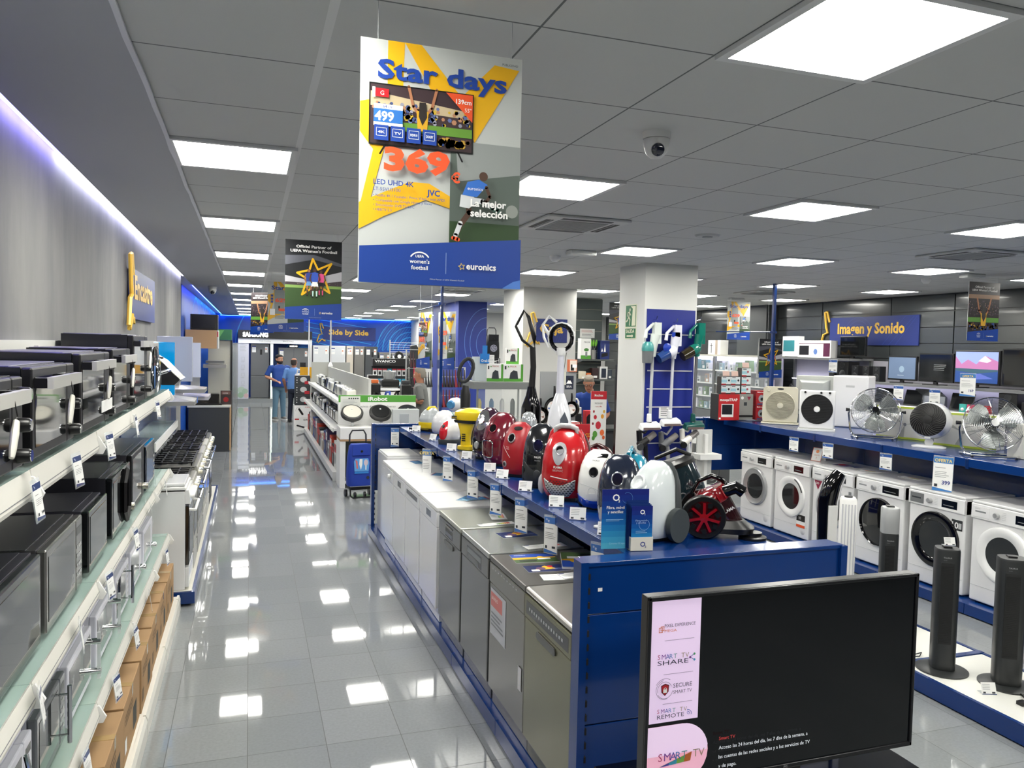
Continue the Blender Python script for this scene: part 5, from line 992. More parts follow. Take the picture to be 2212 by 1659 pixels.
mb = MB(); mb.tube([(0, 0, .02), (0, 0, .6), (.0, -.0, .85), (.03, -.01, 1.0), (.09, -.02, 1.08)], [.07, .075, .08, .075, .05], mt('#e2e3e6', .2, coat=.5), 16); part('shell', mb, t)
mb = MB(); mb.tube([(-.02, -.02, .04), (-.02, -.02, .6), (-.02, -.02, .85), (.01, -.03, 1.0), (.07, -.04, 1.085)], [.065, .07, .074, .07, .048], BGLOSS, 16); part('black_front', mb, t, label='black glossy front'); mb = MB(); mb.box(-.05, -.108, .5, .02, -.09, .83, mt('#dcdcda', .4)); part('side_panel', mb, t, label='white oblong panel'); mb = MB(); mb.lathe([(.001, 0), (.13, 0), (.13, .01), (.001, .02)], BLACK, 28); part('round_base', mb, t)
t = thing('tower_fan', 'white ribbed tower fan beside the curved one', 'tower fan', (4.33, 4.74, .1185), -35)
mb = MB(); mb.loft([ring(.06, .06, .02, 24, 4), ring(.06, .06, .93, 24, 4), ring(.05, .05, .945, 24, 4)], WHITE)
for k in range(5): mb.box(-.05+k*.022, -.064, .1, -.042+k*.022, -.058, .9, mt('#c9cad0', .4))
part('column', mb, t); mb = MB(); mb.lathe([(.001, 0), (.12, 0), (.12, .012), (.001, .02)], WHITE, 28); part('round_base', mb, t); mb = MB(); mb.lathe([(.001, 0), (.03, 0), (.03, .01), (.001, .012)], DGREY, 14, (0, 0, .945)); part('dial', mb, t)
tp = dup(t0, (4.27, 3.77, .935), -20, 'small price tag standing on top of the nearest black tower fan', 'price tags on the tower fans'); tp.scale = (.8,)*3
for x, y, l in ((4.24, 3.42, 'on the white platform left of the rightmost tower fan'), (4.27, 3.14, 'lying low on the platform at the right photo edge')): dup(t0, (x, y, .119), -20, 'small price tag '+l, None)
mb = MB(); random.seed(5); mb.tube([(4.28+.07*sin(i*1.3)-.014*i, 3.99+.03*cos(i*1.1)+.006*i, .128+.012*(i % 2)) for i in range(14)], .004, BLACK, 6); solo('power_cable', mb, 'coiled black power cable on the white platform behind the tower fan', 'cable')
mb = MB(); mb.tube([(4.42, 3.36, .125), (4.36, 3.28, .135), (4.3, 3.26, .125), (4.36, 3.2, .13), (4.5, 3.22, .125)], .005, BLACK, 6); mb.box(4.28, 3.24, .1195, 4.33, 3.28, .14, BLACK); solo('power_cable', mb, 'black plug and cable in front of the rightmost tower fan', 'cable')
t = thing('floor_appliance', 'round black base of an appliance cut by the lower right photo edge', 'appliance', (4.5, 3.12, .1185)); mb = MB(); mb.lathe([(.001, 0), (.12, 0), (.13, .03), (.1, .06), (.001, .07)], DGREY, 24); part('base', mb, t)
# ================================================================ television in the foreground
t = thing('television', 'large flat television on a low stand showing a smart TV menu', 'television', (1.79, 2.2, 0))
x0, x1, z0, z1 = 1.225-1.79, 2.342-1.79, .698, 1.345
SCR = mt('#04070c', .1, coat=.1, spec=.35, name='screen_glass'); part('casing', MB().box(x0, 0, z0, x1, .045, z1, mt('#111214', .3)), t, .004)
mb = MB(); b_ = .011
for a in ((x0, z0, x1, z0+b_*1.3), (x0, z1-b_, x1, z1), (x0, z0, x0+b_, z1), (x1-b_, z0, x1, z1)): mb.box(a[0], -.008, a[1], a[2], .0, a[3], mt('#26272a', .25, .5))
part('bezel', mb, t, .002); part('screen', MB().box(x0+b_, -.002, z0+b_*1.3, x1-b_, .0, z1-b_, SCR), t)
sc = kids(t)[-1]; mb = MB(); PK = mt('#cdb8d4', .5, emit=.42); p = Pr(mb, (x0+b_, -.0022, z0+b_*1.3)); hh = z1-z0-2.3*b_
p.rect(.004, .212, .187, hh-.004, PK); p.poly([(.0, .0), (.13, 0)]+[(.13+.1*cos(R_(a)), .1+.1*sin(R_(a))) for a in range(-90, 91, 15)]+[(0, .2)], mt('#d6a0b4', .5, emit=.42)); p.poly([(.0, .1), (.225, .1)]+[(.13+.1*cos(R_(a)), .1+.1*sin(R_(a))) for a in range(10, 91, 10)]+[(0, .2)], mt('#d3bcd6', .5, emit=.42))
part('menu_panel', mb, sc, label='pale pink lit menu column')
mb = MB(); p = Pr(mb, (x0+b_, -.0048, z0+b_*1.3)); K = mt('#34304a', .6); O_ = mt('#d8743a', .6)
p.text('PIXEL EXPERIENCE', .05, .53, .0105, K, wd=.115); p.text('MEGA', .05, .514, .009, O_, wd=.045); p.stroke([(.03, .515), (.042, .515), (.042, .53), (.03, .53)], .002, O_, True); p.stroke([(.036, .521), (.047, .521), (.047, .534), (.036, .534)], .002, O_, True)
cols = ['#b0386a', '#7a3c9a', '#4a50b0', '#3f7ac0', '#5f9aa0', '#8a9a9a', '#a08a70']
def rain(s_, x, y, h_, wd):
    n = len(s_); 
    for i, ch in enumerate(s_):
        if ch != ' ': p.text(ch, x+wd*i/n, y, h_, mt(cols[min(i, 6)], .6))
    p.k -= n-1
rain('SMART TV', .027, .426, .016, .115); p.text('SHARE', .027, .406, .015, K, wd=.115)
p.stroke([(.163, .433), (.147, .423), (.163, .414)], .002, mt('#4a6ab0', .6)); p.disc(.163, .433, .004, mt('#4a9a6a', .6)); p.disc(.147, .423, .004, mt('#7a2a8a', .6)); p.disc(.163, .414, .004, mt('#3f9ac0', .6))
for r_, a0, a1 in ((.026, 20, 200), (.032, 100, 290), (.037, 60, 150), (.029, 210, 350)): p.arc(.055, .325, r_, a0, a1, .0012, K, 16)
p.poly([(.04, .34), (.055, .346), (.07, .34), (.068, .318), (.055, .305), (.042, .318)], mt('#5a1020', .5)); p.poly([(.043, .338), (.055, .342), (.067, .338), (.065, .32), (.055, .309), (.045, .32)], mt('#b81c2c', .5)); p.rect(.048, .316, .062, .328, PAPER); p.arc(.055, .328, .005, 0, 180, .002, PAPER, 8)
p.text('SECURE', .084, .33, .014, K, wd=.07); p.text('SMART TV', .084, .31, .011, K, wd=.07)
rain('SMART TV', .027, .25, .014, .11)
p.text('REMOTE', .027, .231, .014, K, wd=.1)
for k in range(3): p.arc(.137, .234, .006+.006*k, 0, 90, .002, mt('#3f5ab0', .6), 8)
for y in (.49, .378, .28): p.rect(.045, y, .155, y+.0015, mt('#8a7a98', .6), 0)
p.k += 1; rain('SMART TV', .035, .09, .026, .17); p.poly([(.04, .072), (.16, .108), (.155, .078)], mt('#c0662a', .6)); p.poly([(.04, .072), (.135, .1), (.13, .077)], mt('#7ab04a', .6)); p.poly([(.04, .072), (.105, .091), (.102, .075)], mt('#3a9ab8', .6)); p.poly([(.04, .072), (.075, .082), (.073, .0735)], mt('#4a3ca8', .6))
WT = mt('#cfd3d8', .5, emit=.5); p.text('Smart TV', .262, .132, .0115, mt('#c03a3a', .5, emit=.4)); p.text('Acceso las 24 horas del día, los 7 días de la semana, a', .262, .1, .0125, WT, wd=.36); p.text('las cuentas de las redes sociales y a los servicios de TV', .262, .069, .0125, WT, wd=.37); p.text('y de pago.', .262, .038, .0125, WT, wd=.07)
part('menu_text', mb, sc); mb = MB(); p = Pr(mb, (.0, -.0085, z0+.003)); p.text('JVC', -.02, .001, .008, SILVER, 'l', .02); part('badge', mb, t)
mb = MB(); mb.prism([(-.45, .62), (.45, .62), (.44, .60), (-.44, .60)], 'y', -.12, .22, BGLOSS); mb.box(-.06, .0, .62, .06, .06, .70, BLACK); part('foot', mb, t)
t = thing('tv_bench', 'glossy black bench under the large television', 'table', (1.88, 2.26, 0)); mb = MB(); mb.box(-.66, -.2, .555, .52, .3, .598, BGLOSS); part('top', mb, t, .004)
for sx in (-.6, .46):
    for sy in (-.15, .25): mb = MB(); mb.box(sx-.025, sy-.025, 0, sx+.025, sy+.025, .555, BLACK); part('leg', mb, t)
mb = MB(); mb.box(-.08, -.05, 0, .08, .06, .03, WHITE); p = Pr(mb, (-.08, -.05, .03), (1, 0, 0), (0, 1, 0)); p.rect(.03, .03, .13, .08, NAVY); solo('small_carton', mb, 'small white and blue carton at the bottom edge beside the television', 'box', (1.36, 2.2, .5995), -10)
# ================================================================ hanging posters
PSILV = mt('#b9bdbb', .4); PBL = mt('#123c90', .4); PYE = mt('#e2ac14', .4); ORG = mt('#e0532a', .4); SKIN = mt('#a06a4a', .6); SKD = mt('#4a3226', .6); PTXT = mt('#1b3f94', .4)
PW, PH = .475, .68
def euro(p, x, y, h, mat=PAPER):
    st = [(x+h*.55*(1 if i % 2 == 0 else .45)*cos(R_(100+36*i)), y+h*.35+h*.55*(1 if i % 2 == 0 else .45)*sin(R_(100+36*i))) for i in range(10)]
    p.stroke(st, h*.12, mt('#c9b26a', .5), True, False); p.text('euronics', x+h*.75, y, h, mat, 'l', .025)
def footer(p, W_, H_):
    p.poly([(0, 0), (W_, 0), (W_, H_*.215), (0, H_*.148)], PBL)
    p.text('women\'s', W_*.36, H_*.089, H_*.0165, PAPER, 'c', .012); p.text('football', W_*.36, H_*.063, H_*.0165, PAPER, 'c', .012); p.arc(W_*.36, H_*.1, W_*.06, 25, 155, W_*.008, PAPER, 10, H_*.035); p.text('UEFA', W_*.36, H_*.113, H_*.011, PAPER, 'c', .02)
    p.rect(W_*.52, H_*.05, W_*.523, H_*.14, mt('#8fa6d0', .5)); euro(p, W_*.62, H_*.075, H_*.027); p.text('Official Partner of UEFA Women\'s Football', W_*.53, H_*.022, H_*.006, LGREY, 'c')
def wonk(p, cx, cy, s, wd, mat):
    P_ = [(-.12, 1.0), (.18, .42), (.95, .78), (.5, .05), (.86, -.85), (.12, -.42), (-.72, -1.0), (-.42, -.12), (-1.0, .2), (-.3, .38)]
    p.stroke([(cx+a*s, cy+b_*s*1.05) for a, b_ in P_], wd, mat, True)
def person2d(p, x, y, h, shirt, shorts, socks, skin, arms=0):
    p.disc(x, y+h*.93, h*.06, SKD); p.poly([(x-h*.04, y+h*.88), (x+h*.04, y+h*.88), (x+h*.035, y+h*.97), (x-h*.035, y+h*.97)], skin)
    p.poly([(x-h*.13, y+h*.83), (x, y+h*.87), (x+h*.13, y+h*.83), (x+h*.1, y+h*.52), (x-h*.1, y+h*.52)], shirt)
    p.poly([(x-h*.1, y+h*.53), (x+h*.1, y+h*.53), (x+h*.12, y+h*.36), (x+h*.01, y+h*.38), (x-h*.12, y+h*.36)], shorts)
    for s in (-1, 1):
        p.poly([(x+s*h*.02, y+h*.38), (x+s*h*.1, y+h*.38), (x+s*h*.09, y+h*.22), (x+s*h*.04, y+h*.22)], skin, 0); p.poly([(x+s*h*.035, y+h*.22), (x+s*h*.09, y+h*.22), (x+s*h*.08, y+h*.03), (x+s*h*.045, y+h*.03)], socks, 0)
        p.stroke([(x+s*h*.12, y+h*.8), (x+s*h*.17, y+h*.62), (x+s*h*.1, y+h*.5)], h*.04, skin); p.disc(x+s*h*.07, y+h*.015, h*.03, BLACK, 8)
    p.k += 1
def crowd(p, x0, y0, x1, y1, n, cs, r=.008):
    for i in range(n): p.disc(random.uniform(x0+r, x1-r), random.uniform(y0+r, y1-r), r*random.uniform(.5, 1), mt(random.choice(cs), .6), 6, step=0)
    p.k += 1
def stadium(p, x0, y0, x1, y1, dark='#16181c'):
    h = y1-y0; p.rect(x0, y0, x1, y1, mt(dark, .4)); p.rect(x0, y0, x1, y0+h*.36, mt('#2f4a22', .5)); p.rect(x0, y0+h*.33, x1, y0+h*.37, mt('#7a9a50', .5)); p.rect(x0, y0+h*.37, x1, y0+h*.46, mt('#3a3034', .5)); crowd(p, x0, y0+h*.38, x1, y0+h*.46, 60, ['#6a5a5a', '#8a7a70', '#4a4048'], .005)
def player_kick(p, x, y, s):
    J = mt('#2f6ac0', .5); WHt = mt('#c9cdd0', .5)
    p.stroke([(x+.3*s, y+.62*s), (x+.34*s, y+.42*s), (x+.2*s, y+.22*s), (x+.12*s, y+.04*s)], s*.085, SKD); p.stroke([(x+.2*s, y+.25*s), (x+.13*s, y+.06*s)], s*.075, WHt); p.stroke([(x+.09*s, y+.02*s), (x+.17*s, y+.0)], s*.06, ORG)
    p.stroke([(x+.33*s, y+.62*s), (x+.55*s, y+.6*s), (x+.72*s, y+.52*s)], s*.085, WHt); p.stroke([(x+.7*s, y+.52*s), (x+.8*s, y+.47*s)], s*.08, mt('#35584e', .5))
    p.poly([(x+.2*s, y+.68*s), (x+.38*s, y+.7*s), (x+.45*s, y+.58*s), (x+.33*s, y+.48*s), (x+.18*s, y+.5*s)], WHt); p.poly([(x+.22*s, y+.68*s), (x+.45*s, y+.66*s), (x+.62*s, y+.86*s), (x+.48*s, y+.93*s), (x+.3*s, y+.88*s)], J)
    p.stroke([(x+.6*s, y+.82*s), (x+.66*s, y+.68*s), (x+.6*s, y+.6*s)], s*.05, SKD); p.disc(x+.55*s, y+.98*s, s*.07, SKD); p.text('euronics', x+.3*s, y+.76*s, s*.05, PAPER); p.disc(x+1.02*s, y+.48*s, s*.1, mt('#8a8f8a', .5))
def fan_cheer(p, x, y, s):
    Y_ = mt('#c99a20', .5); p.stroke([(x-.3*s, y+.9*s), (x-.2*s, y+.5*s), (x-.08*s, y+.35*s)], s*.06, SKIN); p.stroke([(x+.3*s, y+.9*s), (x+.2*s, y+.5*s), (x+.08*s, y+.35*s)], s*.06, SKIN)
    p.poly([(x-.13*s, y+.42*s), (x+.13*s, y+.42*s), (x+.1*s, y), (x-.1*s, y)], Y_); p.poly([(x-.07*s, y+.6*s), (x+.07*s, y+.6*s), (x+.1*s, y+.3*s), (x, y+.12*s), (x-.08*s, y+.3*s)], mt('#1e1612', .6))
def poster(kind, label, loc, rz=0, big=False, strings=True, curl=False, grp=None):
    t = thing('hanging_poster', label, 'poster', loc, rz, grp); W_, H_ = PW, PH
    mb = MB(); 
    if curl: mb.loft([[(x, .06*((x/W_-.5)**2)*4-.015, 0) for x in (0, W_*.25, W_*.5, W_*.75, W_)]+[(x, .06*((x/W_-.5)**2)*4-.013, 0) for x in (W_, W_*.75, W_*.5, W_*.25, 0)], [(x, 0, H_) for x in (0, W_*.25, W_*.5, W_*.75, W_)]+[(x, .002, H_) for x in (W_, W_*.75, W_*.5, W_*.25, 0)]], PAPER)
    else: mb.box(0, 0, 0, W_, .0018, H_, PAPER)
    part('sheet', mb, t); mb = MB(); y_ = -.018 if curl else 0; p = Pr(mb, (0, y_, 0), gap=.0004)
    if kind.startswith('star'):
        p.rect(0, 0, W_, H_, PSILV)
        Y_ = PYE
        p.poly([(W_*.16, H_), (W_*.26, H_), (W_*.25, H_*.72), (W_*.16, H_*.72)], Y_); p.poly([(W_*.26, H_), (W_*.36, H_), (W_*.62, H_*.8), (W_*.5, H_*.77), (W_*.44, H_*.8)], Y_); p.poly([(W_*.55, H_*.76), (W_*.82, H_*.96), (W_*.98, H_*.95), (W_*.7, H_*.62), (W_*.66, H_*.68)], Y_)
        p.poly([(0, H_*.62), (0, H_*.74), (W_*.2, H_*.78), (W_*.16, H_*.6), (W_*.05, H_*.3), (0, H_*.22), (0, H_*.3), (W_*.08, H_*.55)], Y_); p.poly([(0, H_*.22), (0, H_*.33), (W_*.3, H_*.43), (W_*.42, H_*.43), (W_*.56, H_*.38), (W_*.56, H_*.33), (W_*.4, H_*.36), (W_*.15, H_*.28)], Y_)
        p.rect(W_*.55, H_*.19, W_, H_*.62, mt('#55605a', .5)); p.poly([(W_*.6, H_*.45), (W_, H_*.5), (W_, H_*.62), (W_*.58, H_*.62)], mt('#8c9190', .5)); p.rect(W_*.55, H_*.15, W_, H_*.28, mt('#2c4526', .5))
        p.text('Star days', W_*.1, H_*.845, H_*.075, PTXT, 'l', .03, wd=W_*.8); p.text('PUBLICIDAD', W_*.97, H_*.962, H_*.009, INK, 'r')
        if kind == 'star_tv':
            x0, y0, x1, y1 = W_*.06, H_*.575, W_*.68, H_*.815
            p.rect(x0-.004, y0-.004, x1+.004, y1+.004, BLACK); p.rect(x0, y0, x1, y1, mt('#3a2c30', .4)); p.poly([(x0, y1-.02), (x1, y1-.05), (x1, y1-.07), (x0, y1-.06)], mt('#b9a888', .5)); crowd(p, x0, y0+.06, x1, y1-.04, 90, ['#5a6a9a', '#8a8a9a', '#aa7a5a', '#384878', '#c0a030']); p.rect(x0+.06, y0+.04, x1, y0+.065, mt('#5d8a30', .5)); crowd(p, x0+.1, y0, x1, y0+.045, 40, ['#2a1c18', '#5a3a2a', '#b08a30', '#28407a'], .012)
            fan_cheer(p, (x0+x1)/2, y0+.045, .135); p.poly([(x1-.08, y1), (x1, y1), (x1, y1-.078)], ORG); p.text('139cm', x1-.004, y1-.028, .013, PAPER, 'r', .02); p.text('55"', x1-.004, y1-.05, .011, PAPER, 'r')
            p.rect(x0+.012, y1-.035, x0+.05, y1-.012, RED); p.text('G', x0+.026, y1-.03, .012, PAPER); p.rect(x0+.004, y1-.038, x0+.012, y1-.01, PAPER)
            p.rect(x0+.008, y1-.115, x0+.09, y1-.055, PAPER); p.rect(x0+.008, y1-.105, x0+.09, y1-.068, mt('#2c6ab4', .4)); p.text('499', x0+.011, y1-.1, .025, PAPER, 'l', .03); p.text('164 cm', x0+.03, y1-.065, .008, PTXT)
            for i, s_ in enumerate(('4K', 'TV', 'HDR', 'DV')): p.rect(x0+.01+i*.046, y0+.008, x0+.05+i*.046, y0+.05, PTXT, 0)
            p.k += 1
            for i, s_ in enumerate(('4K', 'TV', 'HDR10', 'DOLBY')): p.stroke([(x0+.016+i*.046, y0+.02), (x0+.044+i*.046, y0+.02), (x0+.044+i*.046, y0+.042), (x0+.016+i*.046, y0+.042)], .001, PAPER, True, False); p.text(s_, x0+.03+i*.046, y0+.027, .007, PAPER, 'c', .02, wd=.02); p.k -= 2
            p.k += 3
            for s_ in (.14, .85): p.stroke([(x0+(x1-x0)*s_, y0-.004), (x0+(x1-x0)*s_+(.5-s_)*-.04, y0-.03)], .005, BLACK)
            p.text('369', W_*.14, H_*.47, H_*.088, ORG, 'l', .05, wd=W_*.4); p.text('€', W_*.55, H_*.44, H_*.04, ORG, 'l', .04)
            p.text('LED UHD 4K', W_*.08, H_*.405, H_*.021, PTXT, 'l', .015); p.text('LT-55VU3100', W_*.08, H_*.38, H_*.014, PTXT); p.text('JVC', W_*.4, H_*.375, H_*.024, PTXT, 'l', .03)
            for i, s_ in enumerate(('Netflix 4K / Youtube / Prime Video / Intel WIDI', 'Compatible con Google Home y Alexa', 'Sintonizador DVB T2/S2/C', 'HBBTV 2.0')): p.text('• '+s_, W_*.08, H_*(.355-.0195*i), H_*.0105, PTXT)
            player_kick(p, W_*.53, H_*.2, W_*.4)
        else:
            p.rect(W_*.18, H_*.36, W_*.46, H_*.84, mt('#8a9090', .4)); p.rect(W_*.2, H_*.57, W_*.44, H_*.575, GREY); p.rect(W_*.29, H_*.44, W_*.34, H_*.52, BLACK); p.text('629', W_*.2, H_*.6, H_*.07, ORG, 'l', .05, wd=W_*.34); p.rect(W_*.3, H_*.42, W_*.5, H_*.47, ORG)
            for i in range(3): p.rect(W_*.08, H_*(.7-.06*i), W_*.15, H_*(.745-.06*i), PTXT, 0)
            p.rect(W_*.06, H_*.34, W_*.2, H_*.46, PAPER); p.lines(W_*.2, H_*.33, W_*.3, 4, H_*.02, GREY); player_kick(p, W_*.6, H_*.38, W_*.32)
        p.text('La mejor', W_*.67, H_*.345, H_*.03, PAPER, 'l', .03, wd=W_*.23); p.text('selección', W_*.67, H_*.302, H_*.03, PAPER, 'l', .03, wd=W_*.24)
    else:
        if kind == 'fans':
            p.rect(0, 0, W_, H_, mt('#241e22', .4)); p.rect(0, H_*.72, W_, H_*.79, mt('#8a6a50', .5)); crowd(p, 0, H_*.42, W_, H_*.7, 110, ['#5a4a5a', '#7a6a70', '#9a7a60', '#403848']); p.rect(0, H_*.32, W_, H_*.4, mt('#4f8030', .5)); crowd(p, 0, H_*.16, W_, H_*.33, 60, ['#2a1c18', '#6a4a30', '#b08a30', '#28407a'], .02); fan_cheer(p, W_*.5, H_*.26, H_*.52)
        else:
            stadium(p, 0, H_*.1, W_, H_); p.poly([(0, H_*.55), (W_*.4, H_*.5), (W_, H_*.62), (W_, H_*.5), (W_*.6, H_*.46), (0, H_*.47)], mt('#a9a8ae', .5)); p.poly([(0, H_*.8), (0, H_*.68), (W_*.5, H_*.76), (W_, H_*.68), (W_, H_*.72), (W_*.5, H_*.82)], mt('#4d4f58', .5))
            wonk(p, W_*.52, H_*.54, W_*.31, W_*.035, PYE); person2d(p, W_*.42, H_*.3, H_*.34, mt('#2a3c8a', .5), mt('#6a9ad0', .5), SKD, SKIN); person2d(p, W_*.63, H_*.3, H_*.33, mt('#e0508a', .5), BLACK, mt('#d84a7a', .5), SKD); person2d(p, W_*.52, H_*.28, H_*.37, mt('#2f50b0', .5), PAPER, mt('#bfe0da', .5), SKD)
        p.text('Official Partner of', W_*.5, H_*.9, H_*.034, PAPER, 'c', .025, wd=W_*.62); p.text('UEFA Women\'s Football', W_*.5, H_*.845, H_*.034, PAPER, 'c', .025, wd=W_*.82)
    footer(p, W_, H_)
    if big: p.poly([(W_*.88, 0), (W_, 0), (W_, H_*.04), (W_*.95, H_*.03)], mt('#4c7ac8', .3))
    part('print', mb, t)
    if strings:
        mb = MB(); zt_ = 3.098-loc[2]
        for x in (.1*W_, .93*W_): mb.tube([(x, .001, H_-.02), (x+.0, .001, H_+.02), (x+(.02 if x < .3 else -.02)*0, .001, zt_)], .0011, LGREY, 4)
        for i in range(2): 
            m2 = MB(); m2.add(mb.v[i*len(mb.v)//2:(i+1)*len(mb.v)//2], [tuple(q for q in f) for f in mb.f[:len(mb.f)//2]], LGREY); part('string', m2, t)
    return t
P1 = poster('star_tv', 'large hanging Star days poster with a television at 369 euros, nearest the camera', (.287, 2.225, 2.3145), 0, True)
P2 = poster('team', 'hanging poster with three football players inside a yellow star, above the aisle', (.283, 6.95, 2.345), 0)
P3 = poster('star_fridge', 'hanging Star days poster with a grey fridge at 629 half hidden behind the football poster', (.23, 11.1, 2.285), 0)
P4 = poster('fans', 'hanging poster with a cheering fan over the washing machines, far right', (7.85, 6.85, 2.345), 0)
dup(P3, (8.1, 12.0, 2.38), 0, 'small far Star days fridge poster hanging right of the white pillar')
poster('team', 'curled football team poster hanging low in front of the blue pole', (8.42, 11.5, 1.72), 0, curl=True, strings=False)
dup(P4, (.02, 14.0, 2.3), -40, 'hanging cheering fan poster seen at a slant far down the aisle'); dup(P2, (.02, 18.0, 2.3), -65, 'blue-footed football poster almost edge-on, farthest down the aisle')
dup(P2, (6.25, 13.0, 2.335), 0, 'football team poster between the slatted column and the white pillar')
for i, x in enumerate((2.0, 2.17)): poster(['star_tv', 'star_fridge'][i], ['Star days television poster turned almost edge-on behind the blue pole', 'Star days fridge poster turned sideways next to the blue pillar'][i], (x, 9.6-.35*i, 1.87), -82+4*i)
mb = MB(); mb.cyl((8.6, 11.5, 2.4), (8.6, 11.5, 3.1), .0015, .0015, LGREY, 4); solo('poster_string', mb, 'thin string holding the curled football poster', 'string')
# ---------------------------------------------------------------- wall signs
GOLD = mt('#e8bb4a', .4)
def wallsign(label, loc, rz, w_, h, text, th, star=True, wv=0):
    t = thing('department_sign', label, 'sign', loc, rz); part('board', MB().box(0, -.02, 0, w_, 0, h, mt('#1c2f78', .4)), t)
    mb = MB(); p = Pr(mb, (0, -.0205, 0)); LN = mt('#2f4a9c', .45)
    for k in range(7): p.arc(w_*.35, h*.3, h*(.3+.13*k), 20, 150, h*.012, LN, 12) if (h*(.3+.13*k) < h*.7) else p.stroke([(w_*(.35+.07*k), h*.02), (w_*min(.98, .5+.09*k), h*.96)], h*.01, LN)
    p.text(text, w_*.1, h*.42, th, GOLD, 'l', .035, wd=w_*.76); part('lettering', mb, t)
    if star:
        s = h*.78; P_ = [(.14, .22), (-.04, .28), (-.18, 1.05), (-.34, 1.02), (-.22, .3), (-.12, .05), (-.4, -.05), (-.62, -.72), (-.52, -.8), (-.1, -.45)]
        mb = MB(); mb.tube([(x*s, -.03, h*.42+z*s) for x, z in P_[2:][::-1]], .022*h/.5, GOLD, 6); mb.tube([(x*s, -.03, h*.42+z*s) for x, z in [P_[9], (.06, -.62), (.16, -.66), (.12, -.5)]], .02*h/.5, GOLD, 6); mb.tube([(x*s, -.03, h*.42+z*s) for x, z in [P_[2], (-.1, .8), (0, .55)]], .022*h/.5, GOLD, 6); part('star_outline', mb, t, label='yellow star outline')
    return t
wallsign('dark blue Encastre sign with yellow star on the left concrete wall', (-.985, 7.4, 2.32), 90, 1.75, .44, 'Encastre', .2)
wallsign('blue Imagen y Sonido sign with yellow star on the grey slatted wall', (9.835, 11.37, 2.32), -90, 1.95, .48, 'Imagen y Sonido', .17)
wallsign('blue Side by Side sign with yellow star on the bright blue back wall', (2.62, 29.94, 2.28), 0, 1.95, .5, 'Side by Side', .19)
wallsign('dark blue Caja sign with yellow star on the white pillar by the till', (4.27, 11.495, 2.24), 0, .52, .37, 'Caja', .13)
# exit sign on the white pillar's left face
t = thing('exit_sign', 'green and cream SALIDA running man exit sign on the white pillar', 'sign', (4.0795, 8.05, 2.4), -90); GRN = mt('#0f6a3c', .5); CRM = mt('#d9dcc0', .5)
mb = MB(); mb.box(0, -.003, 0, .27, 0, .26, CRM); mb.box(0, -.003, -.13, .27, 0, -.005, CRM); part('board', mb, t); mb = MB(); p = Pr(mb, (0, -.0035, 0)); p.rect(.01, .01, .26, .25, GRN); p.rect(.01, -.12, .26, -.012, GRN); p.k += 1
p.poly([(.16, .02), (.25, .02), (.25, .24), (.13, .24), (.18, .21)], CRM); p.disc(.115, .2, .018, CRM); p.stroke([(.11, .18), (.09, .12), (.12, .09), (.11, .03)], .02, CRM); p.stroke([(.09, .12), (.06, .08), (.03, .07)], .018, CRM); p.stroke([(.06, .13), (.07, .17), (.11, .17), (.14, .14)], .013, CRM)
p.text('SALIDA', .135, -.06, .04, CRM, 'c', .03, wd=.2); p.stroke([(.06, -.095), (.19, -.095)], .018, CRM); p.poly([(.18, -.075), (.215, -.095), (.18, -.115)], CRM); part('pictogram', mb, t)
# ---------------------------------------------------------------- things on the ceiling
t = thing('security_camera', 'white dome security camera on the ceiling right of the large poster', 'camera', (1.69, 3.09, 3.1), -25); mb = MB(); mb.lathe([(.001, -.03), (.06, -.03), (.062, 0), (.001, .0)], WHITE, 28); mb.lathe([(.001, -.115), (.025, -.11), (.045, -.09), (.056, -.06), (.058, -.032)], mt('#cfd0cf', .3, coat=.3), 28); part('dome', mb, t)
mb = MB(); mb.T = Matrix.Translation((.005, -.02, -.075)) @ Matrix.Rotation(R_(20), 4, 'X'); mb.lathe([(.001, -.042), (.02, -.042), (.028, -.036), (.03, -.02)], mt('#171c2c', .1, coat=.8), 20, ax='y'); part('lens', mb, t)
sc_ = dup(t, (-.62, 14.6, 3.09), 0, 'small white dome camera on the soffit far down the left wall'); sc_.scale = (1.2,)*3
t = thing('air_conditioner', 'square white ceiling air conditioning cassette right of the large poster', 'air conditioner', (2.33, 5.52, 3.098)); mb = MB(); mb.box(-.33, -.33, -.02, .33, .33, 0, mt('#c9cbc9', .5)); part('frame', mb, t, .006); mb = MB()
mb.box(-.2, -.2, -.024, .2, .2, -.019, mt('#a9aba9', .6)); [mb.box(-.19, -.19+i*.03, -.0255, .19, -.18+i*.03, -.0235, mt('#8b8d8c', .6)) for i in range(13)]; part('intake_grille', mb, t)
for a in range(4): mb = MB(); mb.T = Matrix.Rotation(R_(90*a), 4, 'Z'); mb.box(-.2, -.295, -.0215, .2, -.235, -.0195, mt('#3a3c3c', .6)); mb.box(-.2, -.255, -.023, .2, -.25, -.0205, LGREY); part('air_outlet', mb, t)
for x, y, l in ((6.28, 5.47, 'square white ceiling air conditioning cassette near the right photo edge'), (3.4, 12.8, 'small square ceiling vent above the till area'), (7.6, 10.3, 'ceiling air conditioning cassette right of the white pillar')): dup(t, (x, y, 3.098), 0, l)
t = thing('smoke_detector', 'white round smoke detector on the ceiling left of the emergency lamp', 'smoke detector', (2.99, 7.54, 3.1)); mb = MB(); mb.lathe([(.001, -.06), (.03, -.058), (.045, -.04), (.055, -.03), (.06, 0)], WHITE, 20); part('housing', mb, t)
for x, y, l in ((7.83, 7.44, 'round smoke detector above the grey slatted wall, right of the blue pole'), (4.9, 18.0, 'round smoke detector far back near the blue pillar'), (1.2, 12.5, 'round detector on the ceiling over the far dishwashers')): dup(t, (x, y, 3.1), 0, l)
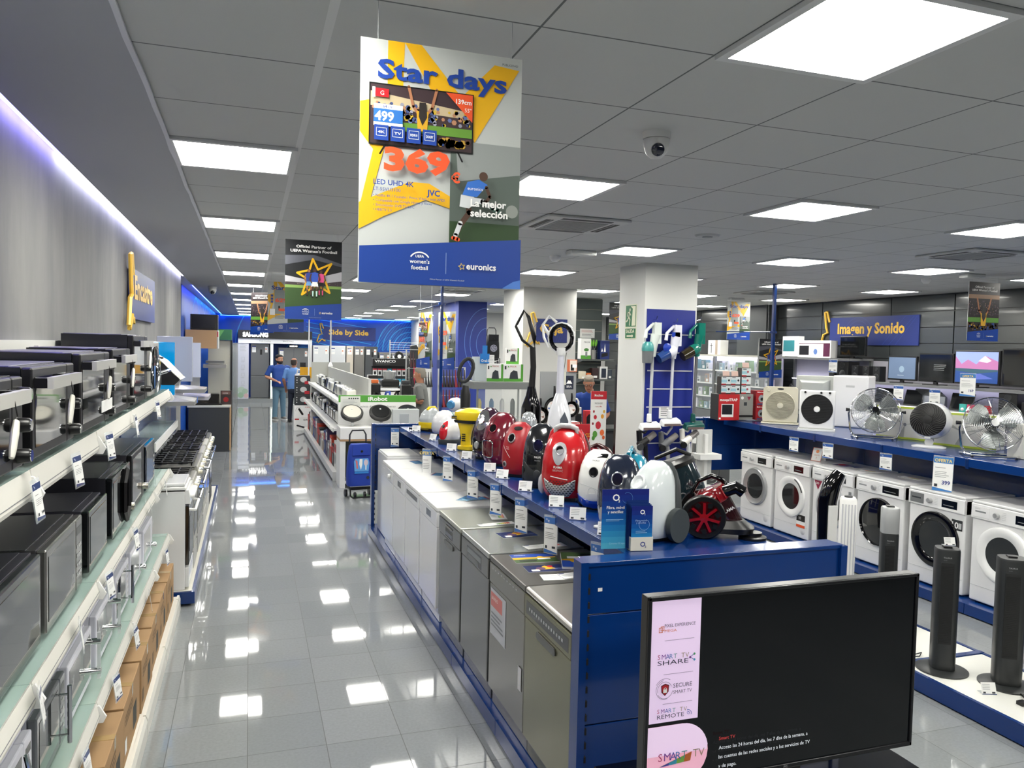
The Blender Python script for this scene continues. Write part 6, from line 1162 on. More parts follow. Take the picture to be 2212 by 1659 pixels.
mb = MB(); mb.lathe([(.001, -.016), (.09, -.014), (.105, 0)], mt('#b9bbb9', .5), 28); mb.lathe([(.04, -.02), (.045, -.01)], GREY, 20); solo('ceiling_diffuser', mb, 'round flush ceiling diffuser near the second row of lights', 'vent', (3.55, 5.58, 3.1))
eb = MB(); eb.box(-.14, -.06, -.05, .14, .06, 0, mt('#d9dbd8', .4)); e1 = solo('emergency_lamp', eb, 'white oblong emergency lamp on the ceiling beside the smoke detector', 'emergency lamp', (3.05, 7.0, 3.1), 0, None, .012)
for x, y, l in ((7.8, 6.77, 'white oblong emergency lamp near the right photo edge'), (8.06, 11.7, 'white oblong emergency lamp above the far Star days poster')): dup(e1, (x, y, 3.1), 0, l)
# ================================================================ cookers on the left
def cooker(label, W_, D_, H, body, style, y0, xf=-.452):
    t = thing('gas_cooker', label, 'cooker', (xf-D_/2, y0+W_/2, .127), 90); x = W_/2-.002
    part('body', MB().box(-x, -D_/2+.03, .0, x, D_/2, H-.05, body), t, .006); kb = WHITE if style == 'white' else CHROME
    mb = MB(); mb.box(-x+.01, -D_/2, .2, x-.01, -D_/2+.03, H-.17, BGLOSS if style == 'white' else body); part('oven_door', mb, t, .005); d = kids(t)[-1]
    mb = MB(); mb.box(-x+.06, -D_/2-.002, .3, x-.06, -D_/2+.001, H-.26, BGLOSS); part('door_window', mb, d)
    mb = MB(); mb.tube([(-x+.03, -D_/2+.0, H-.2), (-x+.03, -D_/2-.045, H-.205), (x-.03, -D_/2-.045, H-.205), (x-.03, -D_/2, H-.2)], .012, kb if style != 'white' else WHITE, 8); part('handle', mb, d)
    mb = MB(); mb.box(-x+.005, -D_/2+.0, .02, x-.005, -D_/2+.03, .18, body); part('drawer', mb, t, .005)
    mb = MB(); mb.prism([(-D_/2-.012, H-.15), (-D_/2+.004, H-.04), (-D_/2+.03, H-.04), (-D_/2+.03, H-.15)], 'x', -x, x, body if style == 'white' else mt('#b9b8b0', .3, .5)); part('control_panel', mb, t, .004)
    for i in range(6):
        mb = MB(); mb.lathe([(.001, -.035), (.015, -.035), (.02, -.02), (.022, 0)], kb if i % 2 or style == 'white' else mt('#d8d2bc', .3), 14, (-x+.07+i*(W_-.14)/5, -D_/2-.003, H-.095), 'y'); part('knob', mb, t)
    if style == 'white':
        mb = MB(); mb.box(-x-.002, -D_/2+.02, H-.04, x+.002, D_/2, H-.012, WHITE); mb.box(-x+.01, -D_/2+.03, H-.01, x-.01, D_/2-.02, H+.018, WGLOSS); part('lid', mb, t, .01)
    else:
        part('hob', MB().box(-x, -D_/2+.01, H-.045, x, D_/2, H-.03, body), t, .004)
        n = 3 if W_ > .7 else 2
        for i in range(n):
            mb = MB(); gx0 = -x+.02+i*(W_-.04)/n; gx1 = gx0+(W_-.04)/n-.01; ya, yb = -D_/2+.05, D_/2-.05; zg = H+.005
            for k in range(5): yy = ya+(yb-ya)*k/4; mb.box(gx0, yy-.006, zg-.012, gx1, yy+.006, zg, BLACK)
            for xx in (gx0, (gx0+gx1)/2-.006, gx1-.012): mb.box(xx, ya, zg-.012, xx+.012, yb, zg, BLACK)
            for xx in (gx0, gx1-.012):
                for yy in (ya, yb-.012): mb.box(xx, yy, H-.03, xx+.012, yy+.012, zg-.01, BLACK)
            part('pan_support', mb, t)
            for yy in (-D_*.2, D_*.2): mb = MB(); mb.lathe([(.001, .02), (.04, .02), (.045, .0)], DGREY, 16, ((gx0+gx1)/2, yy, H-.03)); part('burner', mb, t)
        if style == 'glass': mb = MB(); mb.box(-x+.01, D_/2-.03, H-.03, x-.01, D_/2-.02, H+.4, glass('#9fb0b8', .3)); part('glass_lid', mb, t, label='raised clear glass lid')
    return t
cooker('white gas cooker with closed lid, first on the blue plinth', .5, .46, .85, WGLOSS, 'white', 6.7)
cooker('narrow steel gas cooker with black grates behind the white one', .5, .46, .84, mt('#a6a59e', .3, .6), 'steel', 7.24)
cooker('wide steel range cooker with five rings of black grates', .9, .46, .87, mt('#8f8e88', .3, .6), 'steel', 7.8)
cooker('steel cooker with raised glass lid farther along the plinth', .6, .46, .87, mt('#c2c0b8', .3, .5), 'glass', 8.76); cooker('pale steel cooker with cream knobs, second last on the plinth', .6, .46, .87, mt('#d0cec5', .3, .4), 'glass', 9.42); cooker('black fronted cooker at the far end of the plinth', .6, .46, .87, DGREY, 'steel', 10.08)
# hoods and grills above the cookers
t = thing('cooker_hood', 'arched black and silver cooker hood leaning out from the left wall', 'cooker hood', (-.93, 7.0, 1.80), 0)
prof = [(0, .22), (.15, .225), (.28, .15), (.36, .06), (.40, .02), (.36, -.02), (.27, -.02), (.12, .1), (0, .12)]
part('black_shell', MB().prism([(a, b_) for a, b_ in prof], 'y', -.24, .24, BLACK), t, .008); part('silver_top', MB().prism([(0, .225), (.15, .23), (.28, .155), (.36, .065), (.41, .022), (.4, .03), (.27, .17), (.15, .245), (0, .24)], 'y', -.245, .245, mt('#c4c3bd', .3, .4)), t, .004, label='silver curved top')
mb = MB(); mb.box(.22, -.05, .185, .26, -.01, .2, BLACK); part('switch', mb, t)
t = thing('contact_grill', 'chrome and black bullet-shaped grill on the upper shelf end', 'grill', (-.78, 6.25, 1.7635), 90); mb = MB(); mb.loft([ring(.17, .15, .0, 24, 4), ring(.18, .16, .06, 24, 4), ring(.18, .16, .12, 24, 4)], BLACK); part('base', mb, t); mb = MB(); mb.loft([ring(.18, .16, .121, 24, 4), ring(.175, .155, .17, 24, 3.4), ring(.13, .11, .2, 24, 3)], SILVER); mb.tube([(-.12, -.15, .13), (-.12, -.21, .15), (.12, -.21, .15), (.12, -.15, .13)], .014, CHROME, 8); part('lid', mb, t)
PALE = mt('#b9bfd2', .12, coat=.8, name='pale_glass'); ACR = mt('#0a9be0', .1, coat=.8, name='blue_acrylic')
for n_, l, a, m_ in (('hood_panel', 'upright cyan blue glass hood panel on the left wall', (-.93, 8.0, 1.62, -.67, 8.03, 2.12), ACR), ('hood_panel', 'tall pale blue glass hood panel, highest of the left wall panels', (-.93, 9.0, 1.7, -.58, 9.03, 2.18), PALE), ('hood_panel', 'narrower pale glass hood panel behind the tall one', (-.93, 10.5, 1.68, -.58, 10.53, 2.115), PALE), ('hood_panel', 'grey glass panel left of the blue one', (-.93, 7.6, 1.72, -.80, 7.63, 2.1), mt('#8d97b4', .15, coat=.6))):
    x0, y0, z0, x1, y1, z1 = a; t = thing(n_, l, 'cooker hood', (x0, y0, z0)); part('glass_sheet', MB().box(0, 0, 0, x1-x0, y1-y0, z1-z0, m_), t, .004); part('side_rail', MB().box(x1-x0-.012, .03, 0, x1-x0, .06, z1-z0, STEEL), t); part('wall_arm', MB().box(-.035, .0, .05, .0, .05, .15, STEEL), t)
def pyramid(label, loc, rz, w_, d, h, m_):
    t = thing('cooker_hood', label, 'cooker hood', loc, rz); mb = MB(); mb.loft([[(0, -w_/2, 0), (d, -w_/2, 0), (d, w_/2, 0), (0, w_/2, 0)], [(0, -w_/2, .04), (d, -w_/2, .04), (d, w_/2, .04), (0, w_/2, .04)], [(0, -w_*.2, h*.6), (d*.45, -w_*.2, h*.6), (d*.45, w_*.2, h*.6), (0, w_*.2, h*.6)]], m_, False); part('canopy', mb, t); part('chimney', MB().box(0, -w_*.18, h*.6, d*.4, w_*.18, h, m_), t); p = Pr(MB(), (0, 0, 0)); return t
HS = mt('#b4b2ae', .25, .6); pyramid('low steel pyramid hood standing out over the cookers', (-.93, 8.5, 1.5), 0, .55, .42, .14, HS); pyramid('second steel pyramid hood with sharp front edge', (-.93, 9.55, 1.56), 0, .55, .46, .12, HS); pyramid('steel hood farther back with flat white front flap', (-.93, 10.0, 1.45), 0, .6, .48, .10, mt('#c4c2cc', .25, .4))
mb = MB(); mb.box(0, 0, 0, .002, .1, .06, mt('#2a66c4', .4)); p = Pr(mb, (.002, 0, 0), (0, 1, 0), (0, 0, 1)); p.text('*e', .03, .02, .03, PAPER); solo('sticker', mb, 'small blue sticker on the flap of a steel hood', 'sticker', (-.508, 8.6, 1.5))
t = thing('wall_cupboard', 'light oak wall cupboard above the far kitchen display', 'cupboard', (-1.13, 15.6, 2.0)); part('carcass', MB().box(0, 0, 0, .55, .6, .345, mt('#c09a70', .5)), t, .003); part('side_trim', MB().box(.55, 0, 0, .57, .6, .345, LGREY), t); mb = MB(); mb.box(.555, -.002, .22, .575, 0, .32, RED); part('red_label', mb, t)
t = thing('microwave', 'black built-in appliance box on top of the oak cupboard', 'oven', (-1.05, 15.7, 2.347)); part('body', MB().box(0, 0, 0, .48, .4, .29, BLACK), t, .005); part('door', MB().box(.03, -.005, .03, .43, 0, .26, mt('#16171a', .2)), t)
mb = MB(); mb.box(-.78, 16.66, 0, -.36, 17.2, 2.16, mt('#b3b2a6', .5)); mb.box(-.36, 16.64, 0, -.33, 17.2, 2.16, BLACK); solo('tall_cabinet', mb, 'tall beige panel cabinet with black edge at the end of the kitchen display', 'cupboard')
mb = MB(); mb.box(-.9, 16.6, 2.165, -.34, 17.2, 2.38, mt('#1d5a3c', .4)); p = Pr(mb, (-.9, 16.6, 2.165)); p.poly([(.3, 0), (.42, .2), (.2, .2)], mt('#4f8a50', .5)); p.poly([(.1, 0), (.2, .2), (0, .2)], mt('#2a4a60', .5)); solo('display_box', mb, 'green patterned box on top of the tall beige cabinet', 'box')
t = thing('kitchen_counter', 'dark kitchen counter with white worktop at the far left of the aisle', 'counter', (0, 16.0, 0)); part('cabinet', MB().box(-1.1, 0.02, 0, -.36, .6, .86, mt('#34373a', .5)), t); part('worktop', MB().box(-1.12, 0, .861, -.34, .598, .9, mt('#d5d4ce', .4)), t, .003); part('oak_side', MB().box(-.359, .03, .02, -.34, .6, .85, mt('#c09a70', .5)), t); part('wall_panel', MB().box(-1.1, .605, .0, -.93, .63, 2.0, mt('#b9b8ae', .5)), t)
t = thing('coffee_machine', 'dark glossy coffee machine on the white kitchen worktop', 'coffee machine', (-.75, 16.25, .9015)); part('body', MB().box(-.25, -.1, 0, .2, .2, .22, mt('#2b2926', .15, coat=.8)), t, .02); part('base_tray', MB().box(-.3, -.15, 0, .25, .2, .02, BLACK), t)
mb = MB(); mb.box(-.1, 0, 0, .1, .14, .27, mt('#3d3230', .3)); p = Pr(mb, (-.1, 0, 0)); p.rect(.02, .2, .18, .26, mt('#7a5a50', .5)); p.disc(.1, .1, .05, mt('#a02020', .4)); p.text('COFFEE', .04, .215, .02, PAPER); solo('coffee_carton', mb, 'brown carton with red cup picture beside the coffee machine', 'box', (-.43, 16.2, .9015))
t = thing('cooker_hood', 'flat steel box hood on the beige wall beside the kitchen counter', 'cooker hood', (-.85, 16.5, 1.62)); part('canopy', MB().box(0, -.35, 0, .42, .0, .07, HS), t, .003); part('controls', MB().box(.05, -.352, .09, .38, -.05, .14, mt('#7c7d7b', .3)), t)
mb = MB(); mb.box(-.5, 17.4, 0, -.38, 28.0, 2.1, mt('#55595e', .3)); 
for k in range(16): mb.box(-.379, 17.5+k*.64, .08, -.36, 18.06+k*.64, 2.08, mt('#6d7074' if k % 3 else '#b9bcbf', .2, .4))
solo('refrigerator_row', mb, 'row of grey refrigerator fronts along the far left wall', 'refrigerators')
# ================================================================ robot vacuum table
OAK = mt('#b08d68', .5); t = thing('display_table', 'white table with wooden edge showing three robot vacuums', 'table', (0, 0, 0))
mb = MB(); mb.box(1.28, 11.65, .73, 2.5, 12.17, .9, WHITE); p = Pr(mb, (1.28, 11.65, .73)); p.text('Roomba', .48, .07, .045, mt('#2c5a55', .5), 'l', .01); part('top', mb, t, .003)
part('wood_edge', MB().box(1.28, 11.65, .7, 2.5, 12.15, .729, OAK), t); part('leg', MB().box(1.28, 11.66, 0, 1.36, 12.14, .7, WHITE), t); part('leg', MB().box(2.42, 11.66, 0, 2.5, 12.14, .7, WHITE), t); part('back_panel', MB().box(1.36, 12.05, .1, 2.42, 12.07, .7, mt('#767b68', .6)), t); part('lower_shelf', MB().box(1.36, 11.7, .06, 2.42, 12.04, .1, WHITE), t)
t = thing('sign_board', 'white and green iRobot sign standing behind the robot vacuums', 'sign', (1.3, 12.125, .902)); part('board', MB().box(0, 0, 0, 1.2, .03, .455, PAPER), t); mb = MB(); p = Pr(mb, (0, 0, 0)); p.rect(0, .345, 1.2, .455, mt('#4f9a38', .5)); p.text('iRobot', .45, .368, .06, PAPER, 'l', .035, wd=.3); p.text('Limpieza diaria y sin esfuerzo', .28, .265, .03, mt('#5a5e5c', .5), wd=.6); part('lettering', mb, t)
mb = MB(); mb.box(0, 0, 0, .3, .002, .2, mt('#d9dbd4', .5)); p = Pr(mb, (0, 0, 0)); [p.disc(.13+.033*i, .165, .012, INK, 10, step=0) for i in range(5)]; p.k += 1; p.lines(.03, .14, .24, 6, .02, LGREY, .006); solo('info_sheet', mb, 'printed comparison sheet taped to the left of the iRobot sign', 'paper', (1.33, 12.12, 1.14))
for i, (x, c, l) in enumerate(((1.48, '#c6c3b8', 'pale topped robot vacuum, left of the three on the stand'), (1.91, '#0d0e10', 'black robot vacuum in the middle of the stand with a small silver button'), (2.34, '#20262a', 'dark robot vacuum at the right of the stand'))):
    t = thing('robot_vacuum', l, 'robot vacuum', (x, 11.83, .94), 0); t.rotation_euler = (R_(38), 0, 0); T = Matrix.Translation((0, .165, .03))
    mb = MB(); mb.lathe([(.001, 0), (.15, 0), (.168, .015), (.17, .06), (.155, .072), (.001, .073)], BLACK, 36, (0, .165, .03)); part('body', mb, t); mb = MB(); mb.lathe([(.135, .073), (.134, .08), (.001, .082)], mt(c, .2, coat=.5), 36, (0, .165, .03)); part('top_plate', mb, t); mb = MB(); mb.lathe([(.014, .082), (.012, .086), (.001, .086)], SILVER, 16, (0, .21, .03)); part('button', mb, t)
    mb = MB(); mb.box(-.02, -.01, -.03, .02, .03, .03, LGREY); part('clip', mb, t)
mb = MB(); mb.box(0, 0, 0, .4, .13, .27, mt('#cfd3d4', .3)); mb.box(.1, -.01, .0, .24, .0, .2, glass('#dfe6ee', .4)); solo('display_case', mb, 'pale grey display box with clear tube on the right of the robot table', 'box', (2.06, 11.66, .9015))
cg = carton('robot_carton', 'green and white carton under the robot vacuum table', 'box', (1.62, 11.85, .101), 0, .35, .25, .4, PAPER, lambda p, w_, h: (p.rect(0, 0, w_, h*.12, mt('#4f9a38', .5)), p.text('iRobot', .05, h*.7, .03, GREY), p.disc(w_*.3, h*.4, .05, BLACK))); dup(cg, (2.1, 11.85, .101), 0, 'second green and white carton under the robot table, on the right')
# trolley
def trolley(label, loc, rz, bag, art):
    t = thing('shopping_trolley', label, 'shopping trolley', loc, rz); mb = MB(); mb.loft([ring(.17, .11, .17, 20, 4), ring(.175, .12, .3, 20, 3.6), ring(.165, .11, .55, 20, 3.6), ring(.14, .09, .72, 20, 4), ring(.12, .07, .75, 20, 4)], bag); part('bag', mb, t)
    mb = MB(); mb.box(-.13, -.125, .6, .13, -.1, .76, bag); mb.cyl((0, -.125, .66), (0, -.135, .66), .018, .018, BLACK, 12); part('flap', mb, t, .012); mb = MB(); mb.tube([(-.11, .09, .1), (-.12, .09, .75), (-.115, .09, .87), (-.08, .09, .93), (.08, .09, .93), (.115, .09, .87), (.12, .09, .75), (.11, .09, .1)], .012, mt('#26272a', .4), 8); part('handle_frame', mb, t)
    mb = MB(); mb.tube([(-.16, -.13, .17), (-.16, -.15, .05), (-.13, -.15, .02), (.13, -.15, .02), (.16, -.15, .05), (.16, -.13, .17)], .012, BLACK, 8); mb.tube([(-.16, -.12, .17), (.16, -.12, .17)], .008, CHROME, 6); mb.box(-.14, -.1, .12, .14, .09, .17, BLACK); part('foot_frame', mb, t)
    for sx in (-.17, .17): mb = MB(); mb.lathe([(.001, -.015), (.05, -.015), (.05, .015), (.001, .015)], BLACK, 18, (sx, .07, .055), 'x'); part('wheel', mb, t)
    for sx in (-.07, .07): mb = MB(); mb.lathe([(.001, -.012), (.04, -.012), (.04, .012), (.001, .012)], BLACK, 18, (sx, -.05, .041), 'x'); part('wheel', mb, t)
    mb = MB(); p = Pr(mb, (0, -.123, 0)); art(p); part('print', mb, t); return t
def art1(p):
    lb = mt('#5a9ad8', .6); p.poly([(-.1, .38), (-.11, .52), (-.09, .56), (.09, .56), (.11, .5), (.1, .38)], lb); p.poly([(-.09, .55), (-.07, .42), (-.05, .42), (-.06, .52)], mt('#c86a6a', .6)); p.poly([(-.03, .55), (-.035, .48), (-.01, .4), (.01, .48), (.01, .55)], PAPER); p.disc(.06, .5, .03, mt('#cfc0cc', .6), 14, .045); p.rect(.052, .4, .068, .46, PAPER); p.rect(-.1, .35, .1, .375, mt('#2a7ac8', .6)); p.disc(.09, .29, .022, DGREY)
trolley('blue wheeled shopping bag trolley with cutlery print parked by the robot table', (1.47, 10.95, 0), 8, mt('#16389c', .6), art1)
t = trolley('black shopping trolley with round pale clock print on a high shelf', (5.75, 18.6, 1.702), 0, mt('#17181a', .7), lambda p: (p.disc(0, .42, .09, mt('#a9a8b4', .6)), p.stroke([(0, .42), (0, .5)], .008, BLACK), p.stroke([(0, .42), (.05, .4)], .008, BLACK), [p.disc(.06*cos(k*.785), .42+.06*sin(k*.785), .012, INK, 6) for k in range(8)]))
trolley('blue shopping trolley beside the black one on the high shelf', (5.2, 18.6, 1.702), 0, mt('#13246a', .6), lambda p: p.disc(.0, .4, .01, DGREY))
mb = MB(); mb.box(4.85, 18.3, 1.66, 6.4, 18.95, 1.7, GREY); mb.box(4.85, 18.9, 0, 4.9, 18.95, 1.66, DGREY); mb.box(6.3, 18.9, 0, 6.35, 18.95, 1.66, DGREY); solo('wall_shelf', mb, 'high grey shelf carrying the shopping trolleys', 'shelf')
# ================================================================ white gondola with small appliances
g = thing('shelving_unit', 'long low white shelving with toasters, kettles and boxes right of the aisle', 'shelving'); mb = MB(); mb.box(1.24, 12.3, .0, 1.83, 19.0, .14, WHITE); part('base', mb, g); part('grey_plinth_line', MB().box(1.235, 12.3, .0, 1.24, 19.0, .03, DGREY), g)
part('spine', MB().box(1.78, 12.3, .14, 1.82, 19.0, 1.6, mt('#b9bab5', .6)), g)
for z, x0, n_ in ((.82, 1.25, 'middle'), (1.22, 1.36, 'upper')):
    part('shelf', MB().box(x0, 12.25, z-.03, 1.78, 18.98, z, WHITE), g); mb = MB(); mb.box(x0-.02, 12.25, z-.05, x0, 18.98, z+.012, mt('#cfd0cc', .4))
    for k in range(34): mb.box(x0-.035, 12.3+k*.2, z-.03, x0-.02, 12.34+k*.2, z+.02, PAPER)
    part('price_rail', mb, g)
mb = MB(); mb.box(1.4, 18.99, .5, 2.3, 19.03, 1.7, mt('#a9aaa4', .6)); part('end_panel', mb, g); part('upper_end_panel', MB().box(1.3, 12.2, .14, 1.78, 12.24, 1.2, mt('#d4d5d2', .6)), g)
def mk_toaster(c):
    t = thing('toaster', 'x', 'toaster'); mb = MB(); mb.box(-.16, -.08, .015, .16, .08, .19, c); part('body', mb, t, .025, seg=3); mb = MB(); mb.box(-.12, -.045, .186, .12, -.02, .192, BLACK); mb.box(-.12, .02, .186, .12, .045, .192, BLACK); part('slots', mb, t); mb = MB(); mb.box(.16, -.02, .1, .185, .02, .12, BLACK); part('lever', mb, t); mb = MB(); mb.box(-.15, -.07, 0, .15, .07, .016, DGREY); part('feet', mb, t); return t
def mk_kettle(c):
    t = thing('kettle', 'x', 'kettle'); mb = MB(); mb.lathe([(.08, .02), (.085, .05), (.06, .2), (.055, .22), (.001, .23)], c, 20); part('body', mb, t); mb = MB(); mb.tube([(.05, 0, .21), (.12, 0, .21), (.13, 0, .12), (.08, 0, .06)], .012, BLACK, 8); part('handle', mb, t); mb = MB(); mb.lathe([(.001, 0), (.09, 0), (.09, .02), (.001, .02)], BLACK, 20); part('base', mb, t); return t
def mk_iron(c):
    t = thing('steam_iron', 'x', 'iron'); mb = MB(); mb.loft([[(-.12, -.05, 0), (.12, 0, 0), (-.12, .05, 0)], [(-.12, -.055, .03), (.13, 0, .02), (-.12, .055, .03)], [(-.1, -.04, .07), (.03, 0, .07), (-.1, .04, .07)]], c, False); part('body', mb, t, .008); mb = MB(); mb.tube([(-.1, 0, .06), (-.09, 0, .13), (.0, 0, .12), (.04, 0, .05)], .014, c, 8); part('handle', mb, t); return t
random.seed(11); wt, st_, bk = mk_toaster(mt('#dddcd3', .3, coat=.3)), mk_toaster(mt('#a8a8a4', .25, .8)), mk_toaster(BGLOSS); kw, ks = mk_kettle(WGLOSS), mk_kettle(mt('#9a9a98', .2, .9))
cols_ = {wt.name: 'cream white toaster', st_.name: 'steel toaster', bk.name: 'black toaster', kw.name: 'white kettle', ks.name: 'steel kettle'}; used = set()
def first_or_dup(o, loc, rz, lab, grp=None, sc=None):
    if o.name not in used:
        used.add(o.name); o.location = loc; o.rotation_euler = (0, 0, R_(rz)); o['label'] = lab; 
        if grp: o['group'] = grp
        if sc: o.scale = (sc,)*3
        return o
    return dup(o, loc, rz, lab, grp, sc)
for lv, (z, x, seq) in {'upper': (1.221, 1.55, [wt, wt, st_, wt, st_, ks, wt, st_, kw, ks, bk, wt, ks, st_, kw, wt]), 'middle': (.821, 1.45, [wt, wt, st_, bk, st_, bk, ks, bk, kw, st_, bk, wt, ks, st_, kw, bk])}.items():
    for i, o in enumerate(seq): first_or_dup(o, (x, 12.75+i*.385, z), 90 if 'toaster' in cols_[o.name] else random.uniform(60, 120), '%s on the %s shelf of the white gondola, %s from the near end' % (cols_[o.name], lv, ORD[i]), 'small appliances on the white gondola')
cc = [('#c8402c', 'red'), ('#d8d8d4', 'white'), ('#2c4a8c', 'blue'), ('#8a8c90', 'grey'), ('#1c1c1e', 'black'), ('#c8b088', 'beige'), ('#4a3a60', 'purple')]
for i in range(17):
    c, n_ = cc[(i*3+1) % 7]; hh = random.uniform(.3, .48); carton('appliance_carton', '%s %s appliance carton low on the white gondola, %s from the near end' % (('tall' if hh > .39 else 'low'), n_, ORD[i]), 'box', (1.45, 12.62+i*.375, .1415), -90, .33, .28, hh, mt(c, .6), lambda p, w_, h: (p.rect(w_*.1, h*.6, w_*.9, h*.9, PAPER if random.random() > .5 else RED), p.disc(w_*.5, h*.35, w_*.25, GREY), p.text('FLAMA', w_*.2, h*.7, .04, INK)), grp='cartons on the floor shelf of the white gondola')
# taller things between the gondola and the till
carton('speaker_tower_carton', 'tall silver carton with black lid and a column of dots', 'box', (2.0, 13.4, 1.201), 0, .16, .16, .42, mt('#c9cacb', .4), lambda p, w_, h: (p.rect(0, h*.86, w_, h, BLACK), [p.disc(w_*.35, h*(.75-.09*i), .008, INK, 8) for i in range(6)], p.disc(w_*.5, h*.12, .025, BLACK)))
t = thing('coffee_machine', 'large steel and black coffee machine in front of the black Vivanco stand', 'coffee machine', (2.38, 13.9, 1.201), 0); part('body', MB().box(-.14, -.08, 0, .14, .15, .2, STEEL), t, .01); part('head', MB().box(-.16, -.15, .2, .16, .16, .33, BLACK), t, .03); mb = MB(); mb.lathe([(.1, 0), (.12, .12), (.12, .13), (.001, .16)], mt('#b9bcbc', .15, .6, alpha=.8), 20, (.0, 0, .33)); part('bean_hopper', mb, t)
t = thing('bread_maker', 'white bread maker with rounded lid behind the iRobot sign', 'bread maker', (2.3, 13.5, 1.201), 0); part('body', MB().box(-.18, -.12, 0, .18, .14, .14, WHITE), t, .02); part('lid', MB().box(-.185, -.125, .142, .185, .145, .19, WGLOSS), t, .025, seg=3); part('seam', MB().box(-.182, -.122, .138, .182, .142, .144, BLACK), t)
carton('fryer_carton', 'orange topped white carton right of the bread maker', 'box', (2.5, 13.65, 1.201), 0, .12, .12, .17, PAPER, lambda p, w_, h: p.rect(0, h*.8, w_, h, mt('#d8601e', .5)))
part_t = thing('display_table', 'white display table behind the iRobot sign with irons and fryers', 'table', (0, 0, 0)); part('top', MB().box(1.86, 12.4, 1.16, 2.56, 14.3, 1.2, WHITE), part_t); [part('leg', MB().box(x, y, 0, x+.04, y+.04, 1.16, LGREY), part_t) for x in (1.88, 2.5) for y in (12.42, 14.2)]
ib, iw = mk_iron(BGLOSS), mk_iron(mt('#d5d6da', .3)); ib2 = mk_iron(mt('#2a4ab0', .3))
for i, (o, x, y, l) in enumerate(((ib, 2.0, 12.6, 'black steam iron at the near left corner of the display table'), (ib, 2.3, 12.55, 'black steam iron right of the first one'), (ib2, 2.15, 12.85, 'blue steam iron behind the black ones'), (iw, 2.02, 13.72, 'pale steam iron at the back of the display table'), (ib, 2.35, 13.0, 'black steam iron beside the silver carton'))): first_or_dup(o, (x, y, 1.201), 40+35*i, l, 'steam irons on the display table', 1.3)
for i, (x, y) in enumerate(((1.98, 12.95), (2.45, 12.7))):
    t = thing('coffee_maker', ['upright black coffee maker with orange top', 'black drip coffee maker at the right of the display table'][i], 'coffee maker', (x, y, 1.201)); part('body', MB().box(-.08, -.1, 0, .08, .12, .3, BLACK), t, .02); part('tank', MB().box(-.06, .0, .3, .06, .11, .36, mt('#c8642c' if i == 0 else '#2c2c30', .4)), t, .01)
# carton stack by the customers
def pot(p, w_, h): p.rect(0, 0, w_, h, mt('#2c3034', .5)); p.disc(w_*.55, h*.6, w_*.22, LGREY, 16, h*.28); p.rect(w_*.62, h*.15, w_*.95, h*.45, mt('#a81c2c', .5)); [p.disc(w_*.12, h*(.3+.25*i), .012, PAPER, 8) for i in range(3)]
for i in range(3): carton('cookware_carton', ['lowest', 'middle', 'top'][i]+' dark cookware carton with pot photo in the stack by the customers', 'box', (1.24, 19.8, .62+i*.242), 0, .36, .34, .24, mt('#2c3034', .5), pot, fn2=None, grp='cookware cartons stacked by the customers')
carton('vacuum_carton', 'white carton picturing a black hand vacuum under the cookware cartons', 'box', (1.24, 19.8, .311), 0, .4, .36, .307, PAPER, lambda p, w_, h: (p.stroke([(w_*.3, h*.7), (w_*.5, h*.3)], .05, BLACK), p.arc(w_*.3, h*.6, .08, 60, 200, .008, LGREY), p.text('FLAMA', w_*.65, h*.8, .03, RED)))
carton('vacuum_carton', 'white and blue QUICK carton at the bottom of the customers stack', 'box', (1.24, 19.8, .001), 0, .4, .36, .308, PAPER, lambda p, w_, h: (p.text('QUICK', w_*.55, h*.8, .035, INK, 'l', .03), p.stroke([(w_*.2, h*.4), (w_*.6, h*.25)], .04, BLACK), p.rect(.02, h*.85, .12, h*.95, RED)))
mb = MB(); mb.box(1.2, 20.5, 0, 1.62, 20.9, 1.25, mt('#b9bab5', .5)); mb.box(1.22, 20.48, 1.25, 1.6, 20.5, 1.53, mt('#d19b10', .5)); solo('promo_stand', mb, 'pale stand with plain yellow panel above the stacked cartons', 'stand')
for i, x in enumerate((1.3, 1.5)): d_ = dup(iw, (x, 20.7, 1.2515), 30+60*i, ['left', 'right'][i]+' of two pale irons standing behind the yellow panel'); d_.scale = (1.6,)*3
for i, (px_, X_) in enumerate(((714, 1.75), (667, 1.35))):
    q = at(px_, 775, Y=18.5+1.7*i); mb = MB(); mb.cyl((q.x, q.y, 1.61 if i == 0 else 0), (q.x, q.y, 3.095), .018, .018, WHITE, 10); mb.lathe([(.06, 0), (.05, .04), (.02, .1)], WHITE, 12, (q.x, q.y, 1.61 if i == 0 else 0)); solo('white_pole', mb, ['white pole rising from the white gondola in front of the Side by Side sign', 'white pole beside the fridge booth'][i], 'pole')
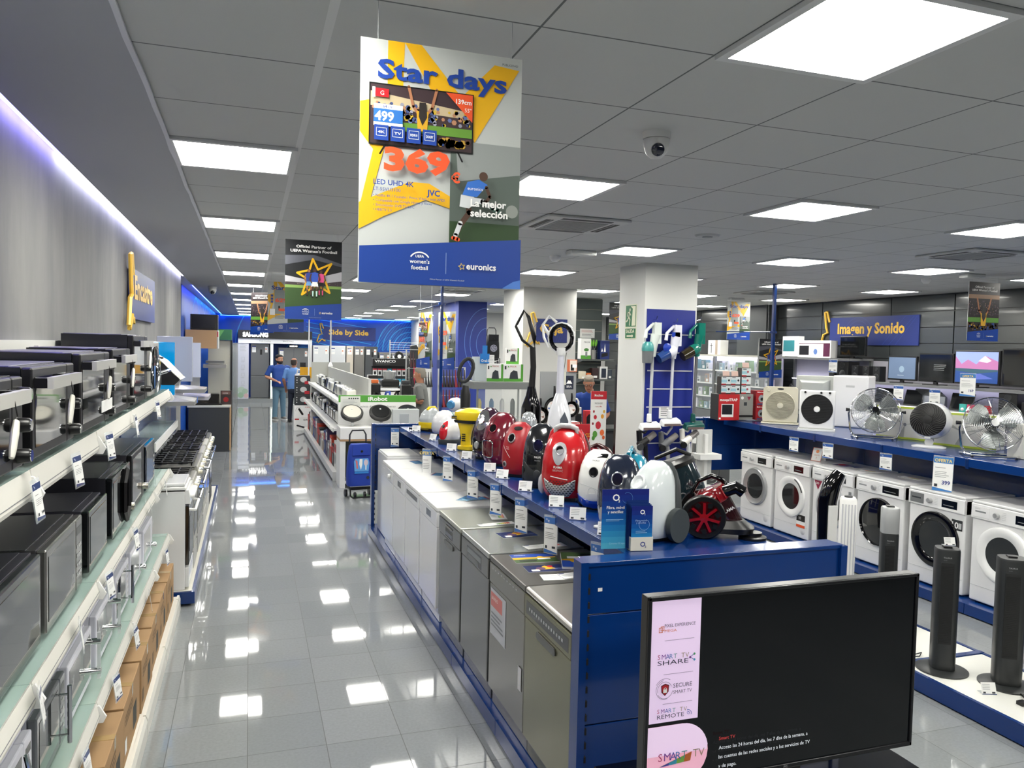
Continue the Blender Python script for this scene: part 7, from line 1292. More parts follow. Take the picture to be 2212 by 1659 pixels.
# ================================================================ fridges and the booth
def fridge(label, x0, x1, y, H, body, split=.55, cols=1, disp=False, tags_=True, z=.0):
    t = thing('refrigerator', label, 'refrigerator', ((x0+x1)/2, y, z)); w_ = (x1-x0)/2-.006; part('cabinet', MB().box(-w_, .05, 0, w_, .6, H, mt('#8d8f90', .4)), t)
    for c in range(cols):
        a, b_ = -w_+2*w_*c/cols+.003, -w_+2*w_*(c+1)/cols-.003; part('lower_door', MB().box(a, 0, .04, b_, .05, H*split-.012 if cols == 1 else H, body), t, .006)
        if cols == 1: part('upper_door', MB().box(a, 0, H*split+.012, b_, .05, H, body), t, .006)
    mb = MB(); p = Pr(mb, (-w_, 0, 0))
    if tags_: p.rect(.04, H-.3, .17, H-.08, PAPER); p.rect(.04, H-.11, .17, H-.08, NAVY); p.rect(.05, H-.2, .16, H-.19, mt('#5a7ab8', .5)); p.rect(2*w_-.14, H-.3, 2*w_-.05, H-.1, PAPER); p.rect(2*w_-.13, H-.2, 2*w_-.08, H-.16, mt('#d86a3a', .5))
    if disp: p.rect(w_+.0, H-.38, w_+.07, H-.2, BLACK)
    if mb.f: part('labels', mb, t)
    return t
FG = mt('#707274', .35, .5); FW = mt('#d5d8db', .3); FI = mt('#cfc6b8', .35); FS = mt('#8d8a86', .3, .6)
for a in (('white refrigerator, left of the two behind the grey panel', 2.15, 2.72, FW), ('white refrigerator, right of the two behind the grey panel', 2.74, 3.3, FW), ('ivory refrigerator door beside the white ones', 3.32, 3.58, FI), ('brushed steel refrigerator below the Side by Side sign', 3.6, 3.98, FS), ('dark grey refrigerator with black dispenser display', 4.0, 4.46, mt('#55585b', .35, .5))): fridge(a[0], a[1], a[2], 28.6, 2.07, a[3], .38, disp='dispenser' in a[0])
for i, (x0, x1) in enumerate(((4.5, 4.95), (4.97, 5.35), (5.37, 5.75))): fridge(['lower steel refrigerator left of the other two short ones', 'middle short steel refrigerator', 'right-hand short steel refrigerator by the black stand'][i], x0, x1, 28.6, 1.87, FS, .4)
t = thing('display_booth', 'white branded refrigerator booth with black SAMSUNG header at the end of the aisle', 'booth'); part('platform', MB().box(-.62, 28.75, 0, 2.14, 29.9, .14, mt('#8d9193', .3)), t); part('left_panel', MB().box(-.38, 28.85, .14, -.02, 29.0, 2.24, mt('#d0d2da', .5)), t); part('header', MB().box(-.38, 28.8, 2.27, 2.13, 29.9, 2.56, mt('#17181a', .3)), t); part('lintel', MB().box(-.38, 28.83, 2.1, 2.13, 28.94, 2.27, mt('#d8dade', .5)), t)
part('divider', MB().box(.7, 28.84, .14, .8, 29.6, 2.1, WHITE), t); part('right_post', MB().box(2.06, 28.84, .14, 2.13, 28.98, 2.1, WHITE), t); mb = MB(); mb.box(-.02, 29.66, .142, 2.04, 29.7, 2.09, mt('#0d52b0', .4)); p = Pr(mb, (-.02, 29.66, 0)); [p.arc(1.9, 1.6, .25+.15*k, 60, 170, .02, CY) for k in range(4)]; part('blue_back', mb, t)
mb = MB(); mb.box(.735, 28.835, .2, .765, 28.84, 2.05, mt('#d8ffe8', .5, emit=1.5)); part('light_strip', mb, t, label='lit white strip'); mb = MB(); p = Pr(mb, (-.38, 28.8, 0)); p.text('SAMSUNG', .15, 2.33, .15, mt('#ffffff', .5, emit=.8), 'l', .05, wd=.85); p.o.y = 28.83; p.text('Twin Cooling', .7, 2.16, .05, GREY); p.text('SPACE MAX', 1.5, 2.16, .05, INK); part('lettering', mb, t)
mb = MB(); p = Pr(mb, (-.38, 28.849, 0)); [p.stroke([(.12, 1.5-.28*i), (.22, 1.5-.28*i), (.22, 1.6-.28*i), (.12, 1.6-.28*i)], .006, LGREY, True) for i in range(4)]; [p.lines(.1, 1.46-.28*i, .14, 2, .03, LGREY, .01) for i in range(4)]; p.lines(.06, 2.02, .25, 5, .05, LGREY, .015); p.disc(.12, .45, .12, mt('#b9ccb8', .6)); p.disc(.24, .4, .1, mt('#a8c0a8', .6)); p.disc(.1, .27, .1, mt('#9ab89a', .6)); p.disc(.28, .25, .08, mt('#d8b8b8', .6)); part('panel_print', mb, t)
fridge('tall grey fridge freezer with small black display inside the branded booth', .04, .67, 28.95, 1.94, FG, .42, disp=True, z=.1405); f2 = fridge('wide grey two-door refrigerator behind the two men', .98, 2.04, 29.0, 1.82, FG, .5, 2, z=.1405)
mb = MB(); p = Pr(mb, (.0, -.001, 0)); part('water_dispenser', MB().box(.22, -.004, 1.0, .42, 0, 1.3, BLACK), f2); mb = MB(); mb.box(-.16, 0, 0, .16, .03, .12, BLACK); p = Pr(mb, (-.16, 0, 0)); p.text('SAMSUNG', .16, .035, .05, mt('#ffffff', .5, emit=1), 'c', .04, wd=.27); solo('brand_plate', mb, 'small black SAMSUNG plate on the wide refrigerator', 'sign', (1.5, 29.05, 1.962))
# ================================================================ vivanco stand and racks
t = thing('accessory_stand', 'black accessory stand with VIVANCO header and hanging blister packs', 'display stand', (2.54, 17.0, 0)); part('header', MB().box(0, -.02, 1.68, .8, .2, 1.845, BLACK), t); part('back_panel', MB().box(0, .12, 0, .8, .2, 1.68, mt('#26282a', .6)), t); part('base', MB().box(0, -.1, 0, .8, .2, .3, BLACK), t); mb = MB(); p = Pr(mb, (0, -.02, 0)); p.text('VIVANCO', .04, 1.76, .055, PAPER, 'l', .02, wd=.46); p.text('INTELLIGENT SOLUTIONS', .08, 1.72, .018, GREY); part('lettering', mb, t)
bp = MB(); bp.box(-.045, -.01, -.16, .045, .0, 0, PAPER); p = Pr(bp, (-.045, -.01, -.16)); p.rect(0, .13, .09, .16, mt('#c81e3c', .5)); p.rect(.02, .03, .07, .1, BLACK); b0 = solo('blister_pack', bp, 'x', 'accessory pack', (2.6, 17.1, 1.6)); bq = MB(); bq.box(-.045, -.01, -.16, .045, .0, 0, mt('#3a9ab8', .5)); p = Pr(bq, (-.045, -.01, -.16)); p.rect(.01, .02, .08, .09, PAPER); b1 = solo('blister_pack', bq, 'x', 'accessory pack', (2.7, 17.1, 1.3))
for o_ in (b0, b1): bpy.data.objects.remove(o_)
b0 = solo('blister_pack', bp, 'red headed blister pack, top left on the black accessory stand', 'accessory pack', (2.61, 17.119, 1.62), 0, 'blister packs on the black stand'); b1 = solo('blister_pack', bq, 'teal blister pack, lower left on the black accessory stand', 'accessory pack', (2.61, 17.119, 1.4), 0, 'blister packs on the black stand')
for r_ in range(4):
    for c in range(7):
        if (r_, c) in ((0, 0), (1, 0)): continue
        dup(b0 if (r_ != 1 and c != 3) else b1, (2.61+c*.107, 17.119, 1.62-r_*.22), 0, '%s blister pack, %s row of the black stand, %s from the left' % ('red headed' if (r_ != 1 and c != 3) else 'teal', ORD[r_], ORD[c]))
t = thing('accessory_stand', 'tall black display tower with grey cards right of the VIVANCO stand', 'display stand', (3.5, 17.0, 0), 0); mb = MB(); mb.prism([(-.08, 0), (.1, 0), (.1, 2.0), (.0, 2.16), (-.12, 2.13)], 'y', 0, .15, mt('#1a1b1d', .5)); part('tower', mb, t); mb = MB(); [mb.box(-.06+.05*k, -.02, 1.2, -.03+.05*k, 0, 1.75, mt('#b81c3c', .5)) for k in range(3)]; part('red_covers', mb, t)
def rack(label, loc, n, m_, w_=.5, h=.7, cols=('#16171a', '#1e1f22', '#3a1418')):
    t = thing('utensil_rack', label, 'rack', loc); mb = MB(); mb.box(0, .1, -1.35 if loc[2] > 1 else 0, .02, .14, h, LGREY); mb.box(w_-.02, .1, -1.35 if loc[2] > 1 else 0, w_, .14, h, LGREY); [mb.box(0, .1, h*k/4, w_, .115, h*k/4+.01, LGREY) for k in range(5)]; part('frame', mb, t)
    for k in range(n): mb = MB(); x = .03+(w_-.06)*(k % (n//2))/(n//2-1); z = h*(.95 if k < n//2 else .42); mb.tube([(x, .06, z), (x, .05, z-.12), (x+.01, .04, z-.28)], [.006, .012, .026], mt(random.choice(cols), .4), 6); part('hanging_utensil', mb, t)
    return t
rack('wire rack of hanging black utensils behind the man in grey', (2.75, 14.2, 1.36), 20, 0); rack('wire rack of dark red handled tools left of the blue pole', (2.85, 12.0, 1.2), 18, 0, .45, .6, ('#16171a', '#801c28', '#2a1618'))
t = thing('glue_gun_board', 'white wire wall grid with two black and white tools', 'rack', (4.1, 24.0, 1.45)); mb = MB(); [mb.box(0, 0, .07*k, 1.0, .01, .07*k+.008, PAPER) for k in range(12)]; mb.box(0, .0, -1.45, .03, .03, .85, LGREY); part('grid', mb, t); [part('tool', MB().lathe([(.001, -.04), (.14, -.04), (.16, 0), (.001, 0)], BLACK, 8, (x, -.01, .35), 'y').lathe([(.001, -.05), (.06, -.05), (.06, -.04)], PAPER, 12, (x, -.01, .35), 'y'), t) for x in (.3, .75)]
# ================================================================ brochures on the near gondola end
t = thing('brochure_stand', 'blue O2 brochure holder with backing card and white box on the gondola corner', 'brochure holder', (1.53, 3.2, 1.2295), -8)
def grad(p, x0, y0, x1, y1, cs):
    n = len(cs); [p.rect(x0, y0+(y1-y0)*i/n, x1, y0+(y1-y0)*(i+1)/n+.0002, mt(c, .3), 0) for i, c in enumerate(cs)]; p.k += 1
O2C = ['#4fa8c8', '#3f9ac4', '#308abc', '#2478b4', '#1c66aa', '#18569f', '#164690', '#183a86', '#1b2f7c', '#1d2874']
mb = MB(); mb.box(0, 0, 0, .225, .002, .275, mt('#1d2874', .3)); part('backing_card', mb, t); mb = MB(); p = Pr(mb, (0, 0, 0)); grad(p, 0, 0, .225, .275, O2C); p.text('O', .05, .222, .03, PAPER, 'l', .02); p.text('2', .077, .215, .012, PAPER, 'l', .02); p.text('Fibra, móvil', .065, .185, .013, PAPER, 'c', .01, wd=.085); p.text('y sencillez', .065, .165, .013, PAPER, 'c', .01, wd=.075); p.lines(.02, .135, .09, 2, .006, mt('#a8d4ea', .5), .0015); p.text('Contrata O2 aquí', .075, .022, .008, mt('#a8d4ea', .5), 'c', wd=.075); p.arc(.12, .235, .025, 200, 480, .0012, mt('#5a8ac8', .5), 16); part('card_print', mb, t)
part('holder_box', MB().box(.125, -.05, 0, .232, -.002, .062, mt('#d9d5c8', .5)), t, .001, label='cream white card box'); mb = MB(); p = Pr(mb, (.125, -.05, 0)); p.text('O', .045, .02, .022, NAVY, 'l', .02); p.text('2', .068, .015, .009, NAVY, 'l', .02); part('box_print', mb, t)
for k in range(5):
    mb = MB(); mb.box(.128-.003*k, -.044+.009*k, .004, .228-.003*k, -.0425+.009*k, .205+.005*k, mt('#16306e' if k else '#1b2f7c', .3))
    if k == 0: p = Pr(mb, (.128, -.044, .0)); grad(p, 0, .06, .1, .205, O2C[3:]); p.text('O', .04, .168, .02, PAPER, 'l', .02); p.text('2', .06, .163, .008, PAPER); p.text('Fibra, móvil', .045, .135, .008, mt('#a8c4ea', .5), 'c'); p.text('y sencillez', .045, .125, .008, mt('#a8c4ea', .5), 'c'); p.arc(.06, .12, .025, 120, 420, .001, mt('#a8c4ea', .5)); p.lines(.02, .09, .06, 2, .008, mt('#a8d4ea', .5), .0015)
    part('brochure', mb, t)
# ================================================================ pillar board with stick vacuums
t = thing('slatwall_board', 'dark blue slatted board with white rails on the front of the white pillar', 'wall board', (4.105, 7.585, .4)); part('board', MB().box(0, 0, 0, .6, .014, 2.2, mt('#14247c', .4)), t); mb = MB(); [mb.box(.02, -.006, .12+.2*k, .58, 0, .132+.2*k, mt('#cfd0d6', .3)) for k in range(10)]; part('rails', mb, t, label='pale metal rails'); mb = MB(); mb.box(.18, -.003, 1.0, .32, 0, 1.13, PAPER); p = Pr(mb, (.18, -.003, 1.0)); p.lines(.02, .11, .1, 5, .02, INK, .006); part('notice', mb, t, label='white printed notice')
def stick(label, x, z1, z0, body, tube_, cup, headc, style):
    t = thing('stick_vacuum', label, 'stick vacuum', (x, 7.5, 0)); mb = MB(); mb.tube([(.02, .0, z1-.28), (.01, 0, z0+.12)], .017, tube_, 12); part('tube', mb, t)
    mb = MB(); mb.tube([(.06, .02, z1+.02), (-.0, 0, z1), (-.07, -.01, z1-.06), (-.08, -.01, z1-.14)], [.018, .018, .017, .02], body, 10); mb.box(.02, -.035, z1-.2, .1, .035, z1+.03, body); mb.tube([(.05, 0, z1-.1), (.03, 0, z1-.2), (.02, 0, z1-.34)], [.055, .045, .03], body, 14); part('grip', mb, t)
    mb = MB(); T = Matrix.Translation((-.055, -.02, z1-.28)) @ (Matrix.Rotation(R_(0 if style == 0 else 62), 4, 'Y')); mb.lathe([(.001, -.13), (.055, -.13), (.062, .0)], cup, 20, T=T); mb.lathe([(.064, .0), (.066, .03), (.06, .07), (.04, .1), (.001, .1)], body if style else mt('#3f8a88', .3), 20, T=T); part('dust_cup', mb, t, label='see-through dust cup with filter')
    if style == 1: mb = MB(); mb.lathe([(.001, -.01), (.03, -.01), (.05, 0)], mt('#1c3aa0', .3), 20, (-.09, -.06, z1-.22), 'y'); mb.box(-.02, -.035, z1-.1, .08, -.03, z1-.05, mt('#1c3aa0', .3)); part('blue_trim', mb, t, label='blue rings and trim')
    mb = MB(); mb.tube([(.0, 0, z0+.13), (.0, 0, z0+.04)], [.025, .03], headc, 10); mb.loft([[(-.12, -.07, z0-.05), (.12, -.07, z0-.03), (.12, .03, z0-.01), (-.12, .03, z0-.03)], [(-.11, -.06, z0), (.11, -.06, z0+.02), (.1, .02, z0+.05), (-.1, .02, z0+.03)]], headc, False); part('floor_head', mb, t, .008); mb = MB(); mb.box(-.1, -.074, z0-.04, .1, -.068, z0-.015, mt('#6a5a58', .3)); part('brush_roller', mb, t)
    mb = MB(); mb.tube([(.05, .07, z1+.06), (.05, -.01, z1+.065), (.05, -.02, z1+.1)], .004, CHROME, 6); part('hook', mb, t); return t
stick('white stick vacuum with teal filter cup hanging left on the pillar board', 4.12, 2.42, 1.33, mt('#c8ceca', .3), LGREY, mt('#777a7c', .1, alpha=.7), WGLOSS, 0); stick('white and blue stick vacuum hanging in the middle of the pillar board', 4.37, 2.40, 1.37, mt('#d8d8e4', .25), mt('#c4c4cc', .3), mt('#24407c', .1, coat=.6), WGLOSS, 1); stick('dark green stick vacuum hanging right on the pillar board', 4.665, 2.43, 1.33, mt('#0c6a5c', .2, coat=.5), mt('#8e8f92', .25, .7), mt('#2a2410', .1, coat=.6), mt('#0a4a44', .3), 2)
def handvac(label, x, z, c, c2, t2):
    t = thing('stick_vacuum', label, 'stick vacuum', (x, 7.5, z)); mb = MB(); mb.tube([(.02, -.04, 0), (.12, -.02, .06)], [.045, .04], c, 16); part('motor_body', mb, t); mb = MB(); mb.tube([(.12, -.02, .06), (.22, 0, .12)], [.038, .036], mt('#8a8480', .1, alpha=.75, coat=.4), 14); part('dust_cup', mb, t); mb = MB(); mb.lathe([(.001, -.02), (.035, -.02), (.04, 0)], c2, 18, (.01, -.075, -.01), 'y'); part('end_cap', mb, t)
    mb = MB(); mb.tube([(.03, -.02, .04), (.02, -.02, .16)], .03, c, 10); mb.tube([(.02, -.02, .16), (.1, .0, .13), (.16, .0, .2), (.17, 0, .26)], .013, t2, 8); part('grip', mb, t); mb = MB(); mb.tube([(.1, -.02, .0), (.13, -.01, -.2), (.16, 0, -.5)], [.028, .02, .018], t2, 10); part('tube', mb, t); mb = MB(); mb.tube([(.17, .07, .24), (.17, -.01, .25)], .005, CHROME, 6); part('hook', mb, t); return t
handvac('grey cordless vacuum hanging low on the pillar board', 4.24, 1.1, mt('#5a5c60', .3), BLACK, mt('#9a9a9c', .3)); handvac('white cordless vacuum with black round cap, low right on the pillar board', 4.50, 1.13, mt('#dcd8d2', .3), BLACK, WGLOSS); handvac('black cordless vacuum at the lower left of the pillar board', 3.97, 1.12, BLACK, DGREY, BLACK)
t = thing('wall_charger', 'white upright charging stand to the right of the pillar board', 'stand', (4.98, 7.7, 0)); part('post', MB().box(-.02, 0, 0, .02, .04, 1.2, WHITE), t); part('tray', MB().box(-.12, -.12, .55, .12, .1, .6, WHITE), t); part('tray', MB().box(-.14, -.1, .92, .14, .1, .98, WHITE), t); part('back_plate', MB().box(-.1, .04, .7, .1, .06, 1.25, mt('#c8c9c8', .4)), t); part('foot', MB().box(-.15, -.15, 0, .15, .15, .02, WHITE), t)
mb = MB(); mb.lathe([(.1, 0), (.11, .84), (.1, .86), (.001, .865)], DGREY, 24); solo('waste_bin', mb, 'tall dark grey round bin just left of the white pillar', 'bin', (4.3, 7.25, 0))
mb = MB(); mb.box(4.19, 8.43, 0, 4.28, 8.5, 1.97, BLACK); solo('door_post', mb, 'black upright post behind the white pillar', 'post')
# ================================================================ Prior boxes and glass cabinet
t = thing('glass_cabinet', 'grey framed glass display cabinet under the green and white cartons', 'display cabinet', (2.62, 9.05, 0)); gm = mt('#9b9e9d', .3, .5); part('top', MB().box(-.05, 0, 1.63, .75, .5, 1.72, gm), t, .003); part('base', MB().box(0, .02, 0, .7, .48, .5, GREY), t); [part('post', MB().box(x, y, .5, x+.02, y+.02, 1.63, gm), t) for x in (0, .68) for y in (.02, .46)]; [part('glass_shelf', MB().box(.02, .04, z, .68, .46, z+.008, glass()), t) for z in (.85, 1.25)]; part('glass_front', MB().box(.02, .022, .5, .68, .026, 1.63, glass(a=.12)), t)
for i, (x, c, n_) in enumerate(((2.72, '#c8b020', 'yellow'), (2.88, '#2a6a9a', 'blue'), (3.02, '#d0d0d0', 'white'), (3.16, '#3a3a3e', 'black'))): mb = MB(); mb.lathe([(.001, 0), (.03, 0), (.03, .2), (.012, .24), (.001, .24)], mt(c, .3), 12); solo('bottle', mb, '%s bottle inside the grey framed glass cabinet' % n_, 'bottle', (x, 9.3, 1.2595))
GRB = mt('#4f9a30', .5)
def prior(p, w_, h): p.rect(0, 0, w_, h, PAPER); p.rect(w_*.88, 0, w_, h, GRB); p.rect(0, 0, w_, h*.18, GRB); p.poly([(w_*.2, h*.82), (w_*.3, h*.82), (w_*.25, h*.92)], GRB); p.text('PRIOR', w_*.33, h*.82, h*.1, mt('#a83a3a', .5)); p.poly([(w_*.3, h*.15), (w_*.75, h*.15), (w_*.7, h*.6), (w_*.5, h*.65), (w_*.35, h*.5)], INK); p.rect(w_*.06, h*.7, w_*.14, h*.9, BLACK)
carton('grill_carton', 'left green and white PRIOR carton on the glass cabinet', 'box', (2.88, 9.28, 1.7215), 0, .21, .2, .215, PAPER, prior); carton('grill_carton', 'right green and white PRIOR carton with grill photo on the glass cabinet', 'box', (3.12, 9.28, 1.7215), 0, .26, .2, .215, PAPER, prior); carton('grill_carton', 'green and white carton leaning on top of the PRIOR cartons', 'box', (3.14, 9.3, 1.9375), -12, .16, .1, .2, PAPER, prior)
t = thing('toothbrush_stand', 'white toothbrush display case with blue header on the glass cabinet', 'display stand', (2.66, 9.25, 1.7215)); part('case', MB().box(-.03, -.05, 0, .14, .1, .3, mt('#c4cdd2', .3)), t); part('header', MB().box(.03, -.06, .22, .15, -.05, .34, mt('#1878c8', .4)), t); mb = MB(); p = Pr(mb, (.03, -.06, .22)); p.text('Oral-B', .01, .02, .03, PAPER, 'l', .02); part('lettering', mb, t); part('crest', MB().box(.06, -.055, .34, .12, -.05, .44, mt('#1878c8', .4)), t)
mb = MB(); mb.box(0, 0, 0, .13, .08, .11, mt('#9a6a58', .5)); p = Pr(mb, (0, 0, 0)); p.rect(.05, 0, .13, .11, PAPER); p.lines(.06, .09, .06, 5, .018, LGREY, .004); solo('device_carton', mb, 'small beige and white carton on top of the left PRIOR carton', 'box', (2.74, 9.2, 1.9375), -8)
# ================================================================ pans, till and Moulinex
t = thing('pan_stand', 'grey board with hanging frying pans and BRA logo', 'display stand', (3.8, 10.0, 0)); part('board', MB().box(0, 0, 0, .53, .03, 1.825, mt('#85888a', .4)), t); part('board_base', MB().box(-.05, -.25, .0, .58, .2, .1, GREY), t); mb = MB(); p = Pr(mb, (.36, 0, 1.58)); p.rect(0, 0, .13, .19, mt('#1a2236', .4)); p.poly([(.02, .08), (.11, .08), (.065, .15)], PAPER); p.disc(.065, .14, .018, BLACK); p.text('BRA', .065, .025, .03, PAPER, 'c'); part('logo_plate', mb, t)
def pan(label, x, z, r):
    t = thing('frying_pan', label, 'frying pan', (x, 9.985, z)); mb = MB(); mb.lathe([(.001, -.03), (r*.82, -.03), (r*.86, -.035), (r, -.075), (r*1.02, -.075), (r*.9, -.02), (.001, -.0)], BGLOSS, 32, ax='y'); part('pan_body', mb, t); mb = MB(); mb.lathe([(.001, -.04), (r*.62, -.04), (r*.62, -.036)], PAPER, 28, ax='y'); p = Pr(mb, (0, -.0405, 0)); p.text('efficient', 0, r*.35, r*.12, ORG, 'c'); p.poly([(r*.1, -r*.1), (r*.5, 0), (r*.45, -r*.3)], mt('#8a6a5a', .5)); p.rect(-r*.55, -r*.1, -r*.2, 0, mt('#3a6ab0', .5)); part('card_label', mb, t, label='round white card label'); mb = MB(); mb.tube([(0, -.05, r*.9), (0, -.06, r*1.5), (0, -.05, r*2)], [.014, .018, .014], BLACK, 8); part('handle', mb, t); return t
pan('large frying pan with white card label in the middle of the board', .18+3.8, 1.33, .15); pan('small frying pan with silver label right of the large one', .44+3.8, 1.31, .11); pan('frying pan half hidden behind the white upright vacuum', 3.78, 1.22, .12)
t = thing('counter', 'grey till counter between the pan stand and the slatted column', 'counter', (4.5, 10.4, 0)); part('body', MB().box(-.35, 0, 0, 1.0, .5, .95, DGREY), t); part('top', MB().box(-.4, -.03, .951, 1.05, .55, .98, mt('#3a3f3c', .3)), t)
t = thing('display_stand', 'red promotional stand with gold and white lettering, TU COMPRA', 'display stand', (3.55, 8.5, 0)); part('body', MB().box(0, .3, 0, .62, .7, .93, mt('#b81828', .4)), t); part('front_panel', MB().prism([(.02, .95), (.62, .95), (.62, 1.22), (.27, 1.22), (.14, 1.1), (.02, 1.1)], 'y', .28, .3, mt('#c01c2c', .4)), t); mb = MB(); p = Pr(mb, (0, .28, 0)); p.text('O TU COMPRA,', .6, 1.06, .045, YEL, 'r', .03, wd=.34); p.text('REGALAMOS', .58, .99, .05, PAPER, 'r', .03, wd=.3); part('lettering', mb, t); part('tray', MB().box(0, .31, .93, .62, .7, .96, mt('#c01c2c', .4)), t)
carton('blender_carton', 'white and red carton lying on the red stand', 'box', (3.75, 9.0, .962), 0, .34, .2, .27, PAPER, lambda p, w_, h: (p.text('Moulinex', .02, h*.72, .04, RED, 'l', .02), p.poly([(w_*.6, h*.5), (w_*.72, h*.5), (w_*.66, h*.8)], YEL), p.rect(0, h*.95, w_, h, RED)))
t = thing('promo_sign', 'upright Moulinex sign board with red header and fruit splash picture', 'sign', (3.98, 8.72, .962), -8); part('board', MB().box(0, 0, 0, .2, .01, .67, PAPER), t); mb = MB(); p = Pr(mb, (0, 0, 0)); p.rect(0, .57, .2, .67, mt('#c01c2c', .4)); p.text('Moulinex', .1, .605, .03, PAPER, 'c', .02, wd=.11); p.text('DALE UN GIRO', .1, .51, .022, INK, 'c', wd=.1); p.text('a tu día', .1, .475, .018, RED, 'c')
for (x, y, r_, c) in ((.1, .25, .035, '#d03040'), (.06, .35, .02, '#c02030'), (.04, .42, .012, '#a01828'), (.15, .36, .02, '#e8a030'), (.17, .42, .014, '#e8b848'), (.06, .14, .03, '#5a9a3a'), (.04, .09, .02, '#4a8a30'), (.15, .16, .028, '#e8703a'), (.17, .1, .018, '#d8602a'), (.03, .27, .012, '#8a1830')): p.disc(x, y, r_, mt(c, .5), 12, r_*1.4)
part('print', mb, t)
t = thing('food_processor', 'white ring-handled kitchen appliance in front of the man at the till', 'appliance', (4.62, 10.7, .9815)); part('body', MB().box(-.09, -.06, 0, .09, .06, .2, BLACK), t, .01); part('jug', MB().box(-.085, -.07, .2, .085, .05, .3, mt('#c8c8c6', .3)), t, .01); mb = MB(); mb.tube([(-.06, 0, .3), (-.06, 0, .38), (-.03, 0, .42), (.03, 0, .42), (.06, 0, .38), (.06, 0, .3)], .014, WHITE, 8); part('ring_handle', mb, t)
for i, (x, c, h_, l) in enumerate(((4.3, '#5aa83a', .22, 'green and black carton on the till counter'), (4.86, '#b81c28', .24, 'red and black carton on the till counter'), (4.2, '#b08850', .2, 'brown paper box on the till counter'))): carton('small_carton', l, 'box', (x, 10.65+.1*i, .9815), 0, .12, .1, h_, mt(c, .6), lambda p, w_, h: p.poly([(w_*.15, h*.05), (w_*.85, h*.05), (w_*.85, h*.6), (w_*.5, h*.8), (w_*.15, h*.6)], BLACK) if i < 2 else None)
t = thing('potted_flowers', 'small yellow flowers in a brown pot on the till counter', 'plant', (4.2, 10.55, .9815)); part('pot', MB().box(-.04, -.04, 0, .04, .04, .08, mt('#8a6a48', .7)), t); mb = MB(); [mb.lathe([(.001, -.03), (.025, -.02), (.03, 0), (.02, .02), (.001, .03)], mt('#d8c420', .6), 10, (x, y, .13+z)) for x, y, z in ((-.03, 0, 0), (.02, -.01, .02), (.05, .02, -.01))]; part('blossoms', mb, t)
# shelves on the dark slatted column
for z, l in ((1.965, 'upper'), (1.6, 'lower')): mb = MB(); mb.box(5.76, 13.05, z-.03, 6.42, 13.37, z, mt('#4a4e4c', .5)); mb.prism([(13.05, z-.03), (13.37, z-.03), (13.37, z-.1)], 'x', 5.76, 5.77, mt('#4a4e4c', .5)); solo('wall_shelf', mb, '%s grey shelf on the slatted column' % l, 'shelf')
carton('utensil_carton', 'tall white and green utensil set carton on the upper column shelf', 'box', (5.86, 13.2, 1.9655), 0, .2, .15, .38, PAPER, lambda p, w_, h: (p.rect(0, 0, w_, h*.18, GRB), p.disc(w_*.55, h*.45, w_*.25, mt('#3a7a30', .5), 12, h*.08), p.rect(w_*.45, h*.12, w_*.65, h*.35, GREY), p.text('PRIOR', w_*.3, h*.78, .03, INK)))
t = thing('utensil_jar', 'steel jar with green kitchen utensils on the upper column shelf', 'utensil jar', (6.04, 13.2, 1.9655)); part('jar', MB().lathe([(.055, 0), (.06, .17), (.05, .17), (.001, .03)], STEEL, 18), t); [part('utensil', MB().tube([(0, 0, .1), (.05*cos(a), .02*sin(a), .25)], .005, CHROME, 5).loft([ring(.012, .008, .24, 8, 2, .05*cos(a), .02*sin(a)), ring(.028, .01, .3, 8, 2, .06*cos(a), .02*sin(a)), ring(.012, .008, .36, 8, 2, .065*cos(a), .02*sin(a))], mt('#6ab02c', .4)), t) for a in (0, 1.3, 2.2, 3.3)]
carton('knife_carton', 'dark blue knife set carton on the upper column shelf', 'box', (6.25, 13.2, 1.9655), 0, .19, .12, .35, mt('#1a2c6a', .4), lambda p, w_, h: (p.poly([(w_*.4, h*.4), (w_*.5, h*.85), (w_*.6, h*.4)], PAPER), p.poly([(w_*.15, h*.1), (w_*.85, h*.2), (w_*.8, h*.38), (w_*.15, h*.3)], BLACK), p.poly([(w_*.1, h*.4), (w_*.2, h*.6), (w_*.3, h*.42)], PAPER)))
mb = MB(); mb.box(0, -.004, 0, .3, 0, .17, PAPER); p = Pr(mb, (0, -.004, 0)); p.lines(.03, .14, .24, 3, .018, mt('#b85a5a', .5), .006); p.lines(.04, .07, .22, 3, .018, INK, .006); solo('notice', mb, 'white notice with red and black lines on the slatted column', 'notice', (5.84, 13.374, 2.36))
for i, (x, w_, h_, c, n_) in enumerate(((5.83, .1, .14, '#d8cfb8', 'cream'), (5.94, .09, .11, '#c8642c', 'orange'), (6.07, .13, .2, '#2a1416', 'black and maroon'), (6.24, .16, .23, '#d4d4d4', 'white framed'), (6.37, .08, .18, '#3c4450', 'dark grey'))): carton('device_carton', '%s carton on the lower column shelf' % n_, 'box', (x, 13.2, 1.6005), 0, w_, .12, h_, mt(c, .5), (lambda p, w_, h: p.rect(w_*.2, h*.1, w_*.8, h*.85, mt('#1c2638', .4))) if i == 3 else (lambda p, w_, h: p.rect(w_*.2, h*.1, w_*.8, h*.3, PAPER)))
carton('device_carton', 'orange framed carton standing on the grey pan board', 'box', (4.27, 10.02, 1.8265), 0, .12, .08, .17, mt('#c8653c', .5), lambda p, w_, h: (p.rect(w_*.08, h*.06, w_*.92, h*.94, mt('#cfc6bc', .5)), p.rect(w_*.2, h*.1, w_*.6, h*.6, BLACK), p.rect(w_*.4, h*.35, w_*.95, h*.6, PAPER)))
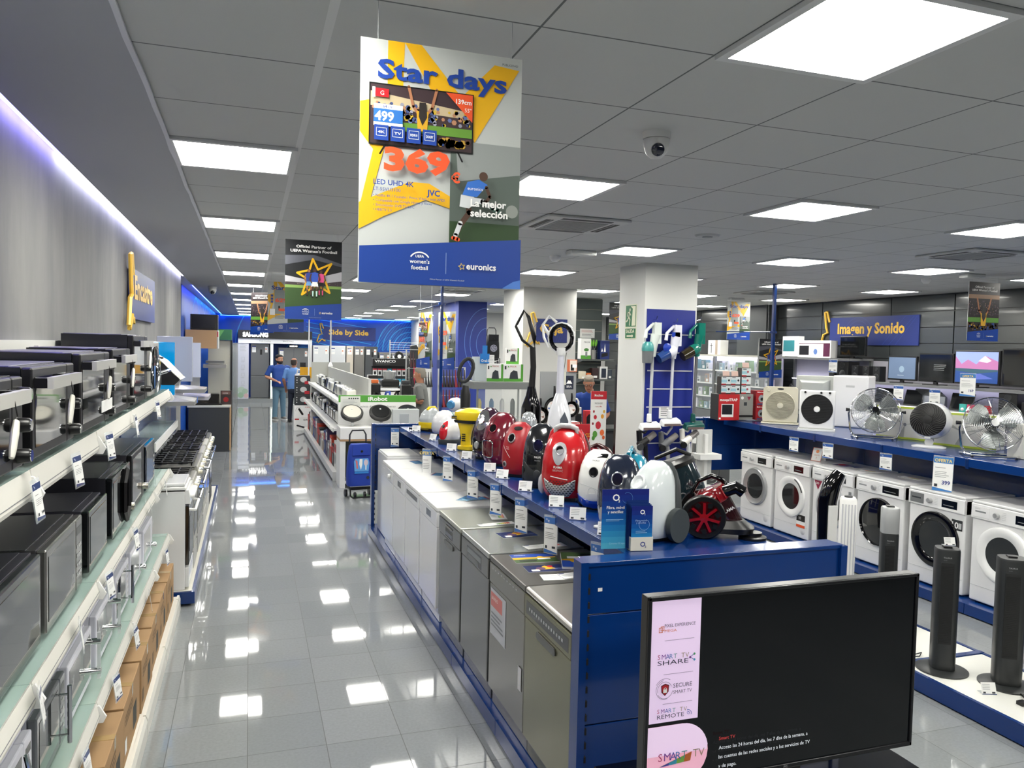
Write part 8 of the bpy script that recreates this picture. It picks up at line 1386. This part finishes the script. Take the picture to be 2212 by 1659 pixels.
t = thing('accessory_stand', 'dark stand with hanging orange and pink cleaning gloves beside the column', 'display stand', (6.6, 12.9, 0)); part('panel', MB().box(-.15, .1, 0, .3, .14, 1.95, mt('#35393a', .5)), t); [part('hanging_pack', MB().loft([ring(.03, .015, z, 8), ring(.05, .02, z+.12, 8), ring(.03, .015, z+.28, 8)], mt(c, .5)).merge(MB()), t) for z, c in ((1.6, '#e0702a'),)]; mb = MB(); mb.tube([(.18, .05, 1.72), (.15, .03, 1.6), (.22, .04, 1.5)], [.02, .04, .02], mt('#c87878', .5), 8); part('hanging_pack', mb, t)
# ================================================================ right wall: cabinets, shelves, screens
CG = mt('#6d7070', .4); BACKL = mt('#c9c6d4', .5)
t = thing('display_cabinet', 'long grey glass-fronted cabinet full of small boxed gadgets', 'display cabinet', (0, 0, 0)); part('lower_body', MB().box(9.3, 12.3, 0, 9.58, 17.8, .92, CG), t); part('back', MB().box(9.56, 12.3, .92, 9.58, 17.8, 2.06, BACKL), t); part('top', MB().box(9.28, 12.28, 2.06, 9.58, 17.8, 2.1, mt('#c8c6ba', .4)), t)
for y in (12.3, 14.15, 15.95, 17.75): part('upright', MB().box(9.28, y, .0, 9.34, y+.07, 2.06, CG), t)
ZS = (.94, 1.22, 1.5, 1.78); [part('glass_shelf', MB().box(9.32, 12.37, z-.012, 9.55, 17.75, z, mt('#8fa0a0', .3)), t) for z in ZS]; part('light_strip', MB().box(9.5, 12.4, 2.03, 9.55, 17.7, 2.055, mt('#eeeaff', .5, emit=9)), t, label='lit white light strip'); [part('glass_door', MB().box(9.275, y0+.08, .94, 9.279, y0+1.78, 2.05, glass(a=.1)), t) for y0 in (12.3, 14.15, 15.95)]; part('price_strips', MB().box(9.3, 12.4, 1.475, 9.32, 17.7, 1.5, PAPER).box(9.3, 12.4, 1.195, 9.32, 17.7, 1.22, PAPER).box(9.3, 12.4, 1.755, 9.32, 17.7, 1.78, PAPER), t)
random.seed(21); pal = [('#d8d8dc', 'white'), ('#c8507a', 'pink'), ('#3a3a40', 'black'), ('#9ab8c8', 'pale blue'), ('#6a8a5a', 'green'), ('#b89888', 'beige'), ('#2a6a78', 'teal'), ('#e4e2ee', 'pearl white')]
sb = {}
for si, z in enumerate(ZS):
    y = 12.5; k = 0
    while y < 17.6:
        c, n_ = pal[random.choice((0, 0, 7, 7, 1, 2, 3, 4, 5, 6))]; w_ = random.uniform(.1, .2); h_ = random.uniform(.12, .22)
        if c not in sb:
            mb = MB(); mb.box(-.5, -.5, 0, .5, .5, 1, mt(c, .5)); p = Pr(mb, (-.5, -.5, 0)); p.rect(.15, .5, .6, .85, mt('#8a94a0', .5)); p.rect(.3, .1, .8, .4, PAPER if c != '#d8d8dc' else INK); o = solo('gadget_box', mb, 'x', 'box', (9.43, y, z+.0005), -90); sb[c] = o
        else: o = dup(sb[c], (9.43, y, z+.0005), -90)
        o['label'] = '%s gadget box, %s shelf of the grey cabinet, %s from its right end' % (n_, ('bottom', 'second', 'third', 'top')[si], ORD[min(k, 17)]); o['group'] = 'gadget boxes in the grey cabinet'; o.scale = (w_*.9, .12, h_); y += w_*1.08+random.choice((0.02, .05, .15)); k += 1
        if k > 17: break
# TV shelving
t = thing('shelving_unit', 'grey wall shelving carrying televisions, laptops and speakers', 'shelving', (0, 0, 0)); [part('shelf', MB().box(x0, y0, z-.035, 9.8, y1, z, mt('#77787a', .4)), t) for x0, y0, y1, z in ((9.3, 10.3, 12.25, 2.09), (9.22, 4.5, 10.8, 1.74), (9.1, 4.5, 12.25, 1.40), (9.0, 4.5, 12.25, .8))]
part('back_panel', MB().box(9.8, 4.5, .0, 9.82, 12.25, 2.06, mt('#b4b2be', .5)), t); [part('upright', MB().box(9.76, y, 0, 9.8, y+.05, 2.06, CG), t) for y in (4.5, 6.5, 8.45, 10.3, 12.2)]; part('light_strip', MB().box(9.7, 4.6, 1.69, 9.74, 12.2, 1.70, mt('#e8e6ff', .5, emit=5)), t, label='lit white light strip')
def tv(label, y0, y1, z, h, x=9.45, scr=None, fn=None):
    t = thing('television', label, 'television', (x, (y0+y1)/2, z), -90); w_ = abs(y1-y0); part('casing', MB().box(-w_/2, 0, .04, w_/2, .04, .04+h, mt('#18191b', .3)), t, .004); part('screen', MB().box(-w_/2+.02, -.003, .065, w_/2-.02, .0, .02+h, scr or mt('#101214', .08, coat=.8)), t)
    if fn: mb = MB(); fn(Pr(mb, (-w_/2+.02, -.0035, .065)), w_-.04, h-.045); part('picture', mb, t)
    part('foot', MB().box(-.13, -.1, 0, .13, .1, .012, BLACK), t); part('neck', MB().box(-.03, .0, .012, .03, .03, .06, BLACK), t); return t
tv('small black television on the top shelf in front of the Imagen y Sonido sign', 10.17, 10.75, 2.0905, .33, 9.5); tv('television with pale grey picture, left of the row', 9.08, 9.63, 1.7405, .37, scr=mt('#5c6c84', .2, emit=.5), fn=lambda p, w_, h: (p.disc(w_*.5, h*.45, .05, mt('#7a8ea0', .3, emit=.5)), p.lines(w_*.35, h*.15, w_*.3, 1, .02, mt('#a8b8c8', .5))))
tv('dark television with small text, second of the row', 8.44, 9.04, 1.7405, .42, fn=lambda p, w_, h: p.lines(w_*.45, h*.6, w_*.4, 4, .025, GREY, .008))
def mount(p, w_, h): 
    p.rect(0, 0, w_, h, mt('#6a7ab8', .3, emit=.5)); p.poly([(0, h), (w_, h), (w_, h*.55), (0, h*.5)], mt('#8a9ad0', .3, emit=.6)); p.poly([(0, h*.85), (w_*.15, h*.6), (w_*.3, h*.75), (w_*.5, h*.6), (w_*.7, h*.88), (w_, h*.7), (w_, h*.4), (0, h*.4)], mt('#a86a98', .3, emit=.6)); p.poly([(w_*.55, h*.7), (w_*.7, h*.88), (w_*.85, h*.72), (w_*.75, h*.65)], mt('#e0b8c8', .3, emit=.7)); p.poly([(0, h*.45), (w_, h*.42), (w_, 0), (0, 0)], mt('#2a4a8a', .3, emit=.4)); p.poly([(0, h*.38), (w_*.5, h*.3), (w_, h*.38), (w_, h*.44), (0, h*.46)], mt('#3a5a6a', .3, emit=.4)); p.poly([(w_*.2, h*.25), (w_*.6, h*.3), (w_*.9, h*.15), (w_*.4, h*.1)], mt('#5a6ab8', .3, emit=.4))
tv('television showing a purple mountain lake picture', 7.72, 8.42, 1.7405, .47, fn=mount); tv('large dark television cut by the right photo edge', 6.7, 7.69, 1.7405, .5)
ticket(9.17, 7.95, 1.93, -75, 'OFERTA price sign at 169 in front of the mountain lake television', None, .3, .2, 0, mt('#3a77b8', .4), word='OFERTA', price='169', name='price_sign')
for y, z, l in ((10.55, 2.06, 'under the small television on the top shelf'), (9.15, 1.7, 'below the pale grey television'), (8.5, 1.68, 'below the dark television'), (6.95, 1.6, 'at the far right under the TV shelf')): d_ = dup(hk2, (9.2, y, z), -75, 'white price card with blue header '+l); d_.scale = (1.35,)*3
carton('tv_carton', 'white monitor carton with teal picture on the cabinet top', 'box', (9.5, 11.95, 2.1005), -90, .45, .12, .37, PAPER, lambda p, w_, h: p.rect(w_*.05, h*.25, w_*.75, h*.8, mt('#1f7a84', .4))); carton('tv_carton', 'maroon and white television carton on the top shelf', 'box', (9.52, 11.33, 2.0905), -90, .85, .14, .3, PAPER, lambda p, w_, h: (p.rect(w_*.78, h*.08, w_*.97, h*.85, mt('#5a1a40', .4)), p.rect(w_*.05, h*.15, w_*.35, h*.7, BLACK), p.disc(w_*.55, h*.35, .05, mt('#5a7ab8', .5)), p.rect(0, h*.8, w_*.78, h*.84, mt('#5a1a40', .4))))
carton('tv_mount_carton', 'white carton with a TV stand drawing on the far cabinet top', 'box', (9.45, 14.3, 2.1005), -90, .45, .2, .3, PAPER, lambda p, w_, h: (p.rect(w_*.25, h*.1, w_*.3, h*.8, BLACK), p.rect(w_*.15, h*.6, w_*.4, h*.64, BLACK), p.rect(w_*.6, 0, w_*.8, h, mt('#a89888', .5)))); t = thing('tv_mount', 'black television floor mount standing on the far cabinet top', 'tv mount', (9.45, 15.2, 2.1005), -90); part('post', MB().box(-.04, -.03, 0, .04, .03, .7, BLACK), t); part('bars', MB().box(-.25, -.05, .42, .25, -.03, .47, BLACK).box(-.2, -.07, .15, -.16, -.05, .7, BLACK), t); part('arm', MB().box(.12, -.07, .2, .16, -.05, .72, BLACK), t)
def spk(label, x, y, z, h, w_, rz=-90): t = thing('speaker', label, 'speaker', (x, y, z), rz); part('cabinet', MB().box(-w_/2, 0, 0, w_/2, w_*.9, h, mt('#141517', .4)), t, .005); [part('driver', MB().lathe([(.001, -.004), (min(r_*w_, h*.2), -.006), (min(r_*w_, h*.2)*1.15, 0)], mt('#2c2e30', .4), 20, (0, 0, h*(.3 if zz < .5 else .8)), 'y'), t) for r_, zz in ((.32, .35), (.18, .78))]
for i, (y, h_, w_, l) in enumerate(((10.75, .22, .13, 'small black speaker at the left of the speaker group'), (10.5, .3, .26, 'large black subwoofer in the speaker group'), (10.22, .24, .14, 'black speaker right of the subwoofer'), (9.98, .24, .14, 'grey black speaker, second from the televisions'), (9.76, .24, .14, 'black bookshelf speaker next to the pale television'))): spk(l, 9.35, y, 1.7405, h_, w_)
spk('tall black party speaker on the middle shelf at the right', 9.25, 7.42, 1.4005, .3, .26); spk('wide black boombox at the right photo edge', 9.2, 7.02, 1.4005, .2, .34)
def laptop(label, y, c, w_=.36, up=.24): t = thing('laptop', label, 'laptop', (9.3, y, 1.4005), -90+random.uniform(-8, 8)); part('keyboard', MB().box(-w_/2, -.13, 0, w_/2, .1, .016, mt(c, .3, .5)), t, .003); mb = MB(); mb.T = Matrix.Translation((0, .1, .015)) @ Matrix.Rotation(R_(-15), 4, 'X'); mb.box(-w_/2, 0, 0, w_/2, .008, up, mt('#1a1b1e', .3)); p = Pr(mb, (-w_/2, 0, 0), T=mb.T); mb.T = None; p.rect(.01, .015, w_-.01, up-.01, mt('#16191e' if c != '#2a5aa8' else '#3a6ab0', .1, coat=.6)); part('screen', mb, t)
for y, c, l in ((10.2, '#2a5aa8', 'open laptop with blue screen at the left of the middle shelf'), (9.65, '#9a9c9e', 'open laptop second from the left on the middle shelf'), (9.1, '#8a8c8e', 'open laptop in the centre of the middle shelf'), (8.25, '#9a9c9e', 'open laptop with dark screen near the coloured mice')): laptop(l, y, c)
mb = MB(); mb.loft([[(0, -.2, 0), (0, .2, 0), (.06, .2, .02), (.06, -.2, .02)], [(.02, -.2, .18), (.02, .2, .18), (.06, .2, .17), (.06, -.2, .17)], [(-.12, -.2, .26), (-.12, .2, .26), (-.1, .2, .28), (-.1, -.2, .28)]], mt('#8f9295', .2, .8), False); solo('monitor_arm', mb, 'curved brushed steel panel between the laptops', 'monitor', (9.4, 8.72, 1.4005))
for i, (y, c, l) in enumerate(((7.98, '#4ab8b0', 'turquoise mouse pack'), (7.86, '#c84a6a', 'pink mouse pack'), (7.74, '#58b4ac', 'second turquoise mouse pack'), (7.62, '#b01824', 'red boxed mouse'))): mb = MB(); mb.box(-.05, -.02, 0, .05, .02, .12, mt(c, .4)); mb.lathe([(.001, -.035), (.02, -.03), (.025, -.02)], PAPER if i < 3 else BLACK, 12, (0, 0, .05), 'y'); solo('mouse_pack', mb, l+' on the middle shelf', 'mouse pack', (9.15, y, 1.4005), -90)
for i, (y, l) in enumerate(((11.65, 'pair of headphones on a white rest inside the shelving'), (11.25, 'black gamepad beside the headphones'))): mb = MB(); (mb.tube([(-.07, 0, .05), (-.07, 0, .13), (0, 0, .2), (.07, 0, .13), (.07, 0, .05)], .012, BLACK, 8).lathe([(.001, -.02), (.03, -.02), (.03, .02)], BLACK, 14, (-.07, 0, .06), 'x').lathe([(.001, -.02), (.03, -.02), (.03, .02)], BLACK, 14, (.07, 0, .06), 'x') if i == 0 else mb.loft([ring(.08, .04, 0, 16, 3), ring(.09, .05, .05, 16, 3), ring(.07, .04, .09, 16, 3)], BLACK)); solo('headphones' if i == 0 else 'gamepad', mb, l, 'headphones' if i == 0 else 'gamepad', (9.25, y, 1.4005), -90)
carton('console_carton', 'bright blue car game carton next to the gamepad', 'box', (9.3, 10.95, 1.4005), -90, .4, .1, .3, mt('#3a94d0', .4), lambda p, w_, h: p.poly([(w_*.1, h*.3), (w_*.3, h*.6), (w_*.8, h*.6), (w_*.95, h*.3)], mt('#1a3a6a', .4)))
# ================================================================ people
SK = mt('#c08a6c', .55, name='skin'); SK2 = mt('#a8735a', .55); HAIR = mt('#14110f', .6); GHAIR = mt('#7a756c', .7)
def remesh(o, v):
    m = o.modifiers.new('remesh', 'REMESH'); m.mode = 'VOXEL'; m.voxel_size = v; m.use_smooth_shade = True
    s = o.modifiers.new('smooth', 'SMOOTH'); s.iterations = 3; s.factor = .5
def limb(mb, pts, rs, mat, n=14): mb.tube(pts, rs, mat, n)
def person(label, loc, rz, H, skin, shirt, trousers=None, shoes=None, hair=None, armL=None, armR=None, head=(0, 0, 0), glasses=False, beard=None, bald=False, lean=0, belly=0, legs=True):
    """faces -Y; feet on z=0. arms: shoulder-elbow-wrist joints"""
    t = thing('person', label, 'person', loc, rz); k = H/1.75; V = lambda x, y, z: (x*k, (y-lean*max(0, z-1.0))*k, z*k); W_ = lambda l: [V(*p) for p in l]; r = lambda *a: [x*k for x in a]
    aL = armL or [(-.19, 0, 1.43), (-.26, .02, 1.15), (-.2, -.2, 1.03)]; aR = armR or [(.19, 0, 1.43), (.26, .02, 1.15), (.2, -.2, 1.03)]
    mb = MB(); hx, hy, hz = head
    # body: neck, torso core, head with features, arms, hands
    mb.loft([[(x*k, (y-.0-lean*.5)*k, 1.42*k) for x, y, _ in ring(.06, .06, 0, 14)], [((x+hx*.3)*k, (y-lean*.55)*k, 1.55*k) for x, y, _ in ring(.055, .058, 0, 14)]], skin); mb.loft([[V(x, y, z) for x, y, _ in ring(a, b_, 0, 16)] for a, b_, z in ((.1, .07, .95), (.11, .08, 1.2), (.12, .08, 1.38), (.05, .05, 1.46))], skin)
    hc = Vector(V(hx, hy, 1.635)); Th = Matrix.Translation(hc) @ Matrix.Rotation(R_(hz), 4, 'Z') @ (Matrix.Rotation(R_(lean*60), 4, 'X')); mb.T = Th
    mb.loft([[(x*k, y*k, z*k) for x, y, z in ring(a, b_, z0, 18, 2.2, 0, c)] for a, b_, z0, c in ((.03, .035, -.12, -.03), (.052, .06, -.10, -.02), (.066, .082, -.05, -.008), (.074, .095, .0, 0), (.075, .097, .04, .004), (.064, .082, .085, .008), (.035, .045, .112, .01))], skin)
    mb.loft([[(x*k, y*k, z*k) for x, y, z in ring(a, .02, z0, 8, 2, 0, -.095)] for a, z0 in ((.016, -.035), (.014, -.015), (.009, .015))], skin)      # nose
    for s in (-1, 1): mb.tube([(s*.073*k, .01*k, -.03*k), (s*.083*k, .015*k, .0), (s*.08*k, .015*k, .025*k)], [.008*k, .014*k, .01*k], skin, 8)
    mb.T = None; hands = []
    for s, a in ((-1, aL), (1, aR)):
        P_ = W_(a); mb.tube([P_[0], P_[1]], r(.047, .04), skin, 12); mb.tube([P_[1], tuple((Vector(P_[1])*.7+Vector(P_[2])*.3)), P_[2]], r(.042, .043, .027), skin, 12)
        w0 = Vector(P_[2]); d = (w0-Vector(P_[1])).normalized(); sd = d.cross(Vector((0, 0, 1))).normalized(); up = sd.cross(d).normalized(); hands.append((w0, d, sd, up, s))
        mb.loft([[tuple(w0+d*u*k+sd*(a_*cos(q*pi/5))*k+up*(b_*sin(q*pi/5))*k) for q in range(10)] for u, a_, b_ in ((-.01, .026, .02), (.03, .038, .018), (.075, .042, .016), (.09, .036, .013))], skin)
        for i in range(4): b0_ = w0+d*.08*k+sd*(.03-.02*i)*k; L_ = (.055, .065, .06, .045)[i]*k; mb.tube([b0_, b0_+d*L_*.5-up*.012*k, b0_+d*L_*.75-up*L_*.55], r(.0095, .009, .007), skin, 8)
        tb = w0+d*.03*k-sd*s*-.03*k; mb.tube([tb, tb+(d*.03+sd*s*.03)*k, tb+(d*.06+sd*s*.03-up*.01)*k], r(.011, .01, .008), skin, 8)
    o = part('body', mb, t); remesh(o, .0075*k)
    # face details
    mb = MB(); mb.T = Th
    for s in (-1, 1): mb.lathe([(.001, -.004*k), (.009*k, -.002*k), (.01*k, .004*k)], PAPER, 10, (s*.029*k, -.086*k, .012*k), 'y'); mb.lathe([(.001, -.006*k), (.005*k, -.004*k)], HAIR, 8, (s*.029*k, -.088*k, .012*k), 'y'); mb.box((s*.029-.018)*k, -.094*k, .032*k, (s*.029+.018)*k, -.085*k, .038*k, hair or HAIR)
    mb.box(-.022*k, -.092*k, -.062*k, .022*k, -.082*k, -.055*k, mt('#8a4a40', .5)); part('face', mb, t)
    if glasses: 
        mb = MB(); mb.T = Th; [mb.tube([((s*.033+.026*cos(a))*k, -.1*k, (.01+.019*sin(a))*k) for a in [q*pi/6 for q in range(12)]], .003*k, BLACK, 5, closed=True) for s in (-1, 1)]; [mb.tube([(s*.058*k, -.098*k, .015*k), (s*.08*k, .0, .02*k)], .0025*k, BLACK, 5) for s in (-1, 1)]; part('glasses', mb, t)
    if hair:
        mb = MB(); mb.T = Th
        if bald: mb.loft([[(x*k, y*k, z*k) for x, y, z in ring(a, b_, z0, 18, 2.2, 0, c)] for a, b_, z0, c in ((.06, .06, -.07, .035), (.076, .075, -.03, .03), (.08, .08, .03, .026), (.076, .075, .065, .028), (.06, .06, .08, .03))], hair)
        else: mb.loft([[(x*k, y*k, z*k) for x, y, z in ring(a, b_, z0, 18, 2.2, 0, c)] for a, b_, z0, c in ((.058, .05, -.06, .045), (.078, .075, -.01, .03), (.081, .088, .045, .018), (.08, .094, .075, .012), (.068, .085, .115, .008), (.03, .045, .135, .01))], hair)
        o = part('hair', mb, t); remesh(o, .008*k)
    if beard: mb = MB(); mb.T = Th; mb.loft([[(x*k, y*k, z*k) for x, y, z in ring(a, b_, z0, 16, 2.2, 0, c)] for a, b_, z0, c in ((.03, .03, -.128, -.035), (.056, .062, -.105, -.026), (.069, .08, -.07, -.014), (.07, .076, -.045, -.012))], beard); mb.box(-.026*k, -.1*k, -.05*k, .026*k, -.09*k, -.042*k, beard); part('beard', mb, t)
    # shirt
    mb = MB(); mb.loft([[V(x, y-(belly if z < 1.25 else belly*.4), z) for x, y, _ in ring(a, b_, 0, 24, 2.5)] for a, b_, z in ((.165+belly*.6, .11+belly, .9), (.17+belly*.6, .115+belly, 1.0), (.165+belly*.4, .112+belly*.7, 1.14), (.185, .115, 1.3), (.19, .11, 1.4), (.14, .09, 1.455), (.075, .07, 1.49), (.068, .066, 1.5))], shirt)
    for a in (aL, aR): P_ = W_(a); q = Vector(P_[0]); e = Vector(P_[1]); mb.tube([q+Vector((-.05*k if q.x > 0 else .05*k, 0, 0)), q, tuple(q*.4+e*.6), tuple(q*.12+e*.88)], r(.06, .066, .06, .062), shirt, 14)
    o = part('shirt', mb, t); remesh(o, .011*k)
    if legs:
        mb = MB(); mb.loft([[V(x, y, z) for x, y, _ in ring(a, b_, 0, 20, 2.4)] for a, b_, z in ((.13, .1, .8), (.16, .112, .86), (.162, .11, .96))], trousers)
        for s in (-1, 1): mb.tube(W_([(s*.075, 0, .84), (s*.09, -.01, .5), (s*.105, .0, .1), (s*.107, -.005, .055)]), r(.086, .066, .055, .058), trousers, 16)
        o = part('trousers', mb, t); remesh(o, .011*k)
        for s in (-1, 1): mb = MB(); mb.loft([[((x+s*.11)*k, (y-.045)*k, z*k) for x, y, z in ring(a, b_, z0, 16, 2.6, 0, c)] for a, b_, z0, c in ((.042, .135, .0, 0), (.046, .138, .02, 0), (.043, .12, .05, .01), (.036, .06, .085, .06))], shoes or BLACK); mb.loft([[((x+s*.11)*k, (y-.045)*k, z*k) for x, y, z in ring(.048, .14, z0, 16, 2.6)] for z0 in (.0, .018)], PAPER if shoes is not BLACK else BLACK); part('shoe', mb, t)
    return t
m1 = person('man with dark hair, beard and glasses in a royal blue polo shirt and jeans', (.79, 22.55, .001), 22, 1.79, SK, mt('#133f8c', .7), mt('#5f7f94', .8), mt('#6a6a68', .7), HAIR, [(-.2, 0, 1.43), (-.31, .02, 1.17), (-.16, -.22, 1.06)], [(.2, 0, 1.43), (.31, .02, 1.17), (.17, -.22, 1.07)], glasses=True, beard=HAIR, belly=.03, head=(0, 0, 12)); m1.scale = (1.16, 1.1, 1)
mb = MB(); p = Pr(mb, (.05, -.148, 1.36)); p.text('euronics', 0, 0, .02, PAPER, wd=.1); part('shirt_logo', mb, m1)
person('balding man in a light blue polo shirt and dark trousers seen from behind', (1.14, 21.7, .001), 160, 1.73, SK2, mt('#5d86c0', .7), mt('#181e30', .8), BLACK, mt('#2a211c', .7), [(-.2, 0, 1.43), (-.27, .04, 1.16), (-.27, -.04, .9)], [(.2, 0, 1.43), (.27, .04, 1.16), (.25, -.08, .92)], bald=True, belly=.03)
m3 = person('grey haired man in a grey polo shirt holding a small red and white box', (2.83, 13.05, .001), -112, 1.76, SK2, mt('#6a6c6a', .75), mt('#30343a', .8), BLACK, GHAIR, [(-.2, 0, 1.43), (-.26, -.0, 1.19), (-.12, -.2, 1.22)], [(.2, 0, 1.43), (.27, .03, 1.19), (.12, -.2, 1.22)], belly=.04, lean=.12)
mb = MB(); mb.box(-.08, -.05, 0, .08, .05, .09, PAPER); mb.box(-.081, -.051, .03, .081, .051, .06, mt('#c83a40', .5)); solo('small_carton', mb, 'small red and white box held by the man in the grey polo shirt', 'box', (2.545, 12.93, 1.21), -112)
person('grey haired man in a blue shirt bending his head over the till', (5.25, 11.42, .001), -38, 1.72, SK2, mt('#123a8c', .7), mt('#20242c', .8), BLACK, mt('#7c7468', .7), lean=.42, head=(0, -.06, 10), glasses=True)
